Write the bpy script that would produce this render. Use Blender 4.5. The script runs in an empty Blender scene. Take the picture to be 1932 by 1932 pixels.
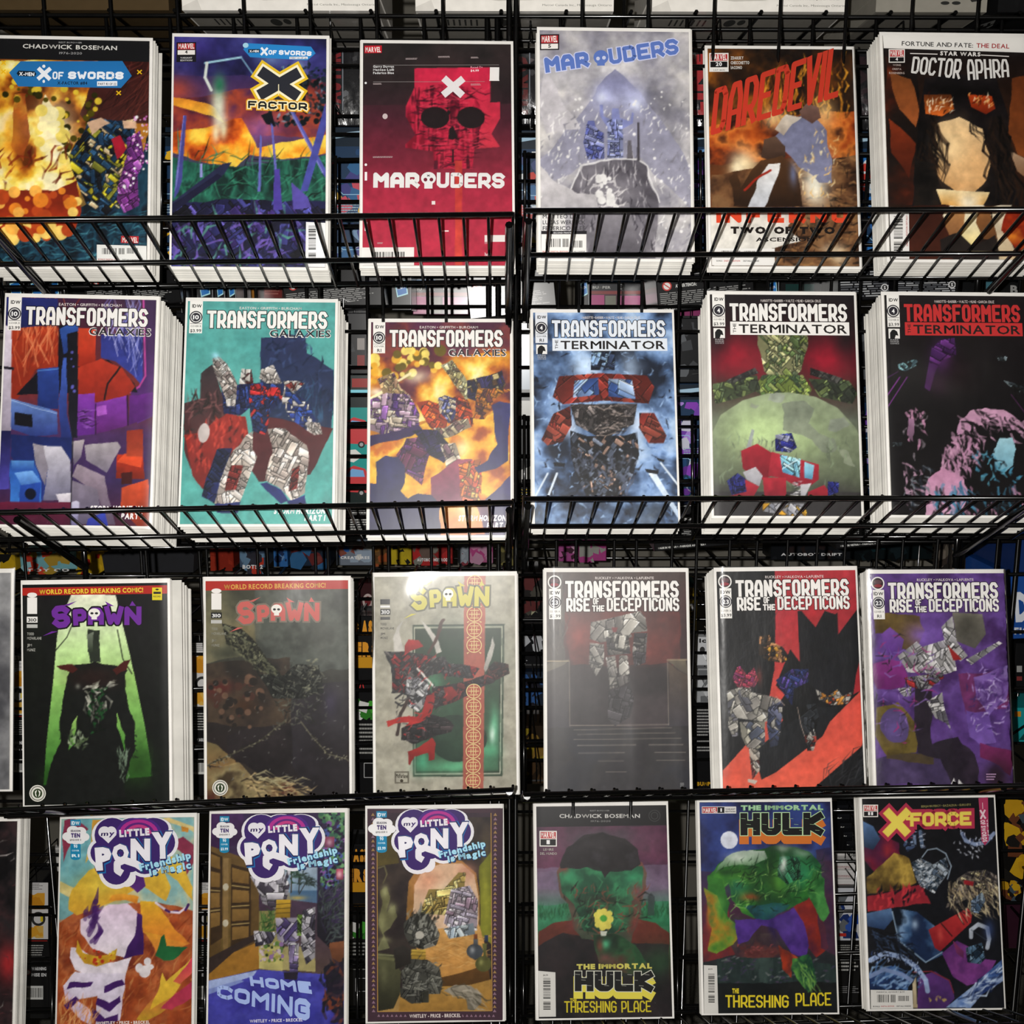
import bpy, bmesh, math, random
import numpy as np
from mathutils import Vector, Matrix, Euler

# ---------------------------------------------------------------- camera, world, lights
scene = bpy.context.scene
COL = scene.collection
CAMZ = 1.45
PITCH = math.radians(10.2); YAW = math.radians(.47)
FPX = 1932.0
cam_data = bpy.data.cameras.new('camera'); cam = bpy.data.objects.new('camera', cam_data)
COL.objects.link(cam); scene.camera = cam
cam_data.sensor_width = 36; cam_data.lens = 36; cam_data.clip_start = .02; cam_data.clip_end = 30
cam.location = (0, 0, CAMZ)
cam.rotation_euler = (math.pi/2-PITCH, 0, -YAW)

w = bpy.data.worlds.new('shop_ambient'); scene.world = w; w.use_nodes = True
w.node_tree.nodes['Background'].inputs[0].default_value = (1, .93, .84, 1)
w.node_tree.nodes['Background'].inputs[1].default_value = .11

def area(name, loc, rot, size, power, color=(1, 1, 1), sy=None):
    d = bpy.data.lights.new(name, 'AREA'); d.energy = power; d.size = size; d.color = color
    if sy: d.shape = 'RECTANGLE'; d.size_y = sy
    o = bpy.data.objects.new(name, d); o.location = loc; o.rotation_euler = rot; COL.objects.link(o); return o
# the phone's flash beside the lens
d = bpy.data.lights.new('phone_flash', 'SPOT'); d.energy = 72; d.spot_size = math.radians(150); d.spot_blend = .35
d.shadow_soft_size = .006; d.color = (1, .97, .93)
fl = bpy.data.objects.new('phone_flash', d); COL.objects.link(fl)
fl.location = (-.045, -.01, CAMZ+.018); fl.rotation_euler = (math.pi/2-math.radians(7), 0, 0)
# ceiling strip lamps of the shop, behind and above
area('ceiling_lamp', (-.6, -1.3, 2.75), (math.radians(-18), 0, 0), 1.4, 8, (1, .93, .82), .6)
area('ceiling_lamp', (1.2, -1.3, 2.75), (math.radians(-18), 0, 0), 1.4, 8, (1, .93, .82), .6)

scene.view_settings.view_transform = 'Standard'
scene.view_settings.look = 'None'
scene.view_settings.exposure = 0.0
scene.view_settings.gamma = 1.0
scene.view_settings.use_curve_mapping = False

# ---------------------------------------------------------------- helpers
def s2l(c):
    return tuple(((v/12.92) if v <= .04045 else ((v+.055)/1.055)**2.4) for v in c)
def hx(s):
    if len(s) == 3: s = ''.join(a+a for a in s)
    return tuple(int(s[i:i+2], 16)/255 for i in (0, 2, 4))

def mat(name, color=None, rough=.5, metal=0, spec=.5, attr=None, noise=0, nscale=40, bump=0, bscale=60, coat=0, coatr=.05, gain=1.0):
    m = bpy.data.materials.new(name); m.use_nodes = True
    nt = m.node_tree; b = nt.nodes['Principled BSDF']
    b.inputs['Roughness'].default_value = rough; b.inputs['Metallic'].default_value = metal
    b.inputs['Specular IOR Level'].default_value = spec
    b.inputs['Coat Weight'].default_value = coat; b.inputs['Coat Roughness'].default_value = coatr
    src = None
    if attr:
        a = nt.nodes.new('ShaderNodeAttribute'); a.attribute_name = attr; src = a.outputs['Color']
    tc = nt.nodes.new('ShaderNodeTexCoord')
    if noise:
        n = nt.nodes.new('ShaderNodeTexNoise'); n.inputs['Scale'].default_value = nscale; n.inputs['Detail'].default_value = 6
        nt.links.new(tc.outputs['Object'], n.inputs['Vector'])
        r = nt.nodes.new('ShaderNodeMapRange'); r.inputs['From Min'].default_value = .3; r.inputs['From Max'].default_value = .7
        r.inputs['To Min'].default_value = 1-noise; r.inputs['To Max'].default_value = 1+noise*.4
        nt.links.new(n.outputs['Fac'], r.inputs['Value'])
        mx = nt.nodes.new('ShaderNodeVectorMath'); mx.operation = 'SCALE'
        if src: nt.links.new(src, mx.inputs[0])
        else: mx.inputs[0].default_value = s2l(color)
        nt.links.new(r.outputs['Result'], mx.inputs['Scale']); src = mx.outputs['Vector']
    if src: nt.links.new(src, b.inputs['Base Color'])
    else: b.inputs['Base Color'].default_value = (*s2l(color), 1)
    if bump:
        n2 = nt.nodes.new('ShaderNodeTexNoise'); n2.inputs['Scale'].default_value = bscale; n2.inputs['Detail'].default_value = 3
        nt.links.new(tc.outputs['Object'], n2.inputs['Vector'])
        bp = nt.nodes.new('ShaderNodeBump'); bp.inputs['Strength'].default_value = bump; bp.inputs['Distance'].default_value = .001
        nt.links.new(n2.outputs['Fac'], bp.inputs['Height']); nt.links.new(bp.outputs['Normal'], b.inputs['Normal'])
    return m

M_WIRE = mat('black_enamel_wire', (.035, .034, .034), rough=.2, spec=.3, coat=.22, coatr=.06, noise=.3, nscale=90)
M_INK = mat('cover_ink', attr='ink', rough=.38, spec=.35, noise=.05, nscale=900)
M_LET = mat('lettering_ink', attr='ink', rough=.4, spec=.3)
M_BOARD = mat('white_backing_board', (.93, .92, .90), rough=.55, spec=.3, noise=.05, nscale=60)
M_EDGE = mat('bagged_comic_edge', (.80, .79, .76), rough=.3, spec=.5, noise=.22, nscale=25, coat=.5, coatr=.12)
M_BACKB = mat('stacked_board_edge', (.86, .85, .82), rough=.45, spec=.4, noise=.14, nscale=30)
for _m in (M_EDGE, M_BACKB):     # every copy a little lighter or yellower than the next
    _n = _m.node_tree; _o = _n.nodes.new('ShaderNodeObjectInfo'); _r = _n.nodes.new('ShaderNodeMapRange'); _r.inputs['To Min'].default_value = .84; _r.inputs['To Max'].default_value = 1.0
    _b = _n.nodes['Principled BSDF']; _l = _b.inputs['Base Color'].links[0].from_socket; _x = _n.nodes.new('ShaderNodeVectorMath'); _x.operation = 'SCALE'
    _n.links.new(_o.outputs['Random'], _r.inputs['Value']); _n.links.new(_l, _x.inputs[0]); _n.links.new(_r.outputs['Result'], _x.inputs['Scale']); _n.links.new(_x.outputs['Vector'], _b.inputs['Base Color'])
M_BOX = mat('printed_carton', attr='ink', rough=.24, spec=.3, noise=.08, nscale=70)
M_BLIS = mat('printed_card_gloss', attr='ink', rough=.22, spec=.5, coat=.4, coatr=.1)
M_WALL = mat('grey_painted_wall', (.47, .455, .42), rough=.85, spec=.1, noise=.12, nscale=9, bump=.2, bscale=120)
M_FLOOR = mat('grey_carpet', (.36, .35, .32), rough=.95, spec=.05, noise=.5, nscale=300, bump=.5, bscale=400)
M_CEIL = mat('grey_ceiling_board', (.5, .49, .46), rough=.9, spec=.1, noise=.1, nscale=20)

def film(name, sharp=.1, broad=.32, mixf=.5, strength=1.0, bump=.25, bscale=22):
    m = bpy.data.materials.new(name); m.use_nodes = True; nt = m.node_tree
    for n in list(nt.nodes): nt.nodes.remove(n)
    N = lambda t: nt.nodes.new('ShaderNode'+t)
    out = N('OutputMaterial'); mix = N('MixShader'); gm = N('MixShader'); gm.inputs[0].default_value = mixf
    tr = N('BsdfTransparent'); gl = N('BsdfGlossy'); g2 = N('BsdfGlossy')
    tr.inputs[0].default_value = (.98, .98, .98, 1)
    gl.inputs['Roughness'].default_value = sharp; g2.inputs['Roughness'].default_value = broad
    fr = N('Fresnel'); fr.inputs['IOR'].default_value = 1.0+.45*strength
    tc = N('TexCoord'); n2 = N('TexNoise'); n2.inputs['Scale'].default_value = bscale; n2.inputs['Detail'].default_value = 4
    mp = N('Mapping'); mp.inputs['Scale'].default_value = (1.0, 1.0, .45)
    nt.links.new(tc.outputs['Object'], mp.inputs['Vector']); nt.links.new(mp.outputs['Vector'], n2.inputs['Vector'])
    bp = N('Bump'); bp.inputs['Strength'].default_value = bump; bp.inputs['Distance'].default_value = .004
    nt.links.new(n2.outputs['Fac'], bp.inputs['Height'])
    for g in (gl, g2, fr): nt.links.new(bp.outputs['Normal'], g.inputs['Normal'])
    nt.links.new(gl.outputs[0], gm.inputs[1]); nt.links.new(g2.outputs[0], gm.inputs[2])
    nt.links.new(fr.outputs[0], mix.inputs[0]); nt.links.new(tr.outputs[0], mix.inputs[1]); nt.links.new(gm.outputs[0], mix.inputs[2])
    nt.links.new(mix.outputs[0], out.inputs[0]); return m
M_FILM = film('clear_comic_bag', .13, .36, .5, .75, .2, 16)
M_FILM2 = film('creased_comic_bag', .10, .36, .6, 1.15, .5, 26)
M_CLEAR = film('clear_blister', .12, .3, .4, 1.2, .5, 60)

def tag(o, label=None, cat=None, group=None, kind=None):
    if label: o['label'] = label
    if cat: o['category'] = cat
    if group: o['group'] = group
    if kind: o['kind'] = kind
    return o
def thing(name, label, cat, loc=(0, 0, 0), rot=(0, 0, 0), group=None):
    o = bpy.data.objects.new(name, None); COL.objects.link(o); o.empty_display_size = .02
    o.location = loc; o.rotation_euler = rot
    return tag(o, label, cat, group)
def link(name, me, parent=None, m=None):
    if m is not None and not me.materials: me.materials.append(m)
    o = bpy.data.objects.new(name, me); COL.objects.link(o)
    if parent: o.parent = parent
    return o
def mesh(name, verts, faces, m=None, smooth=False):
    me = bpy.data.meshes.new(name); me.from_pydata([tuple(v) for v in verts], [], faces); me.update()
    if m: me.materials.append(m)
    if smooth: smooth_auto(me)
    return me
class MB:
    def __init__(s): s.v = []; s.f = []; s.c = []
    def add(s, vs, fs, c=None):
        k = len(s.v); s.v += [tuple(v) for v in vs]; s.f += [tuple(i+k for i in f) for f in fs]
        s.c += [c]*len(vs)
    def box(s, x0, y0, z0, x1, y1, z1, c=None, M=None, skew=0):
        vs = [(x0, y0, z0), (x1, y0, z0), (x1, y1, z0), (x0, y1, z0), (x0, y0, z1), (x1, y0, z1), (x1, y1, z1), (x0, y1, z1)]
        if M: vs = [M @ Vector(v) for v in vs]
        s.add(vs, [(3, 2, 1, 0), (4, 5, 6, 7), (0, 1, 5, 4), (1, 2, 6, 5), (2, 3, 7, 6), (3, 0, 4, 7)], c)
    def tube(s, pts, r, n=8, c=None, cap=True):
        pts = [Vector(p) for p in pts]; rings = []; base = len(s.v)
        up = Vector((0, 0, 1))
        for i, p in enumerate(pts):
            a = pts[max(i-1, 0)]; b = pts[min(i+1, len(pts)-1)]; t = (b-a).normalized()
            if abs(t.dot(up)) > .95: up = Vector((0, 1, 0)) if abs(t.y) < .9 else Vector((1, 0, 0))
            u = t.cross(up).normalized(); v = t.cross(u).normalized()
            rings.append([p+u*math.cos(2*math.pi*k/n)*r+v*math.sin(2*math.pi*k/n)*r for k in range(n)])
        vs = [q for R in rings for q in R]; fs = []
        for i in range(len(pts)-1):
            for k in range(n):
                fs.append((i*n+k, i*n+(k+1) % n, (i+1)*n+(k+1) % n, (i+1)*n+k))
        if cap: fs += [tuple(range(n)), tuple((len(pts)-1)*n+k for k in reversed(range(n)))]
        s.add(vs, fs, c)
    def mesh(s, name, m, smooth=False):
        me = mesh(name, s.v, s.f, m, smooth)
        if any(c is not None for c in s.c):
            a = me.color_attributes.new('ink', 'FLOAT_COLOR', 'POINT')
            arr = np.ones((len(s.v), 4), np.float32)
            for i, c in enumerate(s.c):
                if c is not None: arr[i, :3] = c
            arr[:, :3] = np.where(arr[:, :3] <= .04045, arr[:, :3]/12.92, ((arr[:, :3]+.055)/1.055)**2.4)
            a.data.foreach_set('color', arr.ravel())
        return me
    def obj(s, name, m, parent=None, smooth=False):
        return link(name, s.mesh(name, m, smooth), parent)
def smooth_auto(me): me.polygons.foreach_set('use_smooth', [p.loop_total == 4 for p in me.polygons])     # end caps stay flat

cP, sP, cY, sY = math.cos(PITCH), math.sin(PITCH), math.cos(YAW), math.sin(YAW)
def at(px, py, F):
    """the world point seen at a pixel of the photograph, on the upright plane y = F"""
    xc = (px-966)/FPX; yc = (966-py)/FPX
    g = cP+yc*sP; u = -sP+yc*cP; x = xc
    X = x*cY+g*sY; Y = -x*sY+g*cY
    k = F/Y
    return Vector((X*k, F, CAMZ+u*k))
def at_z(px, py, Zw):
    """the world point seen at a pixel, on the level plane z = Zw"""
    p = at(px, py, 1.0); k = (Zw-CAMZ)/(p.z-CAMZ)
    return Vector((p.x*k, k, Zw))
# ---------------------------------------------------------------- lettering: outline glyphs made once from the built-in font, and a heavy block face
_GL = {}
def glyph(ch, bold):
    key = (ch, bold)
    if key in _GL: return _GL[key]
    cu = bpy.data.curves.new('g', 'FONT'); cu.body = ch; cu.resolution_u = 2; cu.offset = 0 if ch in 'MWmw' else bold
    o = bpy.data.objects.new('g', cu)
    me = o.to_mesh()
    vs = [(v.co.x, v.co.y) for v in me.vertices]; me.calc_loop_triangles()
    fs = [tuple(t.vertices) for t in me.loop_triangles]
    o.to_mesh_clear(); bpy.data.objects.remove(o); bpy.data.curves.remove(cu)
    if ch in 'MWmw' and bold > 0 and vs:
        n = len(vs); vs = [(x+d, y) for d in (-bold, 0, bold) for x, y in vs]; fs = [tuple(i+n*k for i in f) for k in range(3) for f in fs]
    if vs: x0 = min(v[0] for v in vs); x1 = max(v[0] for v in vs)
    else: x0, x1 = 0, .28
    _GL[key] = (vs, fs, x0, x1); return _GL[key]
BF = {'A': '00 04 16 36 44 40/02 42', 'B': '00 06 36 45 44 33 42 41 30 00/03 33', 'C': '45 36 16 05 01 10 30 41', 'D': '00 06 36 45 41 30 00',
 'E': '46 06 00 40/03 33', 'F': '46 06 00/03 33', 'G': '45 36 16 05 01 10 30 41 43 23', 'H': '00 06/40 46/03 43', 'I': '20 26', 'K': '00 06/46 03 40',
 'L': '06 00 40', 'M': '00 06 23 46 40', 'N': '00 06 40 46', 'O': '10 01 05 16 36 45 41 30 10', 'P': '00 06 36 45 43 32 02', 'R': '00 06 36 45 43 32 02/22 40',
 'S': '45 36 16 05 04 13 33 42 41 30 10 01', 'T': '06 46/26 20', 'U': '06 01 10 30 41 46', 'V': '06 20 46', 'W': '06 10 23 30 46', 'X': '00 46/06 40',
 'Y': '06 23 46/23 20', 'Z': '06 46 00 40', '-': '13 33', "'": '26 25'}
def hexc(c): return hx(c) if isinstance(c, str) else c

class Canvas:
    """flat print: coloured pieces laid over a surface, each a hair above the one before"""
    def __init__(s, mp, z0=.00012, dz=.000006):
        s.mp = mp; s.z = z0; s.dz = dz; s.mb = MB()
    def up(s, k=1): s.z += s.dz*k
    def _add(s, pts, fs, c, k=0):
        z = s.z+k*.0000045
        s.mb.add([s.mp(x, y, z) for x, y in pts], fs, hexc(c))
    def poly(s, c, pts):
        s.up(); s._add(pts, [tuple(range(len(pts)))], c)
    def ell(s, c, cx, cy, rx, ry, n=20):
        s.poly(c, [(cx+rx*math.cos(2*math.pi*k/n), cy+ry*math.sin(2*math.pi*k/n)) for k in range(n)])
    def line(s, c, wd, pts, joint=True):
        s.up()
        for i in range(len(pts)-1):
            (x0, y0), (x1, y1) = pts[i], pts[i+1]; L = math.hypot(x1-x0, y1-y0) or 1
            nx, ny = -(y1-y0)/L*wd/2, (x1-x0)/L*wd/2
            s._add([(x0+nx, y0+ny), (x1+nx, y1+ny), (x1-nx, y1-ny), (x0-nx, y0-ny)], [(0, 1, 2, 3)], c, i % 2)
        if joint and len(pts) > 2:
            for q, (x, y) in enumerate(pts[1:-1]):
                s._add([(x+wd/2*math.cos(math.pi*(k+.5)/4), y+wd/2*math.sin(math.pi*(k+.5)/4)) for k in range(8)], [tuple(range(8))], c, 2+q % 2)
            s.up(3)
    def bar(s, x0, y0, x1, y1, vert=False, seed=1, bg='eee', fg='222', frac=.72):
        """a bar code: stripes standing side by side (or stacked when vert)"""
        if bg: s.poly(bg, [(x0, y0), (x1, y0), (x1, y1), (x0, y1)])
        r = random.Random(seed); s.up()
        L = (y1-y0) if vert else (x1-x0); p = L*.06
        while p < L*.94:
            wd = L*r.choice([.008, .012, .02, .03])
            if not (.62*L < p < .68*L):
                if vert: s._add([(x0+(x1-x0)*.18, y0+p), (x0+(x1-x0)*frac, y0+p), (x0+(x1-x0)*frac, y0+p+wd), (x0+(x1-x0)*.18, y0+p+wd)], [(0, 1, 2, 3)], fg)
                else: s._add([(x0+p, y0+(y1-y0)*.15), (x0+p+wd, y0+(y1-y0)*.15), (x0+p+wd, y0+(y1-y0)*frac), (x0+p, y0+(y1-y0)*frac)], [(0, 1, 2, 3)], fg)
            p += wd+L*r.choice([.009, .014, .022])
    def text(s, t, x0, y0, x1, y1, h, c, bold=.02, slant=0, h1=None, bow=0):
        """text fitted from baseline start (x0,y0) to baseline end (x1,y1), cap height h (to h1)"""
        gs = []; X = 0
        for ch in t:
            if ch == ' ': X += .3; continue
            vs, fs, a, b = glyph(ch, bold)
            gs.append((vs, fs, X-a)); X += (b-a)+.085
        X -= .085
        if X <= 0: return
        s.up(); L = math.hypot(x1-x0, y1-y0); ux, uy = (x1-x0)/L, (y1-y0)/L; h1 = h if h1 is None else h1
        for vs, fs, off in gs:
            o = []
            for (a, b) in vs:
                u = (a+off)/X; hh = (h+(h1-h)*u)/.73; v = b*hh; al = u*L+slant*v
                dv = v+bow*4*u*(1-u)
                o.append((x0+ux*al+uy*dv, y0+uy*al-ux*dv))
            s._add(o, fs, c)
    def block(s, t, x0, y0, x1, y1, h, c, wt=.24, slant=0, h1=None, bow=0, gap=.12, extra=0, wid=None):
        """heavy block capitals in the same frame; wt is the stroke as a fraction of the letter width"""
        n = sum({' ': .5, 'I': .36, "'": .3}.get(ch, 1.12 if ch in 'MW' else 1) for ch in t)
        L = math.hypot(x1-x0, y1-y0); ux, uy = (x1-x0)/L, (y1-y0)/L; h1 = h if h1 is None else h1
        cell = L/n; lw = cell*(1-gap); st = lw*wt; s.up(); X = 0
        def mp(a, b):
            u = a/L; k = (h+(h1-h)*u)/h; dv = b*k+bow*4*u*(1-u)
            al = a+slant*b*k
            return (x0+ux*al+uy*dv, y0+uy*al-ux*dv)
        e = extra
        for ch in t:
            m = {' ': .5, 'I': .36, "'": .3}.get(ch, 1.12 if ch in 'MW' else 1)
            if ch in BF:
                kk = 0
                wl = m*cell-cell*gap; off = X
                for stp in BF[ch].split('/'):
                    P = []
                    for q in stp.split():
                        gx, gy = int(q[0]), int(q[1])
                        if ch in "I": gx = 2
                        P.append((off+st/2+(wl-st)*(gx/4 if wl > st*1.05 else .5), st/2+(h-st)*gy/6))
                    cl = P[0] == P[-1]
                    for i in range(len(P)-1):
                        (a0, b0), (a1, b1) = P[i], P[i+1]; l = math.hypot(a1-a0, b1-b0) or 1
                        dx, dy = (a1-a0)/l, (b1-b0)/l; r = st/2+e
                        ea = r if (i == 0 and not cl) else 0; eb = r if (i == len(P)-2 and not cl) else 0
                        A = (a0-dx*ea, b0-dy*ea); B = (a1+dx*eb, b1+dy*eb)
                        s._add([mp(A[0]-dy*r, A[1]+dx*r), mp(B[0]-dy*r, B[1]+dx*r), mp(B[0]+dy*r, B[1]-dx*r), mp(A[0]+dy*r, A[1]-dx*r)], [(0, 1, 2, 3)], c, kk); kk = (kk+1) % 7
                    for (a, b) in (P if cl else P[1:-1]):
                        r = (st/2+e)*1.03
                        s._add([mp(a+r*math.cos(math.pi*(k+.5)/4), b+r*math.sin(math.pi*(k+.5)/4)) for k in range(8)], [tuple(range(8))], c, kk); kk = (kk+1) % 7
            X += m*cell
        s.up(5)
    def fine(s, x0, y0, x1, y1, rows, c, seed=0, fill=.5, slope=0):
        """small print too fine to read in the photograph: broken rules of dashes"""
        r = random.Random(seed); s.up(); H = (y1-y0)/rows
        for k in range(rows):
            y = y0+k*H; p = x0; e = x1-(x1-x0)*r.random()*.25
            while p < e:
                l = (x1-x0)*r.uniform(.04, .13); q = min(p+l, e)
                s._add([(p, y+slope*(p-x0)), (q, y+slope*(q-x0)), (q, y+H*fill+slope*(q-x0)), (p, y+H*fill+slope*(p-x0))], [(0, 1, 2, 3)], c)
                p = q+(x1-x0)*.014
    def obj(s, name, m, parent): return s.mb.obj(name, m, parent)

# ---------------------------------------------------------------- painter: the cover pictures, mixed as pigment per point of a fine print mesh
PW, PH = 164, 254; SS = 2; UH = 1.54
class Paint:
    def __init__(s, seed, tf):
        s.W, s.H = PW*SS, PH*SS; s.rs = np.random.RandomState(seed); s.tf = tf
        xs = (np.arange(s.W)+.5)/s.W; ys = (np.arange(s.H)+.5)/s.H*UH
        s.X, s.Y = np.meshgrid(xs, ys); s.X = s.X.astype(np.float32); s.Y = s.Y.astype(np.float32)
        s.X0, s.Y0 = s.X, s.Y
        s.im = np.zeros((s.H, s.W, 3), np.float32)
    def noise(s, scale, octs=4, sh=None, ax=1.0, ay=1.0):
        X, Y = s.X0, s.Y0; out = np.zeros_like(X); amp = 1; tot = 0; f = scale
        for o in range(octs):
            nx, ny = int(f*ax)+3, int(f*ay*UH)+3
            L = s.rs.rand(ny+1, nx+1).astype(np.float32)
            gx = X*f*ax; gy = Y*f*ay; ix = gx.astype(int); iy = gy.astype(int)
            fx = gx-ix; fy = gy-iy; fx = fx*fx*(3-2*fx); fy = fy*fy*(3-2*fy)
            ix = np.minimum(ix, nx-1); iy = np.minimum(iy, ny-1)
            a = L[iy, ix]*(1-fx)+L[iy, ix+1]*fx; b = L[iy+1, ix]*(1-fx)+L[iy+1, ix+1]*fx
            out += amp*(a*(1-fy)+b*fy); tot += amp; amp *= .55; f *= 2
        return out/tot
    def warp(s, amt, scale):
        s.X = s.X0+(s.noise(scale, 3)-.5)*amt; s.Y = s.Y0+(s.noise(scale, 3)-.5)*amt
    def bb(s, u0, v0, u1, v1):
        m = .05
        x0 = max(0, int((u0-m)*s.W)); x1 = min(s.W, int((u1+m)*s.W)+1); y0 = max(0, int((v0-m)/UH*s.H)); y1 = min(s.H, int((v1+m)/UH*s.H)+1)
        if x1 <= x0 or y1 <= y0: return None
        return slice(y0, y1), slice(x0, x1)
    def mask(s, pts):
        P = [s.tf(*p) for p in pts]; us = [p[0] for p in P]; vs = [p[1] for p in P]
        sl = s.bb(min(us), min(vs), max(us), max(vs))
        if sl is None: return None, None, None
        X, Y = s.X[sl], s.Y[sl]; ins = np.zeros(X.shape, bool)
        for i in range(len(P)):
            (a, b), (c, d) = P[i], P[i-1]
            if b == d: continue
            cr = ((b > Y) != (d > Y)) & (X < (c-a)*(Y-b)/(d-b)+a); ins ^= cr
        return sl, ins.astype(np.float32), (min(vs), max(vs))
    def put(s, sl, a, c):
        r = s.im[sl]; r += (np.asarray(c, np.float32)-r)*a[..., None]
    def run(s, text):
        for ln in text.strip().split('\n'):
            ln = ln.split('#')[0].split()
            if not ln: continue
            op, a = ln[0], ln[1:]
            pts = [tuple(float(v) for v in q.split(',')) for q in a if ',' in q and not q[0].isalpha() and q.replace(',', '').replace('.', '').replace('-', '').isdigit() and len(q.split(',')) == 2]
            if op == 'W': s.warp(float(a[0]), float(a[1]))
            elif op == 'N': s.X, s.Y = s.X0, s.Y0
            elif op == 'bg':
                cs = [np.array(hx(c), np.float32) for c in a]; t = s.Y/UH*(len(cs)-1); t = np.clip(t, 0, len(cs)-1.001)
                A = np.array(cs); i = t.astype(int); f = (t-i)[..., None]; s.im[:] = A[i]*(1-f)+A[i+1]*f if len(cs) > 1 else A[0]
            elif op == 'p' or op == 'g':
                sl, m, vr = s.mask(pts)
                if sl is None: continue
                if op == 'p': s.put(sl, m, hx(a[0]))
                else:
                    t = np.clip((s.Y0[sl]-vr[0])/(vr[1]-vr[0]+1e-6), 0, 1)[..., None]
                    s.put(sl, m, np.array(hx(a[0]), np.float32)*(1-t)+np.array(hx(a[1]), np.float32)*t)
            elif op in 'eb':
                cx, cy = s.tf(*pts[0]); x2, _ = s.tf(pts[0][0]+pts[1][0], pts[0][1]); _, y2 = s.tf(pts[0][0], pts[0][1]+pts[1][1])
                rx, ry = abs(x2-cx)+1e-5, abs(y2-cy)+1e-5; k = 1 if op == 'e' else 2.2
                sl = s.bb(cx-rx*k, cy-ry*k, cx+rx*k, cy+ry*k)
                if sl is None: continue
                d = ((s.X[sl]-cx)/rx)**2+((s.Y[sl]-cy)/ry)**2
                if op == 'e': s.put(sl, (d < 1).astype(np.float32), hx(a[0]))
                else: s.put(sl, np.exp(-d*1.1)*float(a[-1]), hx(a[0]))
            elif op == 'l':
                c = hx(a[0]); wd = float(a[1]); P = [s.tf(*p) for p in pts]
                ws = abs(s.tf(pts[0][0]+wd, pts[0][1])[0]-P[0][0])/2
                for i in range(len(P)-1):
                    s.seg(P[i], P[i+1], ws, ws, c)
            elif op == 'f':     # f c1;c2;c3 scale alpha stretchx [pts]
                cs = np.array([hx(c) for c in a[0].split(';')], np.float32); sc = float(a[1]); al = float(a[2]); ax = float(a[3])
                n = s.noise(sc, 5, ax=ax, ay=1/ax if ax > 1 else 1)
                n2 = s.noise(sc*1.3, 3)
                n = np.clip((n+.35*(n2-.5)-.28)/.44, 0, .9999)
                t = n*(len(cs)-1); i = t.astype(int); f = (t-i)[..., None]; C = cs[i]*(1-f)+cs[np.minimum(i+1, len(cs)-1)]*f
                if pts:
                    sl, m, _ = s.mask(pts)
                    if sl is None: continue
                else: sl = (slice(0, s.H), slice(0, s.W)); m = np.ones((s.H, s.W), np.float32)
                r = s.im[sl]; r += (C[sl]-r)*(m*al)[..., None]
            elif op == 'k':     # k colours size pts : heap of overlapping plates with dark seams and lit upper edges
                cs = [hx(c) for c in a[0].split(';')]; size = float(a[1]); sl, m, _ = s.mask(pts)
                if sl is None: continue
                ys, xs = np.nonzero(m > 0)
                if len(ys) == 0: continue
                s.put(sl, m, np.array(cs[0])*.75); sw = min(.0055, size*.085)
                area_ = len(ys)/(s.W*s.W); n = int(min(170, 3.2*area_/(size*size)+10)); th0 = s.rs.rand()*1.5
                for _ in range(n):
                    k = s.rs.randint(len(ys)); u = s.X0[sl][ys[k], xs[k]]; v = s.Y0[sl][ys[k], xs[k]]
                    hw = size*s.rs.uniform(.25, .95); hh = size*s.rs.uniform(.1, .4); th = th0+s.rs.choice([0, 0, 0, 1.571, 1.571, .785])+s.rs.uniform(-.05, .05)
                    R = hw+hh; x0 = max(sl[1].start, int((u-R)*s.W)); x1 = min(sl[1].stop, int((u+R)*s.W)+1); y0 = max(sl[0].start, int((v-R)/UH*s.H)); y1 = min(sl[0].stop, int((v+R)/UH*s.H)+1)
                    if x1 <= x0 or y1 <= y0: continue
                    q = (slice(y0, y1), slice(x0, x1)); mm = m[y0-sl[0].start:y1-sl[0].start, x0-sl[1].start:x1-sl[1].start]
                    X = s.X0[q]-u; Y = s.Y0[q]-v; A = X*math.cos(th)+Y*math.sin(th); B = -X*math.sin(th)+Y*math.cos(th); tp = 1-.35*s.rs.rand()*(B/hh+1)/2
                    da = hw*tp-abs(A); db = hh-abs(B); e = np.minimum(da, db); ins = np.clip(e/.003+.5, 0, 1)*mm
                    c = np.array(cs[s.rs.randint(len(cs))])*s.rs.uniform(.8, 1.12); g = s.rs.uniform(-.22, .22)
                    C = c*(1+g*(A/hw)[..., None]-.16*(B/hh)[..., None])
                    C = np.where((e < sw)[..., None], C*.38, C); C = np.where(((e >= sw) & (e < sw*1.9) & (Y < 0))[..., None], C*1.25+.05, C)
                    r = s.im[q]; r += (np.clip(C, 0, 1)-r)*ins[..., None]
            elif op == 's':     # s colours n length width angle jitter pts
                cs = [hx(c) for c in a[0].split(';')]; n = int(a[1]); ln_, wd, an, jt = (float(v) for v in a[2:6])
                sl, m, _ = s.mask(pts)
                if sl is None: continue
                ys, xs = np.nonzero(m > 0)
                if len(ys) == 0: continue
                for _ in range(n):
                    k = s.rs.randint(len(ys)); u = s.X0[sl][ys[k], xs[k]]; v = s.Y0[sl][ys[k], xs[k]]
                    t = math.radians(an+s.rs.uniform(-jt, jt)); L = ln_*s.rs.uniform(.4, 1.1)
                    bend = s.rs.uniform(-.3, .3)*L; c = cs[s.rs.randint(len(cs))]
                    mx, my = u+math.cos(t)*L/2-math.sin(t)*bend, v-math.sin(t)*L/2-math.cos(t)*bend
                    op_ = s.rs.uniform(.35, .85); s.seg((u, v), (mx, my), wd*.3, wd*.42, c, sl, m, op_); s.seg((mx, my), (u+math.cos(t)*L, v-math.sin(t)*L), wd*.42, wd*.05, c, sl, m, op_)
            elif op == 'd':     # d colours n radius pts
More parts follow.
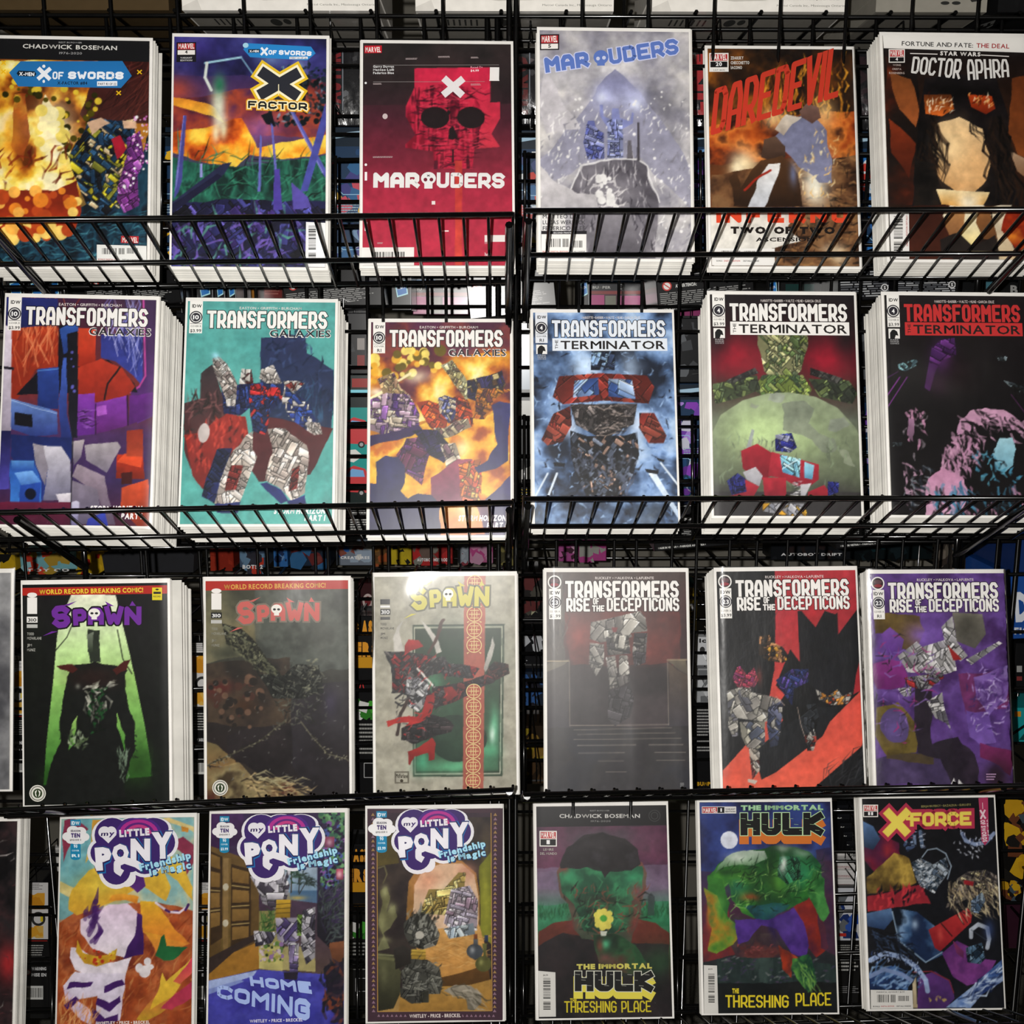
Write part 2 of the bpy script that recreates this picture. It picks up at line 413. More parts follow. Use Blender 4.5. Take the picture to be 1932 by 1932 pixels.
                cs = [hx(c) for c in a[0].split(';')]; n = int(a[1]); r = float(a[2]); sl, m, _ = s.mask(pts)
                if sl is None: continue
                ys, xs = np.nonzero(m > 0)
                if len(ys) == 0: continue
                for _ in range(n):
                    k = s.rs.randint(len(ys)); u = s.X0[sl][ys[k], xs[k]]; v = s.Y0[sl][ys[k], xs[k]]; R = r*s.rs.uniform(.35, 1.1)
                    s2 = s.bb(u-R, v-R, u+R, v+R)
                    dd = (s.X0[s2]-u)**2+(s.Y0[s2]-v)**2; s.put(s2, np.clip((R-np.sqrt(dd))/.004, 0, 1), cs[s.rs.randint(len(cs))])
    def seg(s, A, B, ra, rb, c, clip=None, cm=None, op_=1.0):
        R = max(ra, rb); sl = s.bb(min(A[0], B[0])-R, min(A[1], B[1])-R, max(A[0], B[0])+R, max(A[1], B[1])+R)
        if sl is None: return
        X, Y = s.X[sl], s.Y[sl]; dx, dy = B[0]-A[0], B[1]-A[1]; L2 = dx*dx+dy*dy+1e-9
        t = np.clip(((X-A[0])*dx+(Y-A[1])*dy)/L2, 0, 1); d = np.hypot(X-A[0]-t*dx, Y-A[1]-t*dy)
        s.put(sl, np.clip((ra+(rb-ra)*t-d)/.0035+.5, 0, 1)*op_, c)
    def points(s):
        a = s.noise(26, 3); b = s.noise(9, 3); lum = s.im.mean(2, keepdims=True)
        s.im = s.im*.95*(1+.24*(a-.5)+.12*(b-.5))[..., None]+(lum < .12)*(a-.5)[..., None]*.015
        q = s.im.reshape(PH, SS, PW, SS, 3).mean((1, 3)); return np.clip(q, 0, 1)

def homog(src, dst):
    A = []; b = []
    for (x, y), (u, v) in zip(src, dst):
        A += [[x, y, 1, 0, 0, 0, -u*x, -u*y], [0, 0, 0, x, y, 1, -v*x, -v*y]]; b += [u, v]
    h = np.linalg.solve(np.array(A, float), np.array(b, float))
    def f(x, y):
        d = h[6]*x+h[7]*y+1; return ((h[0]*x+h[1]*y+h[2])/d, (h[3]*x+h[4]*y+h[5])/d)
    return f
# ---------------------------------------------------------------- cover art (flat print). Coordinates are picture units of each cover's own frame, mapped onto the cover rectangle.
ART = []
def cover(seed, paint):
    def deco(fn): ART.append((seed, paint, fn)); return fn
    return deco
def R(x0, y0, x1, y1): return [(x0, y0), (x1, y0), (x1, y1), (x0, y1)]
def publisher_box(c, x0, y0, x1, y1, num, under=None, dark=False, split=.5):
    ym = y0+(y1-y0)*split; p = (x1-x0)*.06
    c.poly('161416' if dark else 'e9e6e0', R(x0, y0, x1, y1)); c.poly('b3262e', R(x0+p, y0+p, x1-p, ym))
    c.text('MARVEL', x0+p*1.6, ym-(ym-y0)*.12, x1-p*1.6, ym-(ym-y0)*.12, (ym-y0)*.72, 'f2efe9', .03)
    c.poly('e9e6e0' if dark else '161416', R(x0+p, ym+p*.7, x1-p, y1-p))
    if num: c.text(num, (x0+x1)/2-(y1-ym)*.2*len(num), y1-p-(y1-ym)*.18, (x0+x1)/2+(y1-ym)*.2*len(num), y1-p-(y1-ym)*.18, (y1-ym)*.5, '222' if dark else 'eee', .03)
    if under: 
        for k, t in enumerate(under): c.text(t, x0+p, y1+(y1-ym)*.55*(k+1), x1-p, y1+(y1-ym)*.55*(k+1), (y1-ym)*.4, 'ddd', .015)
def tf_title(c, sub, num, price, credits, col='e8e6e2', pk=0, x0=13.4, x1=95.4, yb=18.7, h=12.4, plate='e9e7e2'):
    c.frame('U')
    yb0 = yb+pk
    c.text(credits, 35, 5.2+pk, 77, 5.2+pk, 1.9, 'd8d0cc', .01)
    c.block('TRANSFORMERS', x0, yb0, x1, yb0, h, '1c1618', .36, extra=.5, gap=.1)
    c.block('TRANSFORMERS', x0, yb0, x1, yb0, h, col, .36, gap=.1)
    if sub == 'GALAXIES':
        c.text('GALAXIES', 55.5, 25, 97.5, 25, 5.4, 'd9d5d2', .05); c.text('GALAXIES', 56, 24.7, 97, 24.7, 4.9, '1e2026', .012)
    elif sub == 'TERM':
        c.poly(col, R(13.6, 19.3, 96, 28.6)); c.text('TERMINATOR', 19.5, 27.2, 94.5, 27.2, 6.3, '24201f' if col != 'e8e6e2x' else '555', .018)
        c.text('THE', 17.6, 27.2, 17.6, 20.5, 2.2, '24201f', .01)
    if sub == 'RISE': pass
    else:
        c.poly(plate, R(1.5, 0, 10.2, 22.8)); c.text('IDW', 3, 4.6, 9.4, 4.6, 2.4, '1a1a1a', .03)
        c.ell('2a2830', 5.8, 11.4, 4.4, 4.4); c.ell('ecebe8', 5.8, 11.4, 3.6, 3.6); c.ell('2a2830', 5.8, 11.4, 3.1, 3.1)
        c.text(num, 5.8-1.0*len(num), 12.9, 5.8+1.0*len(num), 12.9, 3, 'eee', .03)
        c.poly('55525a', R(2, 15.9, 9.8, 16.2)); c.text('COVER' if price == 'RI' else 'COVER B', 2.4, 18.4, 9.4, 18.4, 1.3, '444', .01)
        if price == 'RI': c.text('RI', 4.5, 21.9, 7.5, 21.9, 2.4, '333', .02)
        else: c.text(price, 2.2, 22, 9.6, 22, 2.2, '333', .02)
        if sub == 'TERM':
            c.poly('e9e7e2', R(2, 24, 9.8, 31)); c.poly('161616', [(3, 31), (3, 27), (4.4, 25), (6, 24.6), (8, 26), (8.8, 29), (7, 28.6), (6.2, 31)])
            for k, t in enumerate(('DARK', 'HORSE', 'COMICS')): c.text(t, 3, 32.4+1.3*k, 9, 32.4+1.3*k, .9, 'bbb', .01)
    if sub == 'RISE':
        o = .35
        for cc, e in (('1c1618', .4), (col, 0)):
            c.block('RISE', 14, 28.2+pk, 31.5, 28.2+pk, 9.6, cc, .36, extra=e, gap=.1)
            c.block('OF', 33.2, 23.2+pk, 37.8, 23.2+pk, 4.6, cc, .36, extra=e, gap=.1)
            c.block('THE', 32.6, 28.2+pk, 41.6, 28.2+pk, 4.4, cc, .36, extra=e, gap=.1)
            c.block('DECEPTICONS', 43, 28+pk, 95.4, 28+pk, 9.6, cc, .34, extra=e, gap=.1)
        c.poly(plate, R(1.8, 12, 10.2, 33.6)); c.ell('e9e7e2', 5.8, 7.2, 4.9, 4.9); c.ell('2c2024', 5.8, 7.2, 4, 4); c.ell('5d4248', 5.8, 6.2, 3, 1.6); c.ell('8a2d38', 5.8, 9, 3, 1.2)
        c.text('IDW', 2.4, 16, 9.6, 16, 2.5, '1a1a1a', .03)
        c.ell('2a2830', 5.9, 21.6, 4.5, 4.5); c.ell('ecebe8', 5.9, 21.6, 3.8, 3.8); c.ell('3a3840', 5.9, 21.6, 3.3, 3.3); c.text(num, 3.6, 23.2, 8.2, 23.2, 3, 'eee', .03)
        c.text('COVER A', 2.4, 28.8, 9.6, 28.8, 1.4, '444', .01); c.text(price, 2.3 if price != 'RI' else 4.5, 32.4, 9.8 if price != 'RI' else 7.5, 32.4, 2.2, '333', .02)
    c.frame('Z')
def storm(c, x0, x1, y0, y1):
    c.text('STORM HORIZON', x0, y0, x1, y0, 30, 'ece8e8', .05, slant=.15); c.text('PART 1', x0+(x1-x0)*.6, y1, x1, y1, 30, 'ece8e8', .05, slant=.15)

# row 1 ----------------------------------------------------------
@cover(11, '''
bg 7a3a12 c88a28 20303a
W .05 6
f 5a2408;b4641a;e8b030;f8e46a;fdf6c8 5 1 1 -60,330 600,330 560,640 460,900 440,1160 400,1260 -60,1260
g 3a1614 4a2420 540,330 860,330 860,700 500,700 440,640
s 241010;6a3028 60 .5 .008 55 3 520,330 860,330 860,700 500,700
p f6e9b8 250,520 330,640 300,760 200,800 220,660
f 7a2a10;a8481a;f0c040 5 .9 1 90,520 150,520 160,760 120,900 60,800
b fff4c8 300,700 110,150 .8
b fffbe0 330,800 70,110 .8
b e8a030 60,760 70,160 .6
f 0c1a24;102c3e;1c4458;0a1420 7 1 2 440,1150 400,1250 -60,1300 -60,1480 840,1480 860,700 720,1000
s 2c6478;4a90a0;081018 220 .12 .012 10 30 420,1180 820,1150 820,1470 -40,1470 -40,1290
g 6a1c10 c04018 -60,1050 300,1060 420,1000 460,1160 400,1300 -60,1320
d f6b850;e88a28;fad870;b8481c 46 .05 -60,1080 450,1040 440,1200 400,1330 -60,1330
d 2a2808;e8c838;50480c 60 .026 0,380 560,500 480,900 330,900 350,560 0,560
d f6e070;fff6c0 22 .05 200,560 420,600 430,980 180,980
s 8a2c10;5a180c 24 .16 .02 70 50 -60,820 430,820 440,1000 -60,1080
k 1c3a58;cfc030;12141c;c8b088;2c5478;8a8a30 .065 500,660 760,670 740,800 700,900 690,1120 600,1180 560,1180 480,1120 400,960 380,860
k 8c3c98;a85cb4;6a2c78 .07 700,780 780,740 790,860 760,980 770,1130 680,1170 650,1100
p a81c30 610,790 660,765 690,830 640,880
d f0b8e8;fff;d878c8 60 .012 760,640 830,640 830,860 720,1060 640,1100 700,900
p dfb898 480,680 560,655 610,680 540,720 500,760
p dfb898 690,665 760,690 760,730 690,720
''')
def _(c):
    c.poly('171719', [(-22, 207), (830, 237), (828, 352), (-28, 322)])
    c.text('CHADWICK BOSEMAN', 122, 264, 650, 284, 24, 'dcdad4', .02); c.text('REST IN POWER', 325, 240, 455, 244, 9, 'aaa', .005); c.text('1976-2020', 328, 301, 455, 305, 13, 'aaa', 0)
    c.poly('2472b0', [(46, 400), (110, 338), (680, 345), (732, 428), (672, 494), (98, 478)])
    c.poly('14202c', [(88, 405), (100, 390), (190, 395), (200, 410), (190, 425), (100, 420)]); c.text('X-MEN', 102, 417, 188, 421, 20, 'fff', .04)
    c.block('X', 205, 443, 280, 446, 70, 'f0f2f4', .3, gap=0); c.block('OF', 290, 440, 355, 443, 42, 'f0f2f4', .3); c.block('SWORDS', 378, 441, 692, 447, 42, 'f0f2f4', .28)
    c.ell('f0f2f4', 242, 368, 9, 9); c.ell('f0f2f4', 242, 452, 7, 9)
    c.text('X-FACTOR #84', 318, 470, 485, 473, 17, '10243a', .03); c.poly('f0f2f4', R(540, 456, 652, 482)); c.text('PART 83 OF 22', 546, 476, 646, 478, 13, '223', .02)
    for x, y in ((15, 345), (14, 395), (775, 408), (660, 522)): c.block('X', x-13, y+12, x+13, y+12, 24, 'e8b818', .25, gap=0)
    c.poly('b82a30', [(674, 1304), (770, 1306), (768, 1345), (672, 1342)]); c.text('MARVEL', 680, 1338, 764, 1340, 28, 'f2efe9', .03)
    c.poly('e2e2de', [(540, 1352), (812, 1358), (812, 1470), (540, 1470)]); c.bar(560, 1362, 700, 1420, bg=None); c.bar(700, 1362, 770, 1415, seed=4, bg=None)
    c.text('BONUS DIGITAL EDIT', 548, 1436, 660, 1438, 9, 'a33', .02); c.text('DETAILS INSIDE!', 680, 1438, 768, 1440, 9, '333', .02)

@cover(12, '''
bg 2a2a58 3a2c5c 6a3a5c 4a3a60 2a5a50 203c4c 2a2a54
W .05 5
f 181a38;2c2c68;4a4a98;8090c8 3 .8 1 900,180 1850,180 1850,420 900,420
f 3a1c30;7a2c30;b0482c;5a2c50 4 .9 1 900,560 1850,420 1850,760 900,760
b c05038 980,500 90,70 .8
b 9a60a8 1440,720 120,80 .7
b 4a3a98 1060,260 150,90 .6
f 8a2c10;d8641c;f4a428;fcd850 6 1 1 900,740 1100,700 1340,660 1420,820 1700,760 1850,740 1850,850 1560,880 1380,860 1300,930 1100,900 900,830
g e8942c f6c840 1120,560 1190,600 1240,680 1170,640 940,580 940,540
f 0e2420;1c4c40;2c7860;14302c 6 1 1.5 900,860 1100,910 1300,930 1540,890 1850,860 1850,1180 900,1180
s 0a1814;3c9070;1c5844 120 .2 .012 40 60 940,880 1810,880 1810,1180 940,1180
f 14142c;242458;3c3c88;181830 7 1 1 900,1170 1850,1170 1850,1500 900,1500
k 2a2a60;181834;4a4a98;3a2a6c;10101c;5a50a0 .09 940,1110 1810,1110 1690,1470 940,1470
s 5aa08c;7a60c0;16162c 70 .14 .02 60 70 940,1180 1680,1180 1690,1470 940,1470
s 101c20;1a3040;7a9ab0 110 .05 .02 30 90 1560,360 1820,360 1820,620 1500,700
d 0c1418;1c2c38 90 .022 1600,400 1820,380 1820,700 1450,720 1480,620
b 88a8e0 1500,330 80,50 .6
N
p 10141c 1440,640 1500,620 1520,700 1470,690
p 282c4c 945,1120 1230,905 1280,898 1240,960 960,1170 940,1160
p 1c1c38 945,1130 1200,960 1230,975 960,1170
p 4a4c98 1010,640 1028,640 1004,1000 985,1060 960,1100 970,980
p 7a7cc8 1010,640 1014,640 980,1000 966,1060 972,980
p 5a5cb0 1560,540 1590,560 1810,960 1810,1000 1780,960
p 8284d0 1560,540 1575,550 1790,960 1780,960
p 4c50a4 1800,570 1806,700 1700,1060 1660,1060
p 6a6cc0 1436,745 1446,760 1440,1060 1424,1060
p 6a6cc0 1495,680 1508,700 1530,940 1516,940
p 9a9ce0 1105,905 1116,905 1120,980 1104,980
p 5040a0 1515,940 1545,935 1560,1160 1510,1160
p 5c50a8 1610,1010 1700,1090 1720,1150 1620,1160
b d8e8c8 1200,560 40,90 .75
b e8f0d8 1220,680 40,60 .6
b f0f4dc 1208,600 30,120 .9
b e8ecc8 1190,740 20,50 .8
b e8ecc8 1235,720 18,50 .8
b 2c7a58 1210,470 34,56 .95
l a8d8e8 12 1130,350 1330,320
l 88b8d8 7 1330,320 1400,420 1470,460
l d8e0d8 16 1165,500 1130,430 1140,350
''')
def _(c):
    publisher_box(c, 968, 232, 1078, 308, '4', dark=True, split=.52); c.poly('1c1c22', R(968, 308, 1078, 342)); c.text('VARIANT', 990, 323, 1056, 323, 9, 'ccc', .02); c.text('EDITION', 990, 337, 1056, 337, 9, 'ccc', .02)
    c.poly('2a86c8', [(1342, 275), (1360, 240), (1720, 262), (1746, 300), (1700, 338), (1380, 318)]); c.ell('a8d8e8', 1355, 252, 16, 14)
    c.poly('14202c', R(1370, 274, 1434, 294)); c.text('X-MEN', 1376, 291, 1428, 291, 12, 'fff', .04)
    c.block('X', 1438, 308, 1478, 310, 44, 'f0f2f4', .3, gap=0); c.block('OF', 1482, 304, 1530, 307, 25, 'f0f2f4', .3); c.block('SWORDS', 1540, 306, 1726, 315, 26, 'f0f2f4', .28)
    c.poly('f0f2f4', R(1600, 318, 1702, 331)); c.text('PART 02 OF 22', 1606, 329, 1696, 330, 9, '223', .02)
    for col, e in (('e6c02c', 26), ('f8f2d0', 12), ('2a2c34', 0)):
        c.block('X', 1425, 545, 1658, 555, 165, col, .27, gap=.02, extra=e)
    for col, e in (('e0a428', 12), ('f6ecc0', 6), ('1a1c20', 0)):
        c.block('FACTOR', 1370, 600, 1708, 615, 40, col, .22, extra=e, gap=.16, slant=-.05)
    c.line('f6ecc0', 5, [(1540, 470), (1540, 530)])
    c.poly('e6e6e6', [(1694, 1230), (1802, 1236), (1800, 1478), (1690, 1476)]); c.bar(1694, 1238, 1770, 1466, vert=True, bg=None)

@cover(13, '''
bg 2c2a28 342828 4c2430 7a2838 a82a42 b83048 b82c44
f 1c1a1c;2a2426;3a2c2e 3 .5 1 100,220 940,220 940,560 100,560
b 641c30 250,800 200,140 .4
g d02a4c c83a48 403,366 808,366 808,552 860,552 860,640 815,720 862,790 725,798 715,905 510,900 505,810 430,795 357,790 357,770 410,720 357,620 357,570 403,470
f 7a1428;b82040;d8304c;4a1020 9 .9 3 403,470 560,450 690,470 750,560 780,640 750,700 750,790 725,798 715,905 510,900 505,810 357,790 357,770 410,720 357,620 357,570
s 4a1224;d84058;8a1830;2a1018 230 .1 .012 0 3 400,470 740,470 750,790 700,800 700,900 520,900 500,800 370,780 400,700 360,600
p d84a3c 622,860 660,860 662,1420 624,1420
f 8a1c2c;e05040 8 .5 .3 622,860 660,860 662,1420 624,1420
e 241c1e 514,630 76,58
e 241c1e 706,632 74,58
p 241c1e 560,575 590,575 540,690 600,600
p 241c1e 590,690 612,675 636,735 610,750 585,745
p 5a1c2c 510,905 510,860 530,860 530,905
p 3a1820 605,800 615,800 615,870 605,870
''')
def _(c):
    c.poly('c01c2c', R(133, 240, 226, 280)); c.text('MARVEL', 138, 274, 221, 275, 28, 'f2efe9', .03)
    c.line('8a8684', 2, [(180, 345), (856, 352)]); c.line('8a8684', 2, [(180, 434), (530, 438)]); c.line('a08080', 2, [(530, 438), (780, 440)])
    for k, t in enumerate(('Gerry Duggan', 'Matteo Lolli', 'Federico Blee')): c.text(t, 180, 358+17*k, 292, 359+17*k, 12, 'ddd', .03)
    c.text('Rated T+', 704, 368, 768, 369, 11, 'eab', .01); c.text('$4.99', 704, 386, 748, 386, 11, 'eee', .03)
    c.text('1', 806, 435, 856, 436, 76, 'e6e4e2', 0); c.line('e6e4e2', 5, [(804, 434), (858, 435)])
    c.block('X', 552, 516, 666, 520, 104, 'dedede', .33, gap=0); c.ell('c8b8b8', 245, 620, 14, 15)
    c.ell('eee', 140, 440, 6, 6); c.ell('eee', 142, 879, 7, 7); c.poly('eee', R(136, 918, 149, 964)); c.poly('eee', R(137, 1188, 151, 1235))
    c.block('MAR', 182, 1003, 437, 1005, 82, 'dcdedc', .33, gap=.08); c.block('UDERS', 524, 1006, 895, 1012, 82, 'dcdedc', .3, gap=.1)
    c.ell('dcdedc', 480, 955, 40, 34); c.poly('dcdedc', R(458, 975, 502, 1010)); c.ell('6a1c30', 464, 962, 10, 10); c.ell('6a1c30', 496, 962, 10, 10); c.text('x', 470, 945, 490, 945, 14, '222', .03)
    c.poly('e0dcd8', R(498, 1077, 517, 1096)); c.poly('e8e0dc', R(538, 1235, 590, 1242)); c.poly('dcd8d4', R(783, 1262, 900, 1298))
    for y, x0, x1 in ((320, 355, 422), (312, 530, 608), (318, 705, 747), (452, 180, 228), (462, 705, 768), (845, 180, 292), (1308, 205, 240), (1310, 783, 825)): c.fine(x0, y-10, x1, y, 2, 'b8a8a8', int(x0+y))
    c.text('hello', 785, 1375, 822, 1375, 22, 'ddd', .01); c.text('marauder', 785, 1392, 828, 1392, 10, 'ddd', .01)
    c.poly('e0deda', R(112, 1325, 404, 1422)); c.bar(165, 1340, 365, 1400, bg=None, frac=.8)

@cover(14, '''
bg b0aeb4 bcb8b8 b0aeb2 a09ea4
W .08 4
f 6c6a74;94929c;b8b4b8;d8d4d0;e6e2de 4 1 1
f 807e8c;a8a6ae;dcd8d4 7 .5 .6
g 8e8ea4 a8a6b4 1480,380 1680,560 1880,900 1880,1120 1620,850 1300,860 1090,1000 1080,860 1280,600
p c8c4c8 1100,360 1220,560 1290,680 1120,700 1080,560
g dcd8d6 c4c0c0 1080,900 1180,1000 1360,1040 1400,1120 1080,1120
b c8ccec 1420,520 60,50 .9
b e8ecfa 1415,515 26,22 1
b c8ccec 1580,540 80,60 .9
b e8ecfa 1600,560 30,24 .9
b 9094c8 1480,460 120,60 .4
s e8e6e4;8a8892;f4f2f0 260 .06 .012 65 12 1080,560 1880,560 1890,1380 1080,1380
d f0eeec 120 .012 1080,500 1880,500 1880,1300 1080,1300
g 706c74 545058 1290,870 1400,852 1600,858 1660,900 1700,1080 1690,1385 1350,1385 1230,1100 1240,960
f 4a464e;7a767e;a09ca2 5 .6 .5 1290,870 1400,852 1600,858 1660,900 1700,1080 1690,1385 1350,1385 1230,1100 1240,960
s c8c4c8;3c3840 120 .09 .012 85 14 1270,880 1660,880 1700,1380 1340,1380 1250,1060
l e6e4e4 8 1235,1010 1250,930 1290,870 1400,853 1600,858 1660,895 1690,980 1705,1080
W .05 8
g d8d4d4 b8b4b8 1080,890 1150,960 1260,1020 1370,1040 1400,1120 1340,1140 1080,1140
g 9a969c 5c5860 1400,1120 1560,1080 1620,1385 1330,1385
s e6e2e2 26 .1 .014 20 60 1300,950 1480,960 1500,1100 1400,1110
d e8e6e4 26 .03 1370,940 1470,960 1490,1100 1400,1100
N
g 6a70a8 444a88 1335,645 1370,645 1380,690 1420,710 1425,850 1335,850 1312,760
k 8288c4;9aa0d4;5c64a8 .05 1330,660 1380,680 1420,720 1425,850 1335,850 1315,760
g 8a90c0 7a80b0 1465,580 1500,580 1505,630 1560,650 1570,600 1580,605 1575,660 1520,690 1525,845 1440,845 1440,680 1400,620 1400,560 1415,560 1420,620 1460,640
k a8b0dc;8890c8 .05 1440,640 1520,640 1525,845 1440,845
p 4a464c 1598,655 1610,655 1612,862 1598,862
p 6a666c 1548,750 1566,750 1576,850 1544,850
''')
def _(c):
    publisher_box(c, 1077, 178, 1180, 262, '5', dark=True, split=.55)
    for col, e, d in (('c8cce8', 5, 0), ('5c76b8', 0, 0)):
        c.block('MAR', 1108, 385, 1350, 352, 82, col, .33, gap=.08, extra=e); c.block('UDERS', 1452, 345, 1826, 292, 84, col, .3, gap=.1, extra=e)
    c.ell('5c76b8', 1404, 305, 40, 38); c.poly('5c76b8', R(1384, 325, 1424, 350)); c.ell('c8cce0', 1388, 312, 10, 10); c.ell('c8cce0', 1420, 308, 10, 10)
    c.poly('d8d6d4', R(1085, 1110, 1215, 1238))
    for k, t in enumerate(('GERRY DUGGAN', 'MATTEO LOLLI', 'LUCAS WERNECK', 'FEDERICO BLEE')): c.text(t, 1092, 1138+32*k, 1322, 1138+32*k, 22, '4a484c', .02)
    c.poly('1c1a1e', R(1085, 1238, 1330, 1256)); c.text('SECOND PRINTING', 1150, 1252, 1262, 1252, 8, 'ddd', .01)
    c.poly('e6e4e0', R(1085, 1256, 1328, 1360)); c.bar(1100, 1270, 1240, 1340, bg=None, frac=.8); c.bar(1236, 1282, 1312, 1340, bg=None, seed=3, frac=.8); c.text('BONUS DIGITAL EDITION', 1092, 1354, 1230, 1354, 8, 'b43', .02); c.text('DETAILS INSIDE!', 1236, 1354, 1322, 1354, 8, '444', .02)

@cover(15, '''
bg 181410 2c1c14 4a2818 6a3a1c 7a4420 5a3820
W .05 5
f 1c1410;3a2414;6a3c18;a8641c 5 .9 1 180,260 1000,260 1000,620 180,760
f 4a1c10;a04418;d87a30;2c1410 5 1 1 180,700 400,640 1030,600 1030,860 180,900
s c87c20;5a3418;e8a030;2a1a10 160 .12 .018 88 10 500,440 960,340 960,640 480,700
b f8d8a0 560,640 60,60 .8
b f8e0b0 390,900 80,90 1
b fff0c8 350,920 40,60 1
b f6d090 830,620 60,90 .7
b fff4d8 770,960 90,180 1
b e86a20 440,760 40,60 .5
f 3a2418;5c3c26;7c5434;8a6440 9 1 1 200,960 1040,840 1040,1470 200,1470
s 241810;8a6440;a87848 160 .1 .022 0 5 640,850 1040,850 1040,1460 560,1460
s 241810;6a4a30 60 .1 .014 90 5 640,850 1040,850 1040,1460 560,1460
b fffbe8 780,1010 70,140 1
g 7a7c98 8a8ca8 640,640 760,620 840,720 850,800 870,1000 800,1000 690,920 600,820 560,740
g e8e0d0 b8a898 560,700 620,620 700,640 650,680 600,740
g 6a5040 3a2820 500,760 560,740 610,800 620,870 560,900 480,860
g 5c3c24 2c1c12 480,880 600,860 690,960 710,1140 330,1140 300,980 340,940 360,1040 420,940
g f4f2ee c8ccd4 520,900 590,900 500,1140 410,1140 450,1000
g 8a6a60 5a4038 690,600 740,560 800,590 810,650 760,680 700,640
l a82c1c 12 530,935 440,990 380,1050
b 7a86b0 660,960 26,60 .8
s f8e8c0;f4c880 50 .06 .014 70 40 700,740 880,740 870,1100 700,1100
W .12 4
g e8e4da ece8e0 200,1160 680,1160 640,1260 700,1340 560,1380 560,1470 200,1470
b f6e8c8 880,1400 60,60 .8
N
''')
def _(c):
    publisher_box(c, 198, 290, 304, 374, '20', split=.5); c.poly('e6e4e0', R(198, 374, 304, 392)); c.text('LGY #632', 222, 386, 284, 386, 8, '333', .01)
    for k, t in enumerate(('ZDARSKY', 'CHECCHETTO', 'IACONO')): c.text(t, 316, 325+26*k, 316+(70, 102, 62)[k], 325+26*k, 16, 'cfccc6', .04)
    c.block('DAREDEVIL', 200, 742, 905, 530, 238, 'c43c2a', .34, slant=.42, gap=.04, h1=262)
    c.block('INFERNO', 236, 1228, 990, 1226, 88, 'd8482a', .3, gap=.22)
    c.text('TWO  OF  TWO', 310, 1286, 890, 1286, 36, '1c1614', .07); c.text('ASCENSION', 450, 1332, 775, 1330, 22, '1c1614', .03)
    c.poly('e6e4e0', R(204, 1372, 556, 1468)); c.bar(250, 1375, 370, 1440, bg=None, frac=.7); c.bar(380, 1378, 450, 1430, bg=None, seed=5); c.text('BONUS', 230, 1447, 262, 1447, 9, '333', .02); c.text('DIGITAL EDITION', 272, 1447, 362, 1447, 9, 'b33', .02); c.text('DETAILS INSIDE!', 380, 1447, 468, 1447, 9, '333', .02)

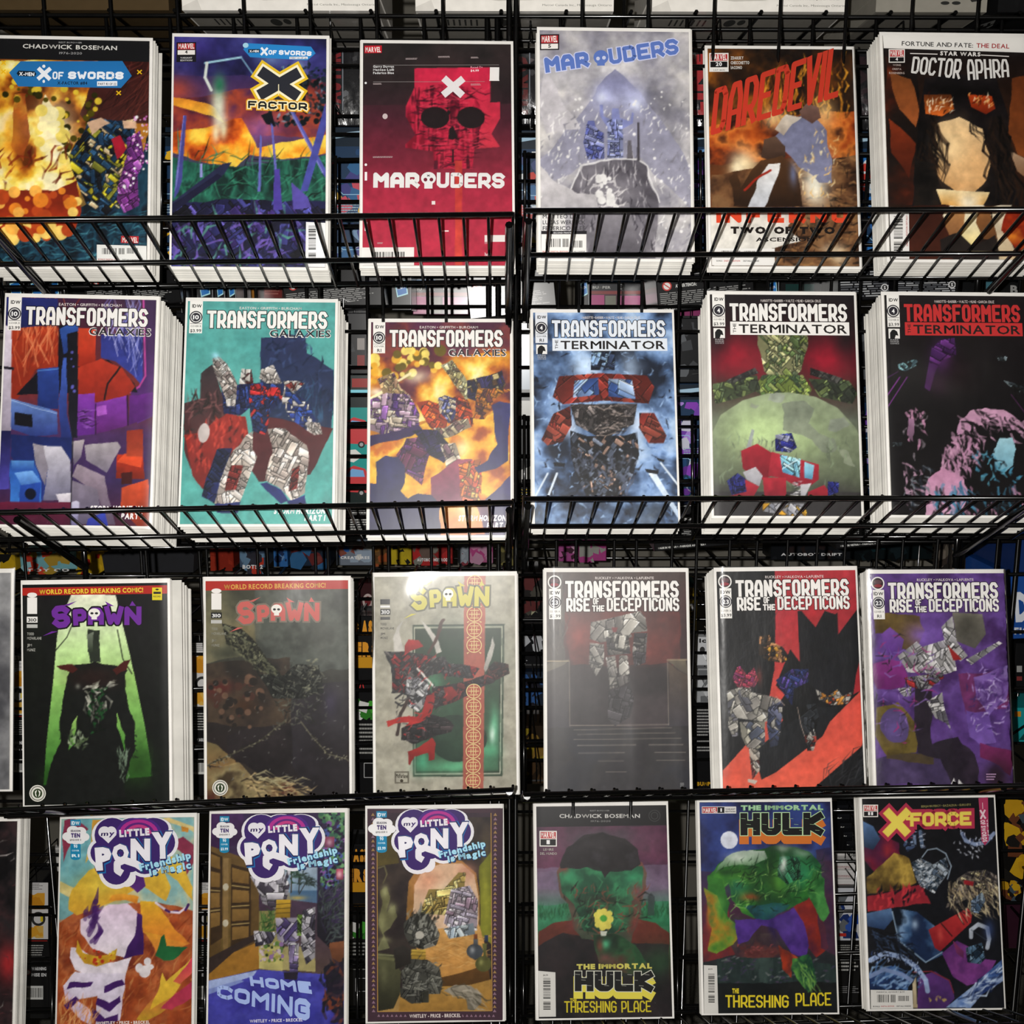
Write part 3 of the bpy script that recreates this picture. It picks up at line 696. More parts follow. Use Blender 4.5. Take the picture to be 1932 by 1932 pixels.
@cover(16, '''
bg 141012 241610 3a2014 2a1810 1c1210
W .06 4
f 120e0e;1c1412;4a1c10;a84020 3 .8 .7 1165,300 1360,400 1340,1130 1185,1130
g 7a4420 a85a2c 1180,380 1320,430 1360,620 1330,700 1250,600
g 8a3418 4a1c10 1190,640 1330,780 1300,980 1200,840
g 6a3418 8a4820 1860,440 2000,420 2000,900 1900,860 1840,720
g c8a888 8a6040 1850,820 1900,860 1980,900 1980,1000 1890,950
f 0c0a0a;161214;221a18 5 1 .6 1400,420 1760,420 1840,640 1850,860 1900,1140 1320,1140 1340,700
g f0cf9c d8a468 1570,640 1700,700 1750,880 1720,980 1650,1060 1560,1060 1460,960 1410,800 1430,690
b f8dca8 1540,800 90,120 .8
b f0c890 1600,960 90,70 .6
b a86030 1440,980 30,90 .4
s 0c0a0a;1a1412;2a1c14 60 .3 .022 -76 8 1400,640 1440,640 1420,900 1400,1000 1340,760
s 0c0a0a;1a1412;2c1e16 90 .3 .024 -84 8 1740,640 1800,640 1860,960 1800,1000 1760,960 1740,740
s 0c0a0a 7 .16 .012 -62 6 1600,660 1660,660 1680,720
f 0c0a0a;1a1614;34241a 6 1 .4 1330,880 1440,900 1520,1140 1330,1140
g f8e8b8 e8a850 1450,1040 1740,1060 1700,1140 1480,1140
b fff8e0 1620,1120 60,60 .9
g 3a1a12 4a2216 1300,1140 1520,1140 1540,1440 1300,1440
g f4ecd8 f8e49c 1520,1140 1700,1140 1760,1200 1640,1360 1560,1350 1490,1200
g c89058 8a5c38 1540,1140 1600,1180 1580,1300 1530,1340 1500,1240
g 9a6438 6a4426 1680,1150 1750,1180 1780,1320 1700,1320 1660,1240
g 201a18 2a2422 1470,1330 1560,1290 1640,1360 1760,1300 1780,1430 1470,1430
g f0e4c8 d8c098 1760,1150 1860,1140 1830,1300 1900,1440 1780,1440
f e05018;8a2410;f8a030 4 1 1 1840,1180 1990,1150 1990,1420 1880,1380 1800,1280
N
g 5a2c12 e87028 1380,520 1530,520 1545,600 1480,640 1390,625
g c84818 7a2410 1620,520 1750,530 1770,600 1720,630 1640,590
s f8b060;fff0d0;3a140a 30 .05 .012 60 30 1390,530 1530,530 1530,630 1400,620
s f8b060;fff0d0;3a140a 24 .05 .012 60 30 1625,525 1750,535 1760,620 1650,590
''')
def _(c):
    c.poly('e6e4df', [(1155, 190), (1950, 205), (1952, 292), (1160, 262)])
    c.text('FORTUNE AND FATE:', 1258, 248, 1648, 262, 25, '2c2c2c', .015); c.text('THE DEAL', 1666, 262, 1846, 268, 25, 'a02c30', .02)
    publisher_box(c, 1187, 268, 1275, 342, '4', split=.55)
    for k, t in enumerate(('WONG', 'CRESTA', 'ROSENBERG')): c.text(t, 1231-(22, 25, 42)[k], 360+22*k, 1231+(22, 25, 42)[k], 361+22*k, 11, 'b8a8a0', .02)
    c.line('ddd8d4', 5, [(1304, 292), (1454, 297)]); c.line('ddd8d4', 5, [(1690, 303), (1845, 312)]); c.text('STAR WARS', 1468, 302, 1688, 310, 22, 'e4e0dc', .04)
    c.block('DOCTOR', 1308, 400, 1580, 436, 92, 'dcdad6', .3, gap=.1, h1=112); c.block('APHRA', 1620, 442, 1852, 424, 116, 'dcdad6', .3, gap=.1, h1=98)
    c.poly('e4e2de', [(1190, 1170), (1298, 1175), (1300, 1432), (1200, 1430)]); c.bar(1200, 1180, 1280, 1400, vert=True, bg=None, frac=.8); c.text('DIGITAL EDITION DETAILS', 1292, 1360, 1290, 1190, 10, 'a44', .02)
# row 2 ----------------------------------------------------------
@cover(21, '''
bg 3a1c3c 5a2430 7a2c28 4a2c5c 3a2858 4a1c30
g a8381c 8a2818 30,270 440,300 430,560 330,520 200,520 100,680 30,700
s d86a40;e89060;7a2418 60 .5 .01 89 2 80,300 330,300 330,520 200,520 100,640
g 2c3480 3c48a8 560,330 790,330 790,620 740,560 640,480 560,460
s 8890e0;c8c8f8;202868 50 .4 .01 88 2 570,330 790,330 780,600 640,460
g 3a2048 5a2c78 790,130 870,130 850,780 760,820 720,640 790,600
l c04898 10 795,140 805,560 770,620 720,650
g 242c70 1c2050 30,120 320,130 320,270 30,300
W .012 10
g 0c0c14 14121c 325,280 440,275 440,500 600,470 740,600 760,650 90,660 200,540 320,520
g d84828 9a2818 430,290 530,300 530,510 430,505
g c03a24 8a2418 430,512 560,465 680,520 745,620 700,680 560,700 430,720
l 1c1014 10 665,510 600,600 580,690
g 3058a8 243c80 330,300 400,270 436,275 436,310 375,330 372,430 350,440
g 2c4898 1c2c68 205,520 325,510 325,740 210,740
l 5890d8 5 205,530 325,520
g 4060b8 243070 350,460 368,460 372,760 400,900 340,900 325,700
g 101018 181824 370,330 432,310 432,900 400,900 380,760
d 5a5ab0 6 .02 395,420 415,420 415,780 395,780
g 6a8cc8 2c3c80 55,680 240,730 320,755 320,880 180,890 60,850
l a8c0e8 4 60,690 235,745 320,765
p 101018 80,760 180,770 180,840 80,830
g 8a3cb0 5c2480 430,660 525,655 525,880 430,890
g 8a3cb0 5a2068 525,710 700,670 710,830 530,880
g 6a2888 4a1c60 715,670 850,650 840,780 715,830
l 281030 8 705,670 708,830
l 281030 5 530,715 530,880
p b05cc8 535,730 590,720 590,770 538,780
s 281030;9a5ac0 20 .09 .01 0 3 430,740 480,740 480,860 430,860
g 1c2860 24347c 60,880 400,900 400,1000 330,1240 230,1240 60,1000
g d8d4dc 6a6880 240,940 340,945 390,1020 395,1240 240,1240 270,1060
g a8a0a8 7a7484 180,930 240,940 270,1060 250,1160 200,1040
g c8bcc0 5c5468 400,920 470,910 450,1000 410,1050
g b0a8ac 7c7484 470,940 650,920 670,950 590,1090 480,1020
g a898a4 5a4a60 430,1040 580,1110 600,1220 640,1370 590,1370 540,1200 400,1110
g 8a8090 605870 395,1130 540,1180 570,1370 395,1370
g f0eaf0 a8a0b0 310,1210 395,1200 395,1290 350,1290
g 2850a0 3878c8 50,1020 190,1020 230,1140 230,1250 60,1250
g 5c98d8 2850a0 60,1020 190,1025 190,1070 70,1080
g 7ab0e8 4878c0 80,1090 180,1080 230,1140 120,1160
g 2850b0 1c3480 110,1160 230,1140 210,1340 110,1345
e 0c1024 170,1205 32,32
e 60a0e0 170,1290 24,20
g 1c1c48 5048a8 -20,850 60,860 50,1180 -20,1180
g c0361c 7a2010 650,990 790,990 800,1120 640,1120
p e05028 650,1030 690,985 790,1000 780,1060
p 401010 670,1090 730,1080 730,1150 670,1150
g e05830 8a2c14 670,1170 820,1120 820,1380 760,1380 670,1280
g 903020 b04428 700,860 790,850 790,1000 700,1000
g 6a1c38 4a1430 -20,1250 390,1250 390,1380 -20,1380
g 3c4cb8 2c3490 490,1340 580,1300 600,1380 480,1380
g d8d4e8 6a6490 420,1240 440,1250 430,1380 395,1380 395,1250
N
g e8e0ec 9a90a0 -10,260 62,290 60,860 -10,860
p 1c1824 0,500 75,510 75,525 0,515
l 181820 6 405,880 392,1380
''')
def _(c):
    tf_title(c, 'GALAXIES', '10', '$3.99', 'EASTON • GRIFFITH • BURCHAM'); storm(c, 500, 785, 1300, 1340)

@cover(22, '''
bg 5aa8a4 58a8a2 5aaca4 60b4a8
f 4c9894;5aaaa4;64b4ac 4 .5 1
W .02 8
g 2c3458 1c3050 1438,352 1500,352 1580,335 1690,350 1700,440 1800,500 1850,530 1850,640 1840,860 1438,880
s 182440;3a4c78 60 .1 .02 70 60 1438,352 1690,350 1840,560 1840,840 1438,860
s 142c48;30587a 40 .12 .012 88 4 1650,640 1840,640 1840,830 1640,830
g 5a2428 4a2024 1438,780 1850,850 1790,960 1720,1100 1440,1140 1350,1000
g 3a3438 5c2828 1110,540 1170,490 1220,640 1280,760 1250,900 1050,1060 1008,960 1008,700 1100,680
s 24201f;7c5050 60 .1 .016 50 60 1010,690 1240,640 1270,800 1020,960
g 9a2c24 7a2420 1008,880 1100,860 1250,760 1360,780 1400,1060 1120,1170 1060,1100 1050,1040
s d04838;401818;b83c30 80 .07 .02 85 20 1008,900 1200,790 1350,790 1380,1080 1100,1120
e c8c0bc 1122,865 34,52
k 20306c;2c4288;1a2450 .06 1225,620 1380,590 1380,730 1330,770 1230,760
k d8d0c8;b8aca4;e6e0d8;8a7c78 .05 1168,460 1200,440 1250,490 1310,600 1300,720 1250,720 1230,640 1180,540
b a8e8f8 1186,440 22,18 1
k 6a2c30;d8d0c8 .07 1330,520 1390,520 1400,600 1320,600
k d8d0c8;c0b4ac .07 1440,520 1510,500 1560,600 1500,620 1430,570
k 24366c;2c4a98;1c2448;c83030 .05 1380,600 1560,600 1560,700 1500,760 1470,880 1400,860 1380,720
k c82c2c;a82428 .07 1382,610 1440,605 1440,665 1385,665
k c82c2c;a82428 .07 1490,620 1545,620 1550,670 1490,670
k d8d0c8;8a3430 .06 1565,590 1640,585 1690,600 1640,645 1590,640
k 24387c;d8d0c8;2c4a98 .06 1560,600 1620,640 1720,720 1750,800 1700,860 1590,780 1560,700
k dcd4cc;b8aca4 .05 1700,810 1770,820 1785,880 1740,890 1700,860
k d8ccc0;a89c94;e4dcd4 .08 1360,880 1400,860 1400,960 1430,1000 1330,1250 1180,1250 1220,1080 1290,960 1330,930
k 7a2824;8a302c .07 1280,1040 1350,1045 1310,1180 1240,1180
k 24306c;182448 .09 1200,960 1285,950 1200,1180 1180,1250 1115,1210 1140,1110
k d8ccc0;a89c94;e4dcd4 .08 1480,850 1580,850 1700,940 1710,1000 1690,1200 1620,1240 1550,1170 1470,1130 1510,970
k 7a2824;5c2020 .07 1620,1070 1660,1050 1650,1170 1600,1190
g 2c3880 1c2454 1590,1240 1690,1210 1700,1260 1600,1260
g 24306c 1c2454 1180,1250 1330,1250 1320,1310 1200,1300
p 24306c 1445,1150 1480,1140 1560,1180 1600,1240 1560,1260
N
''')
def _(c):
    tf_title(c, 'GALAXIES', '10', '$3.99', 'EASTON • GRIFFITH • BURCHAM', pk=.3); storm(c, 1520, 1805, 1312, 1350)

@cover(23, '''
bg 4a2040 8a4a24 c87c24 c88428 a85c20 6a3a4c 3a2a60
W .05 5
f 5a2030;a8541c;e09424;f8d860;fff4b8 4 1 1 160,400 920,400 920,760 160,800
f 5a2448;8a3a34;4a1c38 5 .8 1 160,240 920,240 920,420 160,440
f a8501c;e8a428;f6cc48;c87020 5 1 1 160,860 920,700 920,1200 160,1200
d f8e070;e8b030;6a5a10 40 .04 160,400 560,400 560,520 160,560
b fff8d0 420,540 80,40 .7
b fff0b0 660,920 50,50 .9
b ffffe8 200,620 60,30 .8
l fff4c0 16 165,660 300,560 380,520
k c8a878;a8866a;d8c090;6a3c60 .05 195,540 290,510 330,600 380,640 330,680 240,640
k b89cae;6a3c8a;8a5ca0;d8c8b0;4a2c6c .07 165,660 250,620 380,640 430,740 420,820 340,830 240,850 165,830
k c84418;a83818;e06a20;5a1c2c .07 415,680 480,665 540,690 640,640 690,660 720,740 720,800 560,860 480,820
k 3c3c7c;7c84c0;c8b8a0 .05 530,650 570,640 630,660 630,760 590,790 540,740
k d8d8a8;a89868;6a5a48;c8c080 .05 545,480 610,450 700,600 760,620 680,660 600,560
k 302860;c8b880;5a3c20;1c1838 .06 680,560 860,520 880,600 760,680 690,650
k e89028;5a2c2c;c06820 .06 740,600 915,620 860,640 780,760 720,760
k b8a890;7a5c5a;d8c8a0 .06 500,820 560,820 620,780 700,760 710,810 600,860 520,880
g 3c2858 2a2050 165,860 420,800 440,830 380,860 165,910
k 5c2c6c;6a2c50;7a4468 .09 360,870 440,870 480,960 440,1120 350,1060 310,960
k 2a2050;1c1c38 .1 390,830 520,830 620,920 560,1000 480,960
k c8bca8;7c5c68;a89080 .06 540,900 620,890 660,980 640,1200 560,1200 570,980
g 9a4a60 6a2c4c 490,1080 640,970 720,980 740,1260 500,1260
k e07828;c8502c;f0c060 .06 640,1000 760,980 760,1100 760,1240 660,1240
g 2c2c5c 24244c 200,1000 250,968 320,975 352,1020 350,1110 325,1160 370,1195 420,1165 500,1170 545,1230 540,1390 160,1390 160,1110 195,1110
b 3c3c70 270,1050 30,50 .5
g 34346c 28285c 820,700 860,680 915,700 915,1000 840,1040 740,1060 725,1030 800,990 850,900 830,800
g f0b860 d87838 545,1230 730,1220 780,1390 540,1390
b fff0d0 680,1260 60,60 .8
g 3c3470 24244c 915,1080 915,1390 880,1390 780,1200
N
''')
def _(c):
    tf_title(c, 'GALAXIES', '10', 'RI', 'EASTON • GRIFFITH • BURCHAM', pk=-.6); storm(c, 640, 895, 1315, 1355)

@cover(24, '''
bg 30384c 6a86b0 7890b8 586c90 4c586c 3a4450
W .08 5
f 1c2434;4c6488;84a4d0;b8d0ec 5 1 1
f 0c1018;3a4a64;90b0d8 9 .6 1 1035,1190 1830,1190 1830,1340 1035,1340
s a8c8f0;101420;5878a8 260 .06 .014 50 90 1035,400 1800,400 1800,1330 1035,1330
b d8ecff 1320,470 60,90 .8
b c8e0fc 1560,500 60,80 .7
b d8e8fc 1240,800 60,60 .9
b d8e8fc 1610,800 60,60 .9
N
k 7a2820;8a3028;a04030;5c2018 .16 1180,540 1400,525 1650,540 1690,600 1660,690 1420,672 1200,690 1145,650
k 7898c8;34508a;a8c0e0 .11 1262,565 1390,548 1395,640 1255,655
k 7898c8;34508a;a8c0e0 .11 1445,555 1570,560 1590,665 1445,650
k 1c2438;8fb0d8;3a4a6c .06 1355,400 1400,380 1480,400 1480,510 1350,510
k 5a5454;2c2828;8a807c .05 1240,690 1600,690 1580,800 1500,830 1460,860 1380,860 1270,800
s 1c1818;9a8c84 60 .12 .014 0 10 1350,700 1500,700 1480,870 1370,860
k 7a2820;5c2018;a04838 .1 1150,740 1240,700 1250,800 1200,890 1120,910 1085,880
k 7a2820;5c2018;a04838 .1 1610,740 1690,740 1755,860 1740,900 1660,900 1610,820
k 22242c;4a5262;8490a4;101218;a88878 .06 1240,830 1330,860 1530,860 1600,840 1610,960 1580,1060 1520,1180 1420,1200 1330,1180 1270,1060 1245,960
s 181a20;586074 90 .1 .02 75 60 1260,980 1600,980 1540,1190 1320,1190
l e8f4ff 10 1120,1060 1050,1190
l e8f4ff 12 1170,1060 1120,1190
g e8f4ff c8dcf4 1660,1060 1700,1060 1825,1270 1825,1310
l e8f4ff 10 1725,1005 1815,1120
p 14161c 1150,1000 1215,1005 1210,1025 1155,1020
p 14161c 1640,1035 1715,1045 1710,1065 1650,1055
p 14161c 1700,975 1745,990 1740,1000 1710,992
''')
def _(c):
    tf_title(c, 'TERM', '4', 'RI', 'MARIOTTE • BARBER • WALTZ • MILNE • GARCIA CRUZ', col='dde2e8', plate='dcdfe4', pk=-.5)

@cover(25, '''
bg 1c181c 2a1418 5c1420 3a2420 606658 70785e 585a50 3a3838
W .04 4
b a81830 330,430 150,110 .9
b 8a1428 420,500 130,90 .8
b a81830 860,470 130,120 .9
b 101012 240,330 70,120 .7
b 101012 940,330 70,160 .7
N
k a8a878;7a8a48;5c7044;c8c890;6a7a58 .06 465,320 735,320 740,380 720,440 700,520 640,580 560,580 500,520 480,420 465,380
k 8aa048;5c7a40;3c5438;a8b868 .05 490,540 710,540 760,620 740,660 500,660 440,620
k 4c5c3c;2c3428;7a8c50 .07 215,590 460,540 480,620 380,660 230,700
k 4c5c3c;2c3428;7a8c50 .07 740,560 960,570 1010,640 980,700 800,660
k 2c2c2c;4c4c48 .05 290,570 450,500 470,530 320,590
k 2c2c2c;4c4c48 .05 750,500 930,560 900,590 750,540
g 9aa886 5c6450 205,870 260,760 380,680 520,640 640,635 780,660 900,720 1000,830 1035,900 1040,1000 1040,1190 205,1190
b d0e8a8 480,860 200,150 .8
b c8e0a0 700,900 150,120 .5
W .05 10
p a0a898 540,640 620,645 600,690 530,680
f 7c8474;8f9784 8 .9 1 600,700 720,680 780,720 740,800 800,860 900,890 900,950 820,970 760,900 690,860 600,840 620,760
p 8c9484 860,780 930,760 970,800 900,850 850,830
p 98a08c 430,690 480,700 460,720 430,715
p 8a927c 900,950 960,980 1010,1050 930,1020
N
s 8a9a7c;6a7460 60 .1 .014 85 30 230,920 1020,940 1030,1180 230,1180
g 3a3838 343234 205,1190 1035,1190 1040,1330 215,1330
b 3a3838 300,1200 150,70 .8
b 3a3838 900,1200 150,70 .8
p 9aa0a0 430,838 445,845 405,1040 375,1035
g b02838 7a1c28 370,960 460,920 540,970 560,1090 470,1130 380,1060
g c03040 8a2030 540,965 800,1035 800,1120 720,1180 590,1110 520,1100
k a8e0f0;5898b8;80c0d8 .09 585,980 700,1005 695,1110 600,1080
k 2c3088;4048a8;8a8ca8 .06 560,870 650,860 680,940 640,970 560,960
g a8e0f0 5898b8 720,1020 775,1040 765,1120 720,1110
l dcf4fa 5 600,1060 680,1010
g c8c8cc a0a0a8 380,1080 450,1050 490,1100 470,1160 400,1120
k 2c3088;4048a8;1c2060 .05 290,1130 350,1085 400,1120 400,1200 320,1215
g c03040 8a2030 390,1120 470,1160 440,1215 300,1215 400,1190
g b82c3c 8a2030 490,1110 620,1110 620,1225 500,1225
s e8e8e8;303038 40 .05 .01 0 4 640,1130 705,1130 695,1220 640,1220
g d8d8dc 9a9aa0 700,1150 760,1140 720,1225 700,1225
g c03040 7a1c28 740,1190 830,1150 860,1190 840,1225 740,1225
k 2c3088;4048a8 .05 850,1130 910,1135 910,1190 850,1215
k b8b8c0;d8a030;8a8c98 .07 490,1255 720,1255 740,1330 590,1320 490,1300
''')
def _(c):
    tf_title(c, 'TERM', '4', '$3.99', 'MARIOTTE • BARBER • WALTZ • MILNE • GARCIA CRUZ')

@cover(26, '''
bg 1c181a 181416 141214 141214 141214
b 5a2a70 1480,460 60,90 .9
k 6a3482;52286a;3c1c50 .12 1425,400 1470,360 1550,345 1560,440 1480,470 1450,520 1415,640 1385,620
b 3c1c38 1460,600 60,60 .6
b 28181c 1560,540 110,120 .5
k 8cc0c8;3a5058;181818 .04 1237,490 1340,460 1355,490 1280,530 1245,515
k 8a9aa0;2a3034;181818 .04 1780,445 1840,450 1830,480 1790,470
k 8a9aa0;2a3034;181818 .04 1815,580 1930,610 1930,650 1880,640
k 8a9aa0;2a3034;181818 .05 1200,920 1265,920 1260,940 1210,945
l 8a3c9a 6 1175,670 1250,560
l 8a3c9a 5 1180,730 1290,560
l 5a2c6a 4 1170,570 1240,530
l 5a2c5a 4 1860,660 1950,780
W .04 12
g d0a0bc c090b0 1640,750 1720,728 1820,740 1900,790 1925,850 1850,850 1790,800 1700,810 1640,860 1560,880 1580,800
s d0a0bc;141214 80 .12 .024 -40 40 1560,760 1720,728 1900,790 1920,860 1600,900
s d0a0bc;c490b0;141214 150 .1 .022 -70 40 1520,880 1640,860 1700,960 1620,1080 1490,1060 1480,980
g c890b0 d8a8c4 1490,1060 1560,1090 1600,1130 1630,1180 1600,1320 1390,1320 1385,1190 1400,1120 1440,1090
s 387090;141214;4a90b0 40 .16 .026 -85 22 1440,1130 1600,1140 1590,1320 1420,1320
g a8d4e0 7ab0c4 1790,900 1870,895 1880,960 1870,1050 1830,1085 1780,1070 1760,990
s 4890b0;141214;5aa0b8 40 .06 .02 60 80 1650,980 1760,980 1900,1100 1900,1160 1700,1150
s c890b0;4888a8;141214;22303a 60 .1 .02 -75 30 1620,1160 1920,1160 1930,1320 1620,1320
s c890b0;8a8088;141214 50 .06 .02 -80 40 1290,740 1400,740 1390,900 1320,1000 1290,860
g a87c9c 6a5064 1300,790 1335,800 1335,920 1300,900
s c8a0b8;2c3440;141214;7a8088 60 .09 .02 -60 50 1250,1030 1400,1000 1390,1200 1280,1300
N
''')
def _(c):
    tf_title(c, 'TERM', '4', '$3.99', 'MARIOTTE • BARBER • WALTZ • MILNE • GARCIA CRUZ', col='c03434')
# row 3 ----------------------------------------------------------
def horror_logo(c, x0, x1, yb, h, col, out):
    """spiky six-part title lettering with a small skull plate in the middle"""
    W = x1-x0
    for cc, e in ((out, 9), (col, 0)):
        c.block('S', x0+W*.02, yb+h*.22, x0+W*.22, yb+h*.1, h*1.18, cc, .34, extra=e, gap=.04)
        c.block('P', x0+W*.24, yb+h*.05, x0+W*.4, yb, h*.86, cc, .36, extra=e, gap=.06)
        c.block('A', x0+W*.4, yb-h*.0, x0+W*.58, yb, h*.9, cc, .3, extra=e, gap=.02)
        c.block('WN', x0+W*.58, yb, x1, yb+h*.02, h*.98, cc, .3, extra=e, gap=.05)
        for a, b, d in ((.0, .35, -.1), (.12, -1.0, .16), (.62, -.98, -.03), (.86, -1.0, .03)):
            c.poly(cc, [(x0+W*a, yb+h*b), (x0+W*(a+.07), yb+h*b), (x0+W*(a+d), yb+h*(b+(-.25 if b < 0 else .25)))])
    m = x0+W*.47
    c.ell('e6e4dc', m, yb-h*.62, W*.065, h*.24); c.poly('e6e4dc', R(m-W*.03, yb-h*.5, m+W*.03, yb-h*.28)); c.ell('222', m-W*.025, yb-h*.6, W*.018, h*.06); c.ell('222', m+W*.025, yb-h*.6, W*.018, h*.06)
def img_column(c, x0, y0, x1, y1, dark=False, fg='e6e4e0'):
    w = x1-x0; h = y1-y0
    c.ell(fg, (x0+x1)/2, y0+h*.06, w*.46, h*.07); c.poly(fg, R(x0+w*.04, y0+h*.13, x1-w*.04, y0+h*.6)); c.text('image', x0+w*.06, y0+h*.66, x1-w*.06, y0+h*.66, h*.03, '222', .03)
    c.poly(fg if not dark else '1c1c1c', R(x0, y0+h*.68, x1, y0+h*.85)); c.text('310', x0+w*.1, y0+h*.82, x1-w*.1, y0+h*.82, h*.1, '222' if not dark else 'eee', .02); c.poly('b8b8b4', R(x0, y0+h*.9, x1, y1))
def seal(c, cx, cy, r):
    c.ell('d8d6cc', cx, cy, r, r); c.ell('1c1c18', cx, cy, r*.86, r*.86); c.ell('d8d6cc', cx, cy, r*.78, r*.78); c.ell('2a3a20', cx, cy, r*.56, r*.56)
    for sg in (-1, 1): c.poly('e6e4dc', [(cx+sg*r*.06, cy-r*.42), (cx+sg*r*.34, cy-r*.2), (cx+sg*r*.28, cy+r*.25), (cx+sg*r*.08, cy+r*.45), (cx+sg*r*.2, cy)])

@cover(31, '''
bg 181618 121412 101210 0e120e
g f0f2dc a8d878 400,175 640,190 720,520 740,620 290,700 315,420 330,330
g a8d878 2c6a20 290,690 740,610 800,900 845,1180 240,1230 255,1010
b 284a1c 760,1120 110,110 .9
b 1c3a14 300,1190 80,60 .7
l 181a16 5 310,490 370,420 400,350
l 181a16 6 650,380 680,540 730,620
W .03 10
p 141614 245,1240 330,1000 330,860 360,730 385,600 360,590 400,575 520,560 640,575 700,600 690,620 700,760 740,880 745,1030 720,1080 690,1240 700,1300 240,1340
g a8d070 4c8c34 395,900 425,850 415,1000 370,1040
g 98cc68 3c7c2c 645,830 700,960 690,1040 650,900
b 3c1c18 520,640 150,60 .5
p 4a1c18 310,580 400,570 430,600 400,620 340,600
p 4a1c18 620,600 680,555 720,545 690,600 640,625
p 2a3028 480,370 550,380 555,560 500,560
g 7a8274 30382c 480,400 515,385 515,500 490,500
N
s 141614 46 .04 .014 10 40 330,780 380,780 370,1100 320,1100
s 141614 46 .04 .014 170 40 700,780 750,880 770,1080 720,1090
s c8c8b8;8a8a7c;e0e0d0 14 .06 .02 20 30 410,670 620,660 600,720 460,730
b 8a8a80 430,690 14,14 .8
b 9a9a90 612,680 14,14 .8
s c0c0b0;6a6a60 20 .1 .02 -80 8 470,720 600,720 560,860 480,860
s 1c4a24;0c140c 50 .05 .02 60 80 480,700 580,700 560,950 500,950
s 586a48;1c281c;a0b090 34 .06 .018 60 60 370,950 470,960 460,1040 390,1020
s 7a9078;1c241c 26 .1 .014 85 10 650,1060 700,1060 700,1270 665,1270
W .1 3
f 0e100e;141814;101210 4 .6 1 850,150 940,150 960,1330 860,1330
b 1c2018 180,500 60,300 .5
''')
def _(c):
    c.poly('0e0e10', [(120, 130), (928, 118), (928, 140), (120, 150)]); c.poly('a8241c', [(120, 148), (928, 132), (928, 178), (120, 190)]); c.text('WORLD RECORD BREAKING COMIC!', 215, 182, 795, 170, 26, 'e0c838', .03)
    c.poly('d8c824', R(845, 145, 900, 214)); c.poly('222', [(860, 155), (872, 150), (886, 155), (872, 161)]); c.poly('222', R(852, 168, 894, 180)); c.text('RECORD', 852, 198, 893, 198, 9, '222', .03)
    img_column(c, 145, 175, 205, 368); horror_logo(c, 285, 790, 350, 105, '6c2c94', '171218')
    for k, t in enumerate(('TODD', 'MCFARLANE')): c.text(t, 148, 408+24*k, (186, 228)[k], 408+24*k, 15, 'a8a8a0', .02)
    for k, t in enumerate(('JIM', 'MUNIZ')): c.text(t, 148, 470+26*k, (174, 194)[k], 470+26*k, 15, 'a8a8a0', .02)
    seal(c, 206, 1277, 46)

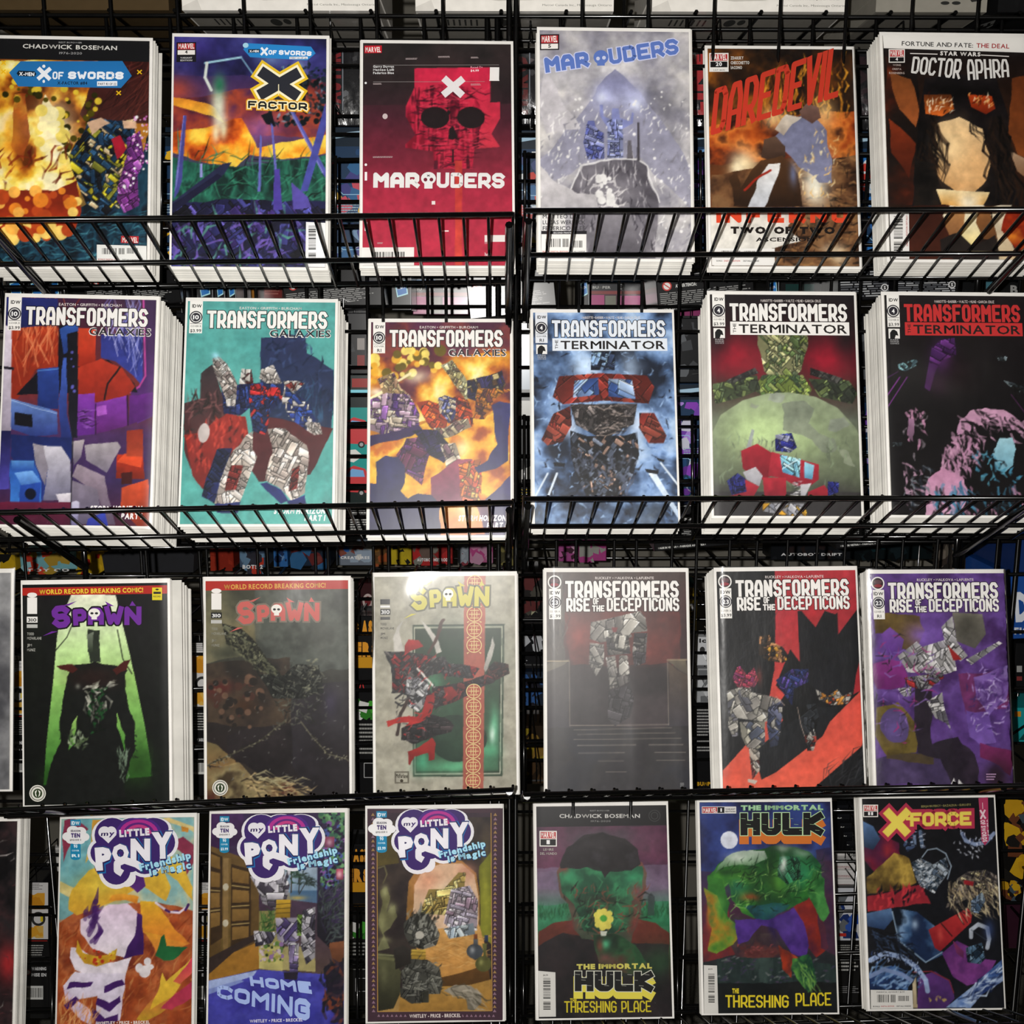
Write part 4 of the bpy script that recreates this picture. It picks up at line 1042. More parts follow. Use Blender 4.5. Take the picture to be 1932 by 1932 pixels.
@cover(32, '''
bg 4a4838 4a4c3c 3a3a34 2a2624 2a2222 241e1e
W .08 4
f 3a3c30;5c5c48;7a7458;8a8468 3 .8 1 1130,100 1500,100 1400,500 1130,560
f 2c302c;4a504a;5c625c;3c403c 4 .8 1 1400,150 1940,150 1940,600 1400,600
b 8a7a50 1330,400 60,60 .7
b 6a6c64 1800,420 120,160 .5
f 2a2420;3c3028;544434 5 .8 1 1130,560 1600,520 1600,900 1130,900
b 5c2420 1210,690 90,36 .9
b 4a2420 1180,720 60,50 .6
b 4a3020 1350,790 60,40 .8
g 6a6040 8a6c44 1130,980 1190,1000 1280,1080 1300,1130 1140,1110
f 5a2c20;8a7048;a89868;4a3c28 5 .8 1 1130,1120 1300,1120 1560,1200 1720,1310 1130,1310
f 221e20;2c2628;1c181a 3 .8 1 1240,960 1400,900 1600,880 1640,1180 1400,1200 1260,1080
f 1e1a1e;2c282e;383438 3 .8 1 1600,700 1940,640 1940,1310 1700,1310 1600,1100
k 3a3c30;5a5c48;2c2c24;74745c .05 1225,340 1330,370 1500,560 1560,640 1480,620 1240,450
s 5a5c48;1c1e1a;78785c 120 .06 .016 -45 40 1225,330 1560,640 1440,660 1240,460
k 2c2e2a;4a4c44;1e201c .06 1420,620 1560,620 1640,560 1770,560 1790,720 1680,760 1500,740
s 8a8a74;4a4a40 26 .05 .014 10 10 1680,540 1760,520 1710,740 1670,740
s 6a6a5c;242420;4a4c44 160 .05 .012 60 90 1560,560 1800,560 1800,900 1480,900
d 4a3028;2a2420;6a5040 46 .03 1150,640 1440,640 1440,900 1200,900
b 4a4260 1830,780 40,80 .5
N
l 6a6654 6 1140,1120 1300,1050 1430,990 1580,870
l 3a382c 3 1140,1120 1300,1050 1430,990 1580,870
l 6a6654 6 1660,880 1720,960 1810,1060 1920,1090
s 8a8670;2a2820 70 .025 .01 -20 80 1140,1110 1430,975 1590,860 1590,880 1430,1000 1150,1130
s 8a8670;2a2820 50 .025 .01 -20 80 1655,870 1730,950 1820,1050 1925,1080 1925,1100 1800,1080 1670,900
s 8a7c5c;2a2018;c0a878 90 .1 .014 -15 30 1300,1180 1640,1190 1720,1300 1400,1300
s b0a880 20 .12 .012 -5 10 1400,1170 1640,1200 1640,1230 1400,1200
s 7a7c78 60 .03 .006 40 60 1140,560 1900,640 1900,1250 1200,1250
''')
def _(c):
    c.poly('a82c24', [(1132, 108), (1925, 100), (1925, 148), (1132, 160)]); c.text('WORLD RECORD BREAKING COMIC!', 1235, 152, 1800, 140, 26, 'cfa048', .03)
    img_column(c, 1162, 150, 1222, 340, True); horror_logo(c, 1310, 1770, 325, 105, 'c0605a', '7a7064')
    for k, t in enumerate(('TODD', 'MCFARLANE')): c.text(t, 1166, 376+26*k, (1200, 1246)[k], 376+26*k, 14, '8c8c80', .02)
    for k, t in enumerate(('JIM', 'MUNIZ')): c.text(t, 1166, 440+26*k, (1190, 1210)[k], 440+26*k, 14, '8c8c80', .02)
    seal(c, 1213, 1245, 44)

@cover(33, '''
bg a8a494 a6a294 a09c8e
f 989484;a8a494;b0ac9c 12 .8 1
d 6a665c 150 .003 187,80 938,80 968,1232 183,1238
N
g 3c4a3c 3c4a3c 392,330 886,330 886,1144 392,1144
g b8b8a4 a8a898 400,342 876,342 876,1132 400,1132
g 2c3a2c 2c3a2c 405,350 870,350 870,1124 405,1124
g 2c3c2c 3c5a44 412,360 862,360 862,1112 412,1112
W .05 4
b 244030 650,500 200,160 .7
b 4a8060 500,640 60,60 .9
b 2a5038 620,760 120,100 .6
b 6ab890 830,880 30,120 .9
b e0f8e8 822,920 14,50 .9
b 5cb084 800,1010 60,50 .9
b 6ac090 640,1090 160,34 .9
b 4aa07a 440,1050 50,60 .9
e 24382c 645,940 150,128
b 2c4834 640,930 90,80 .8
N
g a85c4c a4584a 668,80 782,80 782,1236 668,1236
W .03 9
p c0bcb4 345,308 310,340 290,400 300,470 345,470 330,420 320,360
p c0bcb4 438,306 490,350 530,420 545,470 520,480 490,400
l 4a3028 16 560,300 500,430 480,480
k 3a3a3c;54504e;242428;7a1c20 .05 235,470 320,470 470,490 560,500 600,560 480,600 440,700 280,690 280,560
g a82424 7a1c1c 345,440 370,405 430,408 450,440 380,470 350,500
k 2c2c30;4a4446;8a1c20 .05 520,520 700,545 760,560 720,610 560,600
g c8c4bc a09c94 780,560 830,400 838,440 820,520 790,580
k 2c2628;4a2c28;3c1c1c .05 800,560 840,530 910,545 918,590 860,620 800,640
k 3c3436;5a2424;2c2628 .06 500,660 620,640 820,590 840,630 700,700 560,760 500,780
g 8a2420 6a1a1c 560,660 600,655 640,700 580,740
k c8c8c8;6a6a70;242428;9a9aa0 .04 360,600 470,620 500,700 420,790 360,760
l e0dcd4 10 420,565 510,660
l 2a2a2c 10 300,720 340,690 420,720 330,760 300,740
l 3a2c28 18 370,720 330,800 305,910
k 2c282a;44383a;1e1c1e .06 330,880 480,800 560,820 620,860 600,900 500,930 400,970 330,940
g 8a1c1c a82420 470,700 510,690 500,800 430,850 350,870 440,790
g a02020 b83028 255,870 250,835 320,820 420,815 400,850 290,850
g a82822 7a1818 360,1075 362,1010 420,990 500,930 520,960 510,1050 480,1055 480,1010 400,1030 370,1080
s 1c1a1c;c03030;5a5658 70 .06 .012 30 60 280,500 600,500 560,800 400,960 300,900
N
''')
def _(c):
    for k in range(15):
        y = 115+k*81
        if 470 < y < 640: continue
        r = 42
        if y > 1215: continue
        for q, cc in ((r, 'd0bc84'), (r-5, 'a4584a')): c.ell(cc, 725, y, q, q*.95, 24)
        for dy in (-20, 0, 20): c.line('d0bc84', 4, [(725-30+abs(dy)*.3, y+dy), (725+30-abs(dy)*.3, y+dy)])
        c.line('d0bc84', 4, [(725, y-36), (725, y+36)]); c.line('d0bc84', 4, [(712, y-14), (712, y+14)]); c.line('d0bc84', 4, [(738, y-14), (738, y+14)])
        c.poly('d0bc84', [(684, y+40), (700, y+34), (690, y+46)]); c.poly('d0bc84', [(766, y+40), (750, y+34), (760, y+46)])
    horror_logo(c, 385, 808, 235, 105, 'c0b858', '6a6a5c')
    c.poly('1c1c1c', R(218, 246, 272, 276)); c.text('310', 222, 271, 268, 271, 20, 'ddd', .02); c.poly('444', R(218, 287, 270, 302)); c.poly('3a3a3a', R(218, 195, 270, 222)); c.poly('ddd', R(218, 228, 270, 238))
    for k, t in enumerate(('TODD', 'MCFARLANE')): c.text(t, 218, 330+22*k, (250, 292)[k], 330+22*k, 12, '4a4844', .02)
    for k, t in enumerate(('JIM', 'MUNIZ')): c.text(t, 218, 380+22*k, (242, 258)[k], 380+22*k, 12, '5a5854', .02)
    for k in range(3): c.line('4a4438', 2, [(290+3*k, 1115+3*k), (368-3*k, 1115+3*k), (368-3*k, 1180-3*k), (290+3*k, 1180-3*k), (290+3*k, 1115+3*k)])
    c.text('McFarlane', 296, 1148, 362, 1150, 22, '3a3428', .03); c.ell('3a3428', 328, 1166, 9, 9)

@cover(34, '''
bg 4a3c38 4a3030 3c2c2e 342e30 2e2c30 2c2c34 2a2c36
W .06 4
f 4a2c2a;6a3430;3a2a2c 3 .8 1 1200,260 1830,260 1830,560 1240,560
b 8a3c34 1290,400 90,110 .8
b 8a3c34 1650,430 120,110 .6
b 7a4038 1480,300 140,60 .5
f 3a3032;2c2628;443a3c 3 .8 1 1240,560 1780,540 1780,880 1240,880
g 5a5450 4a4440 1112,60 1200,60 1210,560 1115,560
s 6a645c;3a3432 26 .3 .012 90 2 1115,70 1205,70 1205,520 1120,520
p 6a6458 1120,540 1235,530 1150,600 1118,600
g 4a4440 38343a 1118,600 1235,540 1240,880 1118,880
g 6a6050 4a4440 1755,530 1860,530 1868,620
g 5a4c40 38343a 1755,540 1868,620 1870,880 1762,880
f 241f22;34302f;2a2a30 4 .7 1 1118,880 1880,880 1880,1235 1118,1235
N
l a8987c 5 1118,528 1235,528
l a8987c 5 1755,524 1860,524
l 8a8074 3 1235,530 1240,880
l 8a8074 3 1755,524 1765,876
l 9a9084 3 1240,876 1765,873
l 7a726a 3 1260,900 1780,890
l 7a726a 3 1280,925 1800,917
l 7a726a 3 1260,952 1830,947
l 8a827a 4 1280,983 1590,982
l 8a827a 4 1660,982 1840,982
l 8a827a 3 1285,1025 1530,1024
l 8a827a 3 1690,1023 1855,1024
l 7a726a 3 1390,1068 1525,1068
l 7a726a 3 1700,1066 1850,1066
l 7a726a 3 1430,1128 1540,1128
k a8a49c;8a8680;bcb8b0;706c68 .1 1350,320 1450,300 1610,262 1640,300 1650,370 1560,380 1570,400 1400,430 1345,410
k a8a49c;6a6664;8a8680 .08 1345,430 1420,440 1420,540 1380,610 1340,540
k 7a7672;5a5656;3c383c .08 1580,380 1650,380 1640,540 1580,560 1570,480
k 5a5652;a09c94;3a3638 .07 1430,400 1550,390 1560,490 1440,500
k b0aca4;7a7672 .1 1430,510 1480,500 1490,590 1480,640 1450,640
k b0aca4;8a8680 .1 1500,500 1545,500 1555,600 1500,620
k 8a8680;5c5856 .08 1450,620 1550,610 1555,640 1500,670 1450,680
k 3a363a;4a464a;2c282c .1 1445,690 1560,660 1580,740 1560,830 1480,880 1440,840
p 7a3a3c 1460,350 1492,350 1484,375 1468,375
''')
def _(c):
    tf_title(c, 'RISE', '23', '$3.99', 'RUCKLEY • MALKOVA • LAFUENTE')
    c.fine(1828, 1190, 1850, 1215, 3, '888', 4)

@cover(35, '''
bg 16171a 141518
g b0323c a82c34 555,48 1000,45 1010,260 905,400 900,280 860,320 810,320 780,270 680,270 690,600 560,570
g b0323c c84440 560,270 680,270 695,600 690,640 600,590 550,690
W .02 6
g b02c34 b03438 700,265 820,262 800,370 760,360 720,300
N
f 16171a;1c1d22 4 1 1 680,270 700,270 780,360 830,270 890,290 905,400 1010,280 1020,600 1000,720 860,760 700,640
g c84440 d85c48 550,600 640,570 690,620 560,800 600,870 480,1080 360,1130 480,1000
g b83038 a82c34 1005,620 1050,440 1050,700 990,730
g d05044 e0644c 1050,690 1057,1000 850,1180 770,1250 262,1255 265,1150 400,1000 430,1080 700,1000 860,880
g 1c1e22 181a1e 440,1040 620,900 760,800 900,800 820,960 560,1160 480,1200
p 16171a 780,1250 1057,1030 1057,1250
s 3a3a3e;24262a 40 .2 .008 50 20 800,1200 1050,1040 1057,1250 820,1250
s 2c2e34 30 .12 .006 50 40 245,330 540,330 560,560 250,800
p 16171a 640,480 700,560 740,700 640,760 560,680
k a8a49c;8a8680;c0bcb0;6a6a74 .1 290,710 360,690 440,720 540,740 590,760 595,860 500,880 360,860 300,850
k c0bcb0;8a8680;70707c .08 360,690 420,680 430,750 370,740
k a83450;8a2c60;c04060 .06 320,640 345,580 360,570 400,620 440,580 465,650 440,690 350,690
k a8a49c;7a7880 .08 300,850 350,860 350,960 320,960 295,900
k 3c4460;5c6078;a8a49c .08 520,800 600,760 590,900 570,1010 530,1020 510,900
k b0ac9c;8a8680;4a5060 .09 360,880 500,880 500,1000 460,1030 400,1020 370,960
k b0a89c;5a2c2c;8a8680 .07 410,1020 470,1040 470,1150 430,1200
p c8c4b8 405,1195 460,1205 445,1225 405,1212
k 3c2c20;c89030;1e1c1c;a87850 .05 470,410 520,400 560,450 600,470 640,530 600,555 520,545 465,510
k 2c3870;50408c;1c2450 .06 560,650 650,590 740,590 740,660 660,700 650,790 600,720
k b0aca4;c85030;3a3434;d8903c .05 780,700 850,740 900,700 930,740 990,710 960,780 880,790 800,760
k 16171a;202228;30343a .1 690,790 780,780 800,860 770,960 720,960 680,860
k 8a3830;b0aca4;2c2c30 .06 720,960 770,920 790,970 770,1040 735,1040
b a84438 470,630 16,50 .5
l c8b0a0 3 680,800 700,900 720,960
l c8b0a0 3 560,740 610,790
''')
def _(c): tf_title(c, 'RISE', '23', '$3.99', 'RUCKLEY • MALKOVA • LAFUENTE')

@cover(36, '''
bg 4a3064 54306a 4a2858 44244e 34202e
W .09 4
f 3c2858;5c3c84;6c4c98;442860 4 .9 1
g 6a5428 5c4820 1110,300 1200,275 1350,290 1390,370 1330,480 1240,470 1180,380 1100,400
f 5c4820;7a6430;4a3a1c 5 .6 1 1110,300 1200,275 1350,290 1390,370 1330,480 1240,470 1180,380 1100,400
g 7c50a4 5c3484 1130,400 1180,350 1260,420 1240,500 1180,520
g 8a3484 6a2068 1100,560 1240,540 1290,620 1260,700 1120,700
b 8460b8 1380,400 100,70 .9
f 6a2c58;7a3468;542448 5 .9 1 1560,600 1860,600 1860,800 1600,860
f 7054a4;8a6cb8;54387c;9c84c8 7 .9 1 1640,620 1840,580 1840,760 1740,860 1660,760
g 6c4c9c 7c5cac 1600,840 1740,860 1770,1000 1680,1010 1620,960
g 7a2c60 642048 1680,1000 1860,1060 1860,1160 1680,1080
f 5c4c20;70602c;44381c 5 1 1 1110,800 1240,780 1340,900 1320,1080 1180,1080 1110,960
e 584878 1215,905 80,96
b 6c5898 1200,930 40,60 .8
f 4a3c64;3c3050;54456c 4 1 1 1120,1100 1400,1020 1640,1100 1680,1230 1118,1235
f 5c4c24;3c3420 4 .8 1 1180,1060 1440,1040 1440,1110 1180,1100
b 2a1c24 1780,1180 90,80 .9
f 2c2430;241c28;382c3c 4 1 1 1330,700 1420,720 1420,1000 1560,960 1650,1060 1680,1230 1540,1230 1480,1080 1330,1040
N
g 8a8678 55524c 1535,280 1700,290 1720,400 1660,480 1560,440
b 3c3a34 1620,350 80,80 .7
k c8c6c4;a8a6a8;e0dedc;8a888c .1 1235,520 1340,440 1370,470 1500,430 1540,500 1560,600 1500,620 1290,610
k d0cecc;aaa8aa .09 1475,360 1535,300 1560,440 1620,520 1580,550 1500,470
k b0aeac;8a8a8a;d0cecc .09 1610,540 1790,440 1810,450 1640,570
g a82c2c 8a2020 1510,460 1590,540 1540,545
k c8c6c4;a02c2c;6a686c .06 1270,640 1480,610 1490,640 1400,710 1300,690
k d0cecc;8a888c .07 1230,700 1310,690 1310,740 1270,745
k c8c6c4;8a888c;5c5a60 .08 1395,770 1480,720 1490,800 1530,930 1500,890 1440,860
s 241c28;7a5ca8;a03478;8a6ab0 80 .09 .014 45 70 1100,300 1500,540 1300,1000 1110,1000
s b098d8;44306a;c8b8e0 60 .07 .014 40 70 1600,620 1850,560 1850,960 1640,960
p e0dedc 1525,1232 1545,1190 1555,1232
p e0dedc 1570,1200 1600,1232 1565,1232
''')
def _(c):
    tf_title(c, 'RISE', '23', 'RI', 'RUCKLEY • MALKOVA • LAFUENTE', pk=.4)
    c.fine(1722, 1170, 1780, 1212, 3, 'a8a', 8)

# row 4 ----------------------------------------------------------
def cloud(c, cx, cy, w, h, col='e8e6e6'):
    for dx, dy, r in ((-.32, .1, .3), (-.1, -.25, .34), (.2, -.2, .32), (.36, .12, .28), (0, .25, .36), (-.2, .3, .26), (.2, .32, .26), (0, 0, .4)):
        c.ell(col, cx+dx*w, cy+dy*h, r*w*.75, r*h*.9)
def pony_logo(c, ox, oy, s, blue='1c84ac', price='$3.99', cover_='COVER A'):
    """round lettered title with a purple rainbow arch; ox, oy, s place it"""
    X = lambda x: ox+(x-330)*s
    Y = lambda y: oy+(y-130)*s
    def P(col, pts): c.poly(col, [(X(a), Y(b)) for a, b in pts])
    def T(t, x0, y0, x1, y1, h, col, b=.05, fn=None, **k): c.text(t, X(x0), Y(y0), X(x1), Y(y1), h*s, col, b, **k)
    for dx, dy, r in ((400, 215, 100), (350, 300, 72), (420, 390, 86), (500, 190, 90), (600, 180, 90), (640, 250, 84), (560, 330, 90), (480, 300, 110), (390, 340, 80), (470, 420, 46)):
        c.ell('e8e6ea', X(dx), Y(dy), r*s, min(r, dy-128)*s if dy-r < 130 else r*s, 24)
    for dx, dy, r in ((400, 215, 86), (352, 300, 58), (420, 385, 70), (500, 190, 78), (600, 182, 76), (638, 250, 70), (560, 330, 74), (480, 300, 96), (390, 340, 66)):
        c.ell('3c2468', X(dx), Y(dy), r*s, min(r, dy-131)*s if dy-r < 132 else r*s, 24)
    for r, col in ((112, '4c2880'), (96, 'b0308c'), (76, '5c2478'), (62, 'c03c80'), (42, '3c2468')):
        P(col, [(530+r*math.cos(math.pi*k/14), max(132, 208-r*.72*math.sin(math.pi*k/14))) for k in range(15)])
    c.ell('e8e6ea', X(363), Y(200), 30*s, 28*s); c.ell('e8e6ea', X(396), Y(200), 26*s, 28*s); P('e8e6ea', [(336, 212), (422, 212), (382, 254)])
    T('my', 345, 219, 410, 216, 24, '3c2468', .03, slant=.2)
    T('LiTTLE', 436, 222, 583, 212, 32, 'e8e6ea', .07)
    for col, e, d in (('1a6aa8', .14, 5), ('2a1c50', .11, 2), ('ebe9ee', .07, 0)):
        T('P', 322+d, 378+d, 402+d, 372+d, 100, col, e); T('O', 402+d, 340+d, 484+d, 335+d, 78, col, e); T('N', 490+d, 330+d, 586+d, 330+d, 96, col, e); T('Y', 596+d, 320+d, 700+d, 316+d, 116, col, e)
    c.ell('3c2468', X(443), Y(300), 12*s, 10*s)
    c.line('e8e6ea', 34*s, [(X(a), Y(b)) for a, b in ((450, 400), (425, 385), (425, 350), (460, 335), (520, 355), (545, 372))]); 
    for col, e, d in (('1c3c6a', .13, 3), ('a8dcf0', .05, 0)):
        T('Friendship', 538+d, 388+d, 788+d, 325+d, 34, col, e); T('is Magic', 584+d, 410+d, 788+d, 374+d, 34, col, e)
def pony_side(c, x0, y0, w, price='$3.99'):
    c.poly('1c84ac', R(x0, y0, x0+w, y0+w*.6)); c.text('IDW', x0+w*.1, y0+w*.5, x0+w*.9, y0+w*.5, w*.34, 'e8f4f8', .05)
    c.poly('1c84ac', R(x0, y0+w*2.2, x0+w, y0+w*3.7)); c.ell('1c84ac', x0+w/2, y0+w*3.7, w/2, w*.25)
    cloud(c, x0+w/2, y0+w*1.5, w*2.4, w*1.6); c.text('SEASON', x0+w*.02, y0+w*1.2, x0+w*.98, y0+w*1.2, w*.2, '2a2440', .05); c.text('TEN', x0+w*.05, y0+w*1.72, x0+w*.95, y0+w*1.72, w*.38, '3c2468', .07); c.text('EPISODE 2', x0-w*.05, y0+w*2.08, x0+w*1.05, y0+w*2.04, w*.16, '333', .03)
    c.text('90', x0+w*.32, y0+w*2.75, x0+w*.68, y0+w*2.75, w*.3, 'e8f4f8', .04); c.text('COVER', x0+w*.14, y0+w*3.1, x0+w*.86, y0+w*3.1, w*.16, 'cfe8f0', .03); c.text(price, x0+w*.12, y0+w*3.65, x0+w*.88, y0+w*3.65, w*.28, 'e8f4f8', .04)

@cover(41, '''
bg 7ab4b8 80b4b8 b0b8a4 a85c34 9c4a24 a85a2c
W .06 4
f 6aaab4;8ac0c0;d8d0a4;8abcc0 3 .8 1.5 300,180 1090,180 1090,720 300,740
g d8a03c e0b850 500,185 600,185 560,300 470,430 500,300
g e8cf88 d8c890 880,190 1075,280 1075,250 930,185
p d08a30 985,235 1030,250 1030,280 990,270
g d8c880 e0d098 330,540 430,570 420,640 330,600
g 88304c 9a3c50 940,320 1000,300 1060,340 1060,430 1020,510 1000,460 1010,400 940,350
g 88304c 9a3c50 350,200 400,190 480,240 400,300 360,420 350,300
f 8a3c20;a85028;b8683c;7a3420 5 1 1 310,760 420,700 700,660 860,640 1080,700 1080,1360 300,1360
s b86c3c;8a3c1c;c88850;a04c24 220 .14 .014 60 18 310,760 1070,720 1070,1350 310,1350
g e0c040 d8a838 400,580 480,470 620,430 760,420 880,360 1000,440 1060,560 1060,640 980,520 900,480 940,560 920,640 860,600 780,560 640,640 420,720 370,690 380,620
b e8d050 560,560 120,80 .8
b e0a838 640,620 90,40 .6
g e0b030 d87830 780,640 860,640 920,720 960,800 1050,880 900,940 840,840 790,800
g d8a030 e08838 800,800 900,840 1040,880 1000,900 860,920
g 1c5c34 246c3c 880,840 900,820 910,880 1040,900 960,960 900,960 850,930
g 482468 5c2c80 500,400 560,370 620,400 680,430 720,390 780,470 800,560 760,600 700,520 640,470 560,520 520,470
g 482468 3c1c5c 740,700 790,720 800,920 700,950 660,900 640,780
g e0cce0 e8e0e8 440,740 520,700 600,660 700,660 760,700 750,820 720,880 700,940 520,900 440,820
g e4dce8 ece4ec 390,900 440,900 600,980 740,940 700,1040 540,1060 420,1020 385,960
g e4dcea d8cce0 420,1030 620,1040 700,1040 660,1300 520,1330 540,1160 430,1180 360,1180 340,1100
g dccce4 d0c0dc 340,1100 420,1180 500,1240 490,1330 440,1300 360,1200
s 442064 10 .2 .05 70 16 460,720 560,700 520,880 450,820
p 442064 380,1085 520,1080 500,1100 460,1110 360,1120
p 442064 580,1110 680,1080 690,1110 640,1130 575,1150
p 442064 540,1170 600,1200 660,1170 665,1200 600,1250 530,1210
p 442064 510,1230 580,1290 650,1260 650,1300 580,1340 500,1290
p 442064 350,1210 420,1160 440,1180 370,1240
g d8b030 c89828 420,860 460,920 540,940 620,920 660,890 650,950 600,980 540,1000 470,980 420,920
d b83820;e8c840 16 .016 430,900 640,900 640,960 540,990 440,960
g d83c60 c8a030 760,1290 880,1150 900,1120 1070,950 1070,1020 960,1140 1000,1160 940,1230 800,1300
g e8c848 e0b838 840,1240 880,1100 890,1040 920,1090 1060,960 960,1090 1000,1100 960,1170
g a83050 c04058 900,1230 1070,1060 1070,1160 960,1240
s d89858;c87840;e8b070 70 .12 .01 70 16 320,1200 500,1200 500,1350 320,1350
g e8a838 d88028 690,640 760,660 770,620 700,600 620,610 600,640
N
e e4e0e2 770,1010 22,26
e e4e0e2 800,1030 32,34
e e4e0e2 815,975 20,22
e e4e0e2 830,1005 20,16
l 442064 16 960,700 980,700
l 442064 14 1030,680 1040,660
l e4d8e8 12 860,650 930,700 990,705 1035,670
l 442064 13 915,690 935,700
l 442064 13 1024,690 1040,662
''')
def _(c):
    pony_logo(c, 540, 182, 1.13); pony_side(c, 390, 192, 56, 'RI')
    c.text('WHITLEY • PRICE • BRECKEL', 540, 1326, 830, 1322, 17, 'e8dcd4', .04)

@cover(42, '''
bg 38284c 4a3848 5a4a30
g 4a2c5c 382044 1163,160 1340,155 1340,330 1163,360
f 7a7c6c;a8aca0;c8c8c0 3 .8 1 1560,460 1760,460 1760,640 1560,640
g a8b8c8 7c98b0 1570,460 1755,460 1755,600 1570,600
g 4a6c8c 5a7898 1600,590 1755,590 1755,660 1600,640
b c8a850 1640,630 50,12 .8
g 38284c 241a38 1750,160 1905,152 1900,760 1750,760
d 5c8c5c;3c6c54;8858a0;4c5ca0;7ab078 150 .026 1770,160 1905,155 1900,600 1775,560
d 1c1830 130 .014 1770,160 1905,155 1900,600 1775,560
g 8a8450 a89c64 1430,700 1560,700 1560,1040 1430,1020
f c8c078;d8d090 4 .7 1 1430,900 1740,900 1740,1040 1430,1020
s 3c6030;5a8040;24401c 60 .07 .012 60 60 1435,740 1510,720 1510,820 1435,830
d 8c6c9c;2c3c20;a8a050;c8b8c0;5c7c3c 70 .018 1440,880 1560,880 1560,980 1440,980
g 6c5430 5a4424 1163,340 1380,420 1430,560 1430,1030 1155,1090
g 7c6238 645028 1230,400 1275,410 1275,990 1220,990
g 94784c 7c6238 1233,410 1262,410 1262,980 1233,980
p 3c2c1c 1165,370 1228,400 1228,850 1165,890
p 3c2c1c 1275,440 1385,470 1385,860 1275,900
g 8a6a38 7a5c30 1165,480 1215,492 1215,570 1165,566
g 8a6a38 7a5c30 1165,600 1215,600 1215,680 1165,684
g 8a6a38 7a5c30 1165,712 1215,706 1215,780 1165,794
g 8a6a38 7a5c30 1165,384 1215,404 1215,470 1165,454
g 8a6a38 7a5c30 1282,460 1374,486 1374,552 1282,540
g 8a6a38 7a5c30 1282,582 1374,590 1374,652 1282,656
g 8a6a38 7a5c30 1282,690 1374,690 1374,752 1282,758
g 8a6a38 7a5c30 1282,790 1374,784 1374,846 1282,862
l b09860 6 1282,560 1374,572
l b09860 6 1282,676 1374,670
l b09860 6 1282,776 1374,768
l b09860 6 1165,586 1215,590
l b09860 6 1165,700 1215,694
e c8c0a8 1246,568 16,20
e c8c0a8 1246,768 16,20
e 5c3c6c 1246,986 14,16
p 382c28 1155,960 1400,830 1420,860 1290,930 1155,1050
g a87830 966a28 1290,930 1430,870 1430,1020 1155,1090 1155,1050
g 4c4cb0 302c84 1150,1085 1430,1025 1740,1050 1905,1060 1900,1350 1150,1350
f 3c3c9c;5050b4;302c80 4 .8 1 1150,1100 1900,1060 1900,1350 1150,1350
p a8b8e0 1155,1085 1420,1030 1400,1060 1155,1140
p 8898d0 1155,1160 1350,1090 1330,1080 1155,1130
l 3a2c1c 6 1610,470 1606,600
l 2a241c 5 1655,500 1648,600
l 2a241c 4 1690,540 1650,610
s 24402c;38543c 34 .07 .014 20 80 1570,460 1650,460 1650,520 1575,520
s 24302c;30403c 40 .06 .012 0 80 1620,500 1690,490 1720,560 1640,560
g 24222c 1c1a24 1750,660 1900,600 1900,900 1830,920 1750,840
s 3c4448;2c3434;54605c;3c2c54 150 .14 .014 60 70 1750,620 1900,560 1900,860 1800,900
g 7a4a30 5c3824 1815,890 1900,880 1895,1000 1840,1000
g 8a5434 7a4a30 1820,880 1900,870 1900,910 1815,910
g 241c2c 1c1828 1790,1010 1900,980 1895,1300 1830,1260 1800,1120
s 7a3c28;3c2c38;24202c;1c1c24 60 .12 .03 50 60 1790,1010 1900,990 1895,1350 1780,1320
g b83c58 7a2c44 1855,470 1895,470 1895,530 1855,530
b f0c0c8 1873,500 18,24 .9
g a84868 6a3454 1790,290 1845,290 1845,350 1790,350
b e0c8d0 1818,320 16,20 .7
k c8c4cc;9a96a0;4a4450 .1 1380,510 1470,470 1560,480 1600,560 1580,640 1520,690 1450,660 1420,580
s 2c2834;e0dce4 16 .16 .03 75 14 1380,500 1590,480 1590,560 1400,560
g c8a030 8a6c20 1525,640 1605,640 1600,740 1520,740
l 3a3010 3 1525,665 1603,660
l 3a3010 3 1523,690 1603,685
l 3a3010 3 1522,715 1602,712
k c0b8cc;8a7cac;5c4c84 .12 1520,740 1640,740 1650,860 1600,900 1530,860
k c8c4cc;a09ca8;3c3848 .09 1400,810 1530,820 1500,880 1410,900
k c8c4cc;9c8cb8;4a4064 .09 1590,880 1650,880 1645,1050 1600,1060
p 2a2430 1565,1040 1645,1040 1640,1085 1570,1080
k 5c7c30;789848;44602c .1 1640,720 1700,730 1700,840 1640,840
k c8c4cc;9a96a0;3a3644 .09 1670,700 1740,680 1740,960 1690,1000 1660,900
''')
def _(c):
    pony_logo(c, 1363, 162, 1.1); pony_side(c, 1211, 172, 52)
    c.block('HOME', 1385, 1115, 1735, 1165, 52, 'a8bce8', .24, slant=-.3, h1=66); c.block('COMING', 1200, 1175, 1722, 1320, 66, 'a8bce8', .22, slant=-.25, h1=120)
    c.text('WHITLEY • PRICE • BRECKEL', 1380, 1318, 1672, 1313, 17, 'dcd8e8', .04)

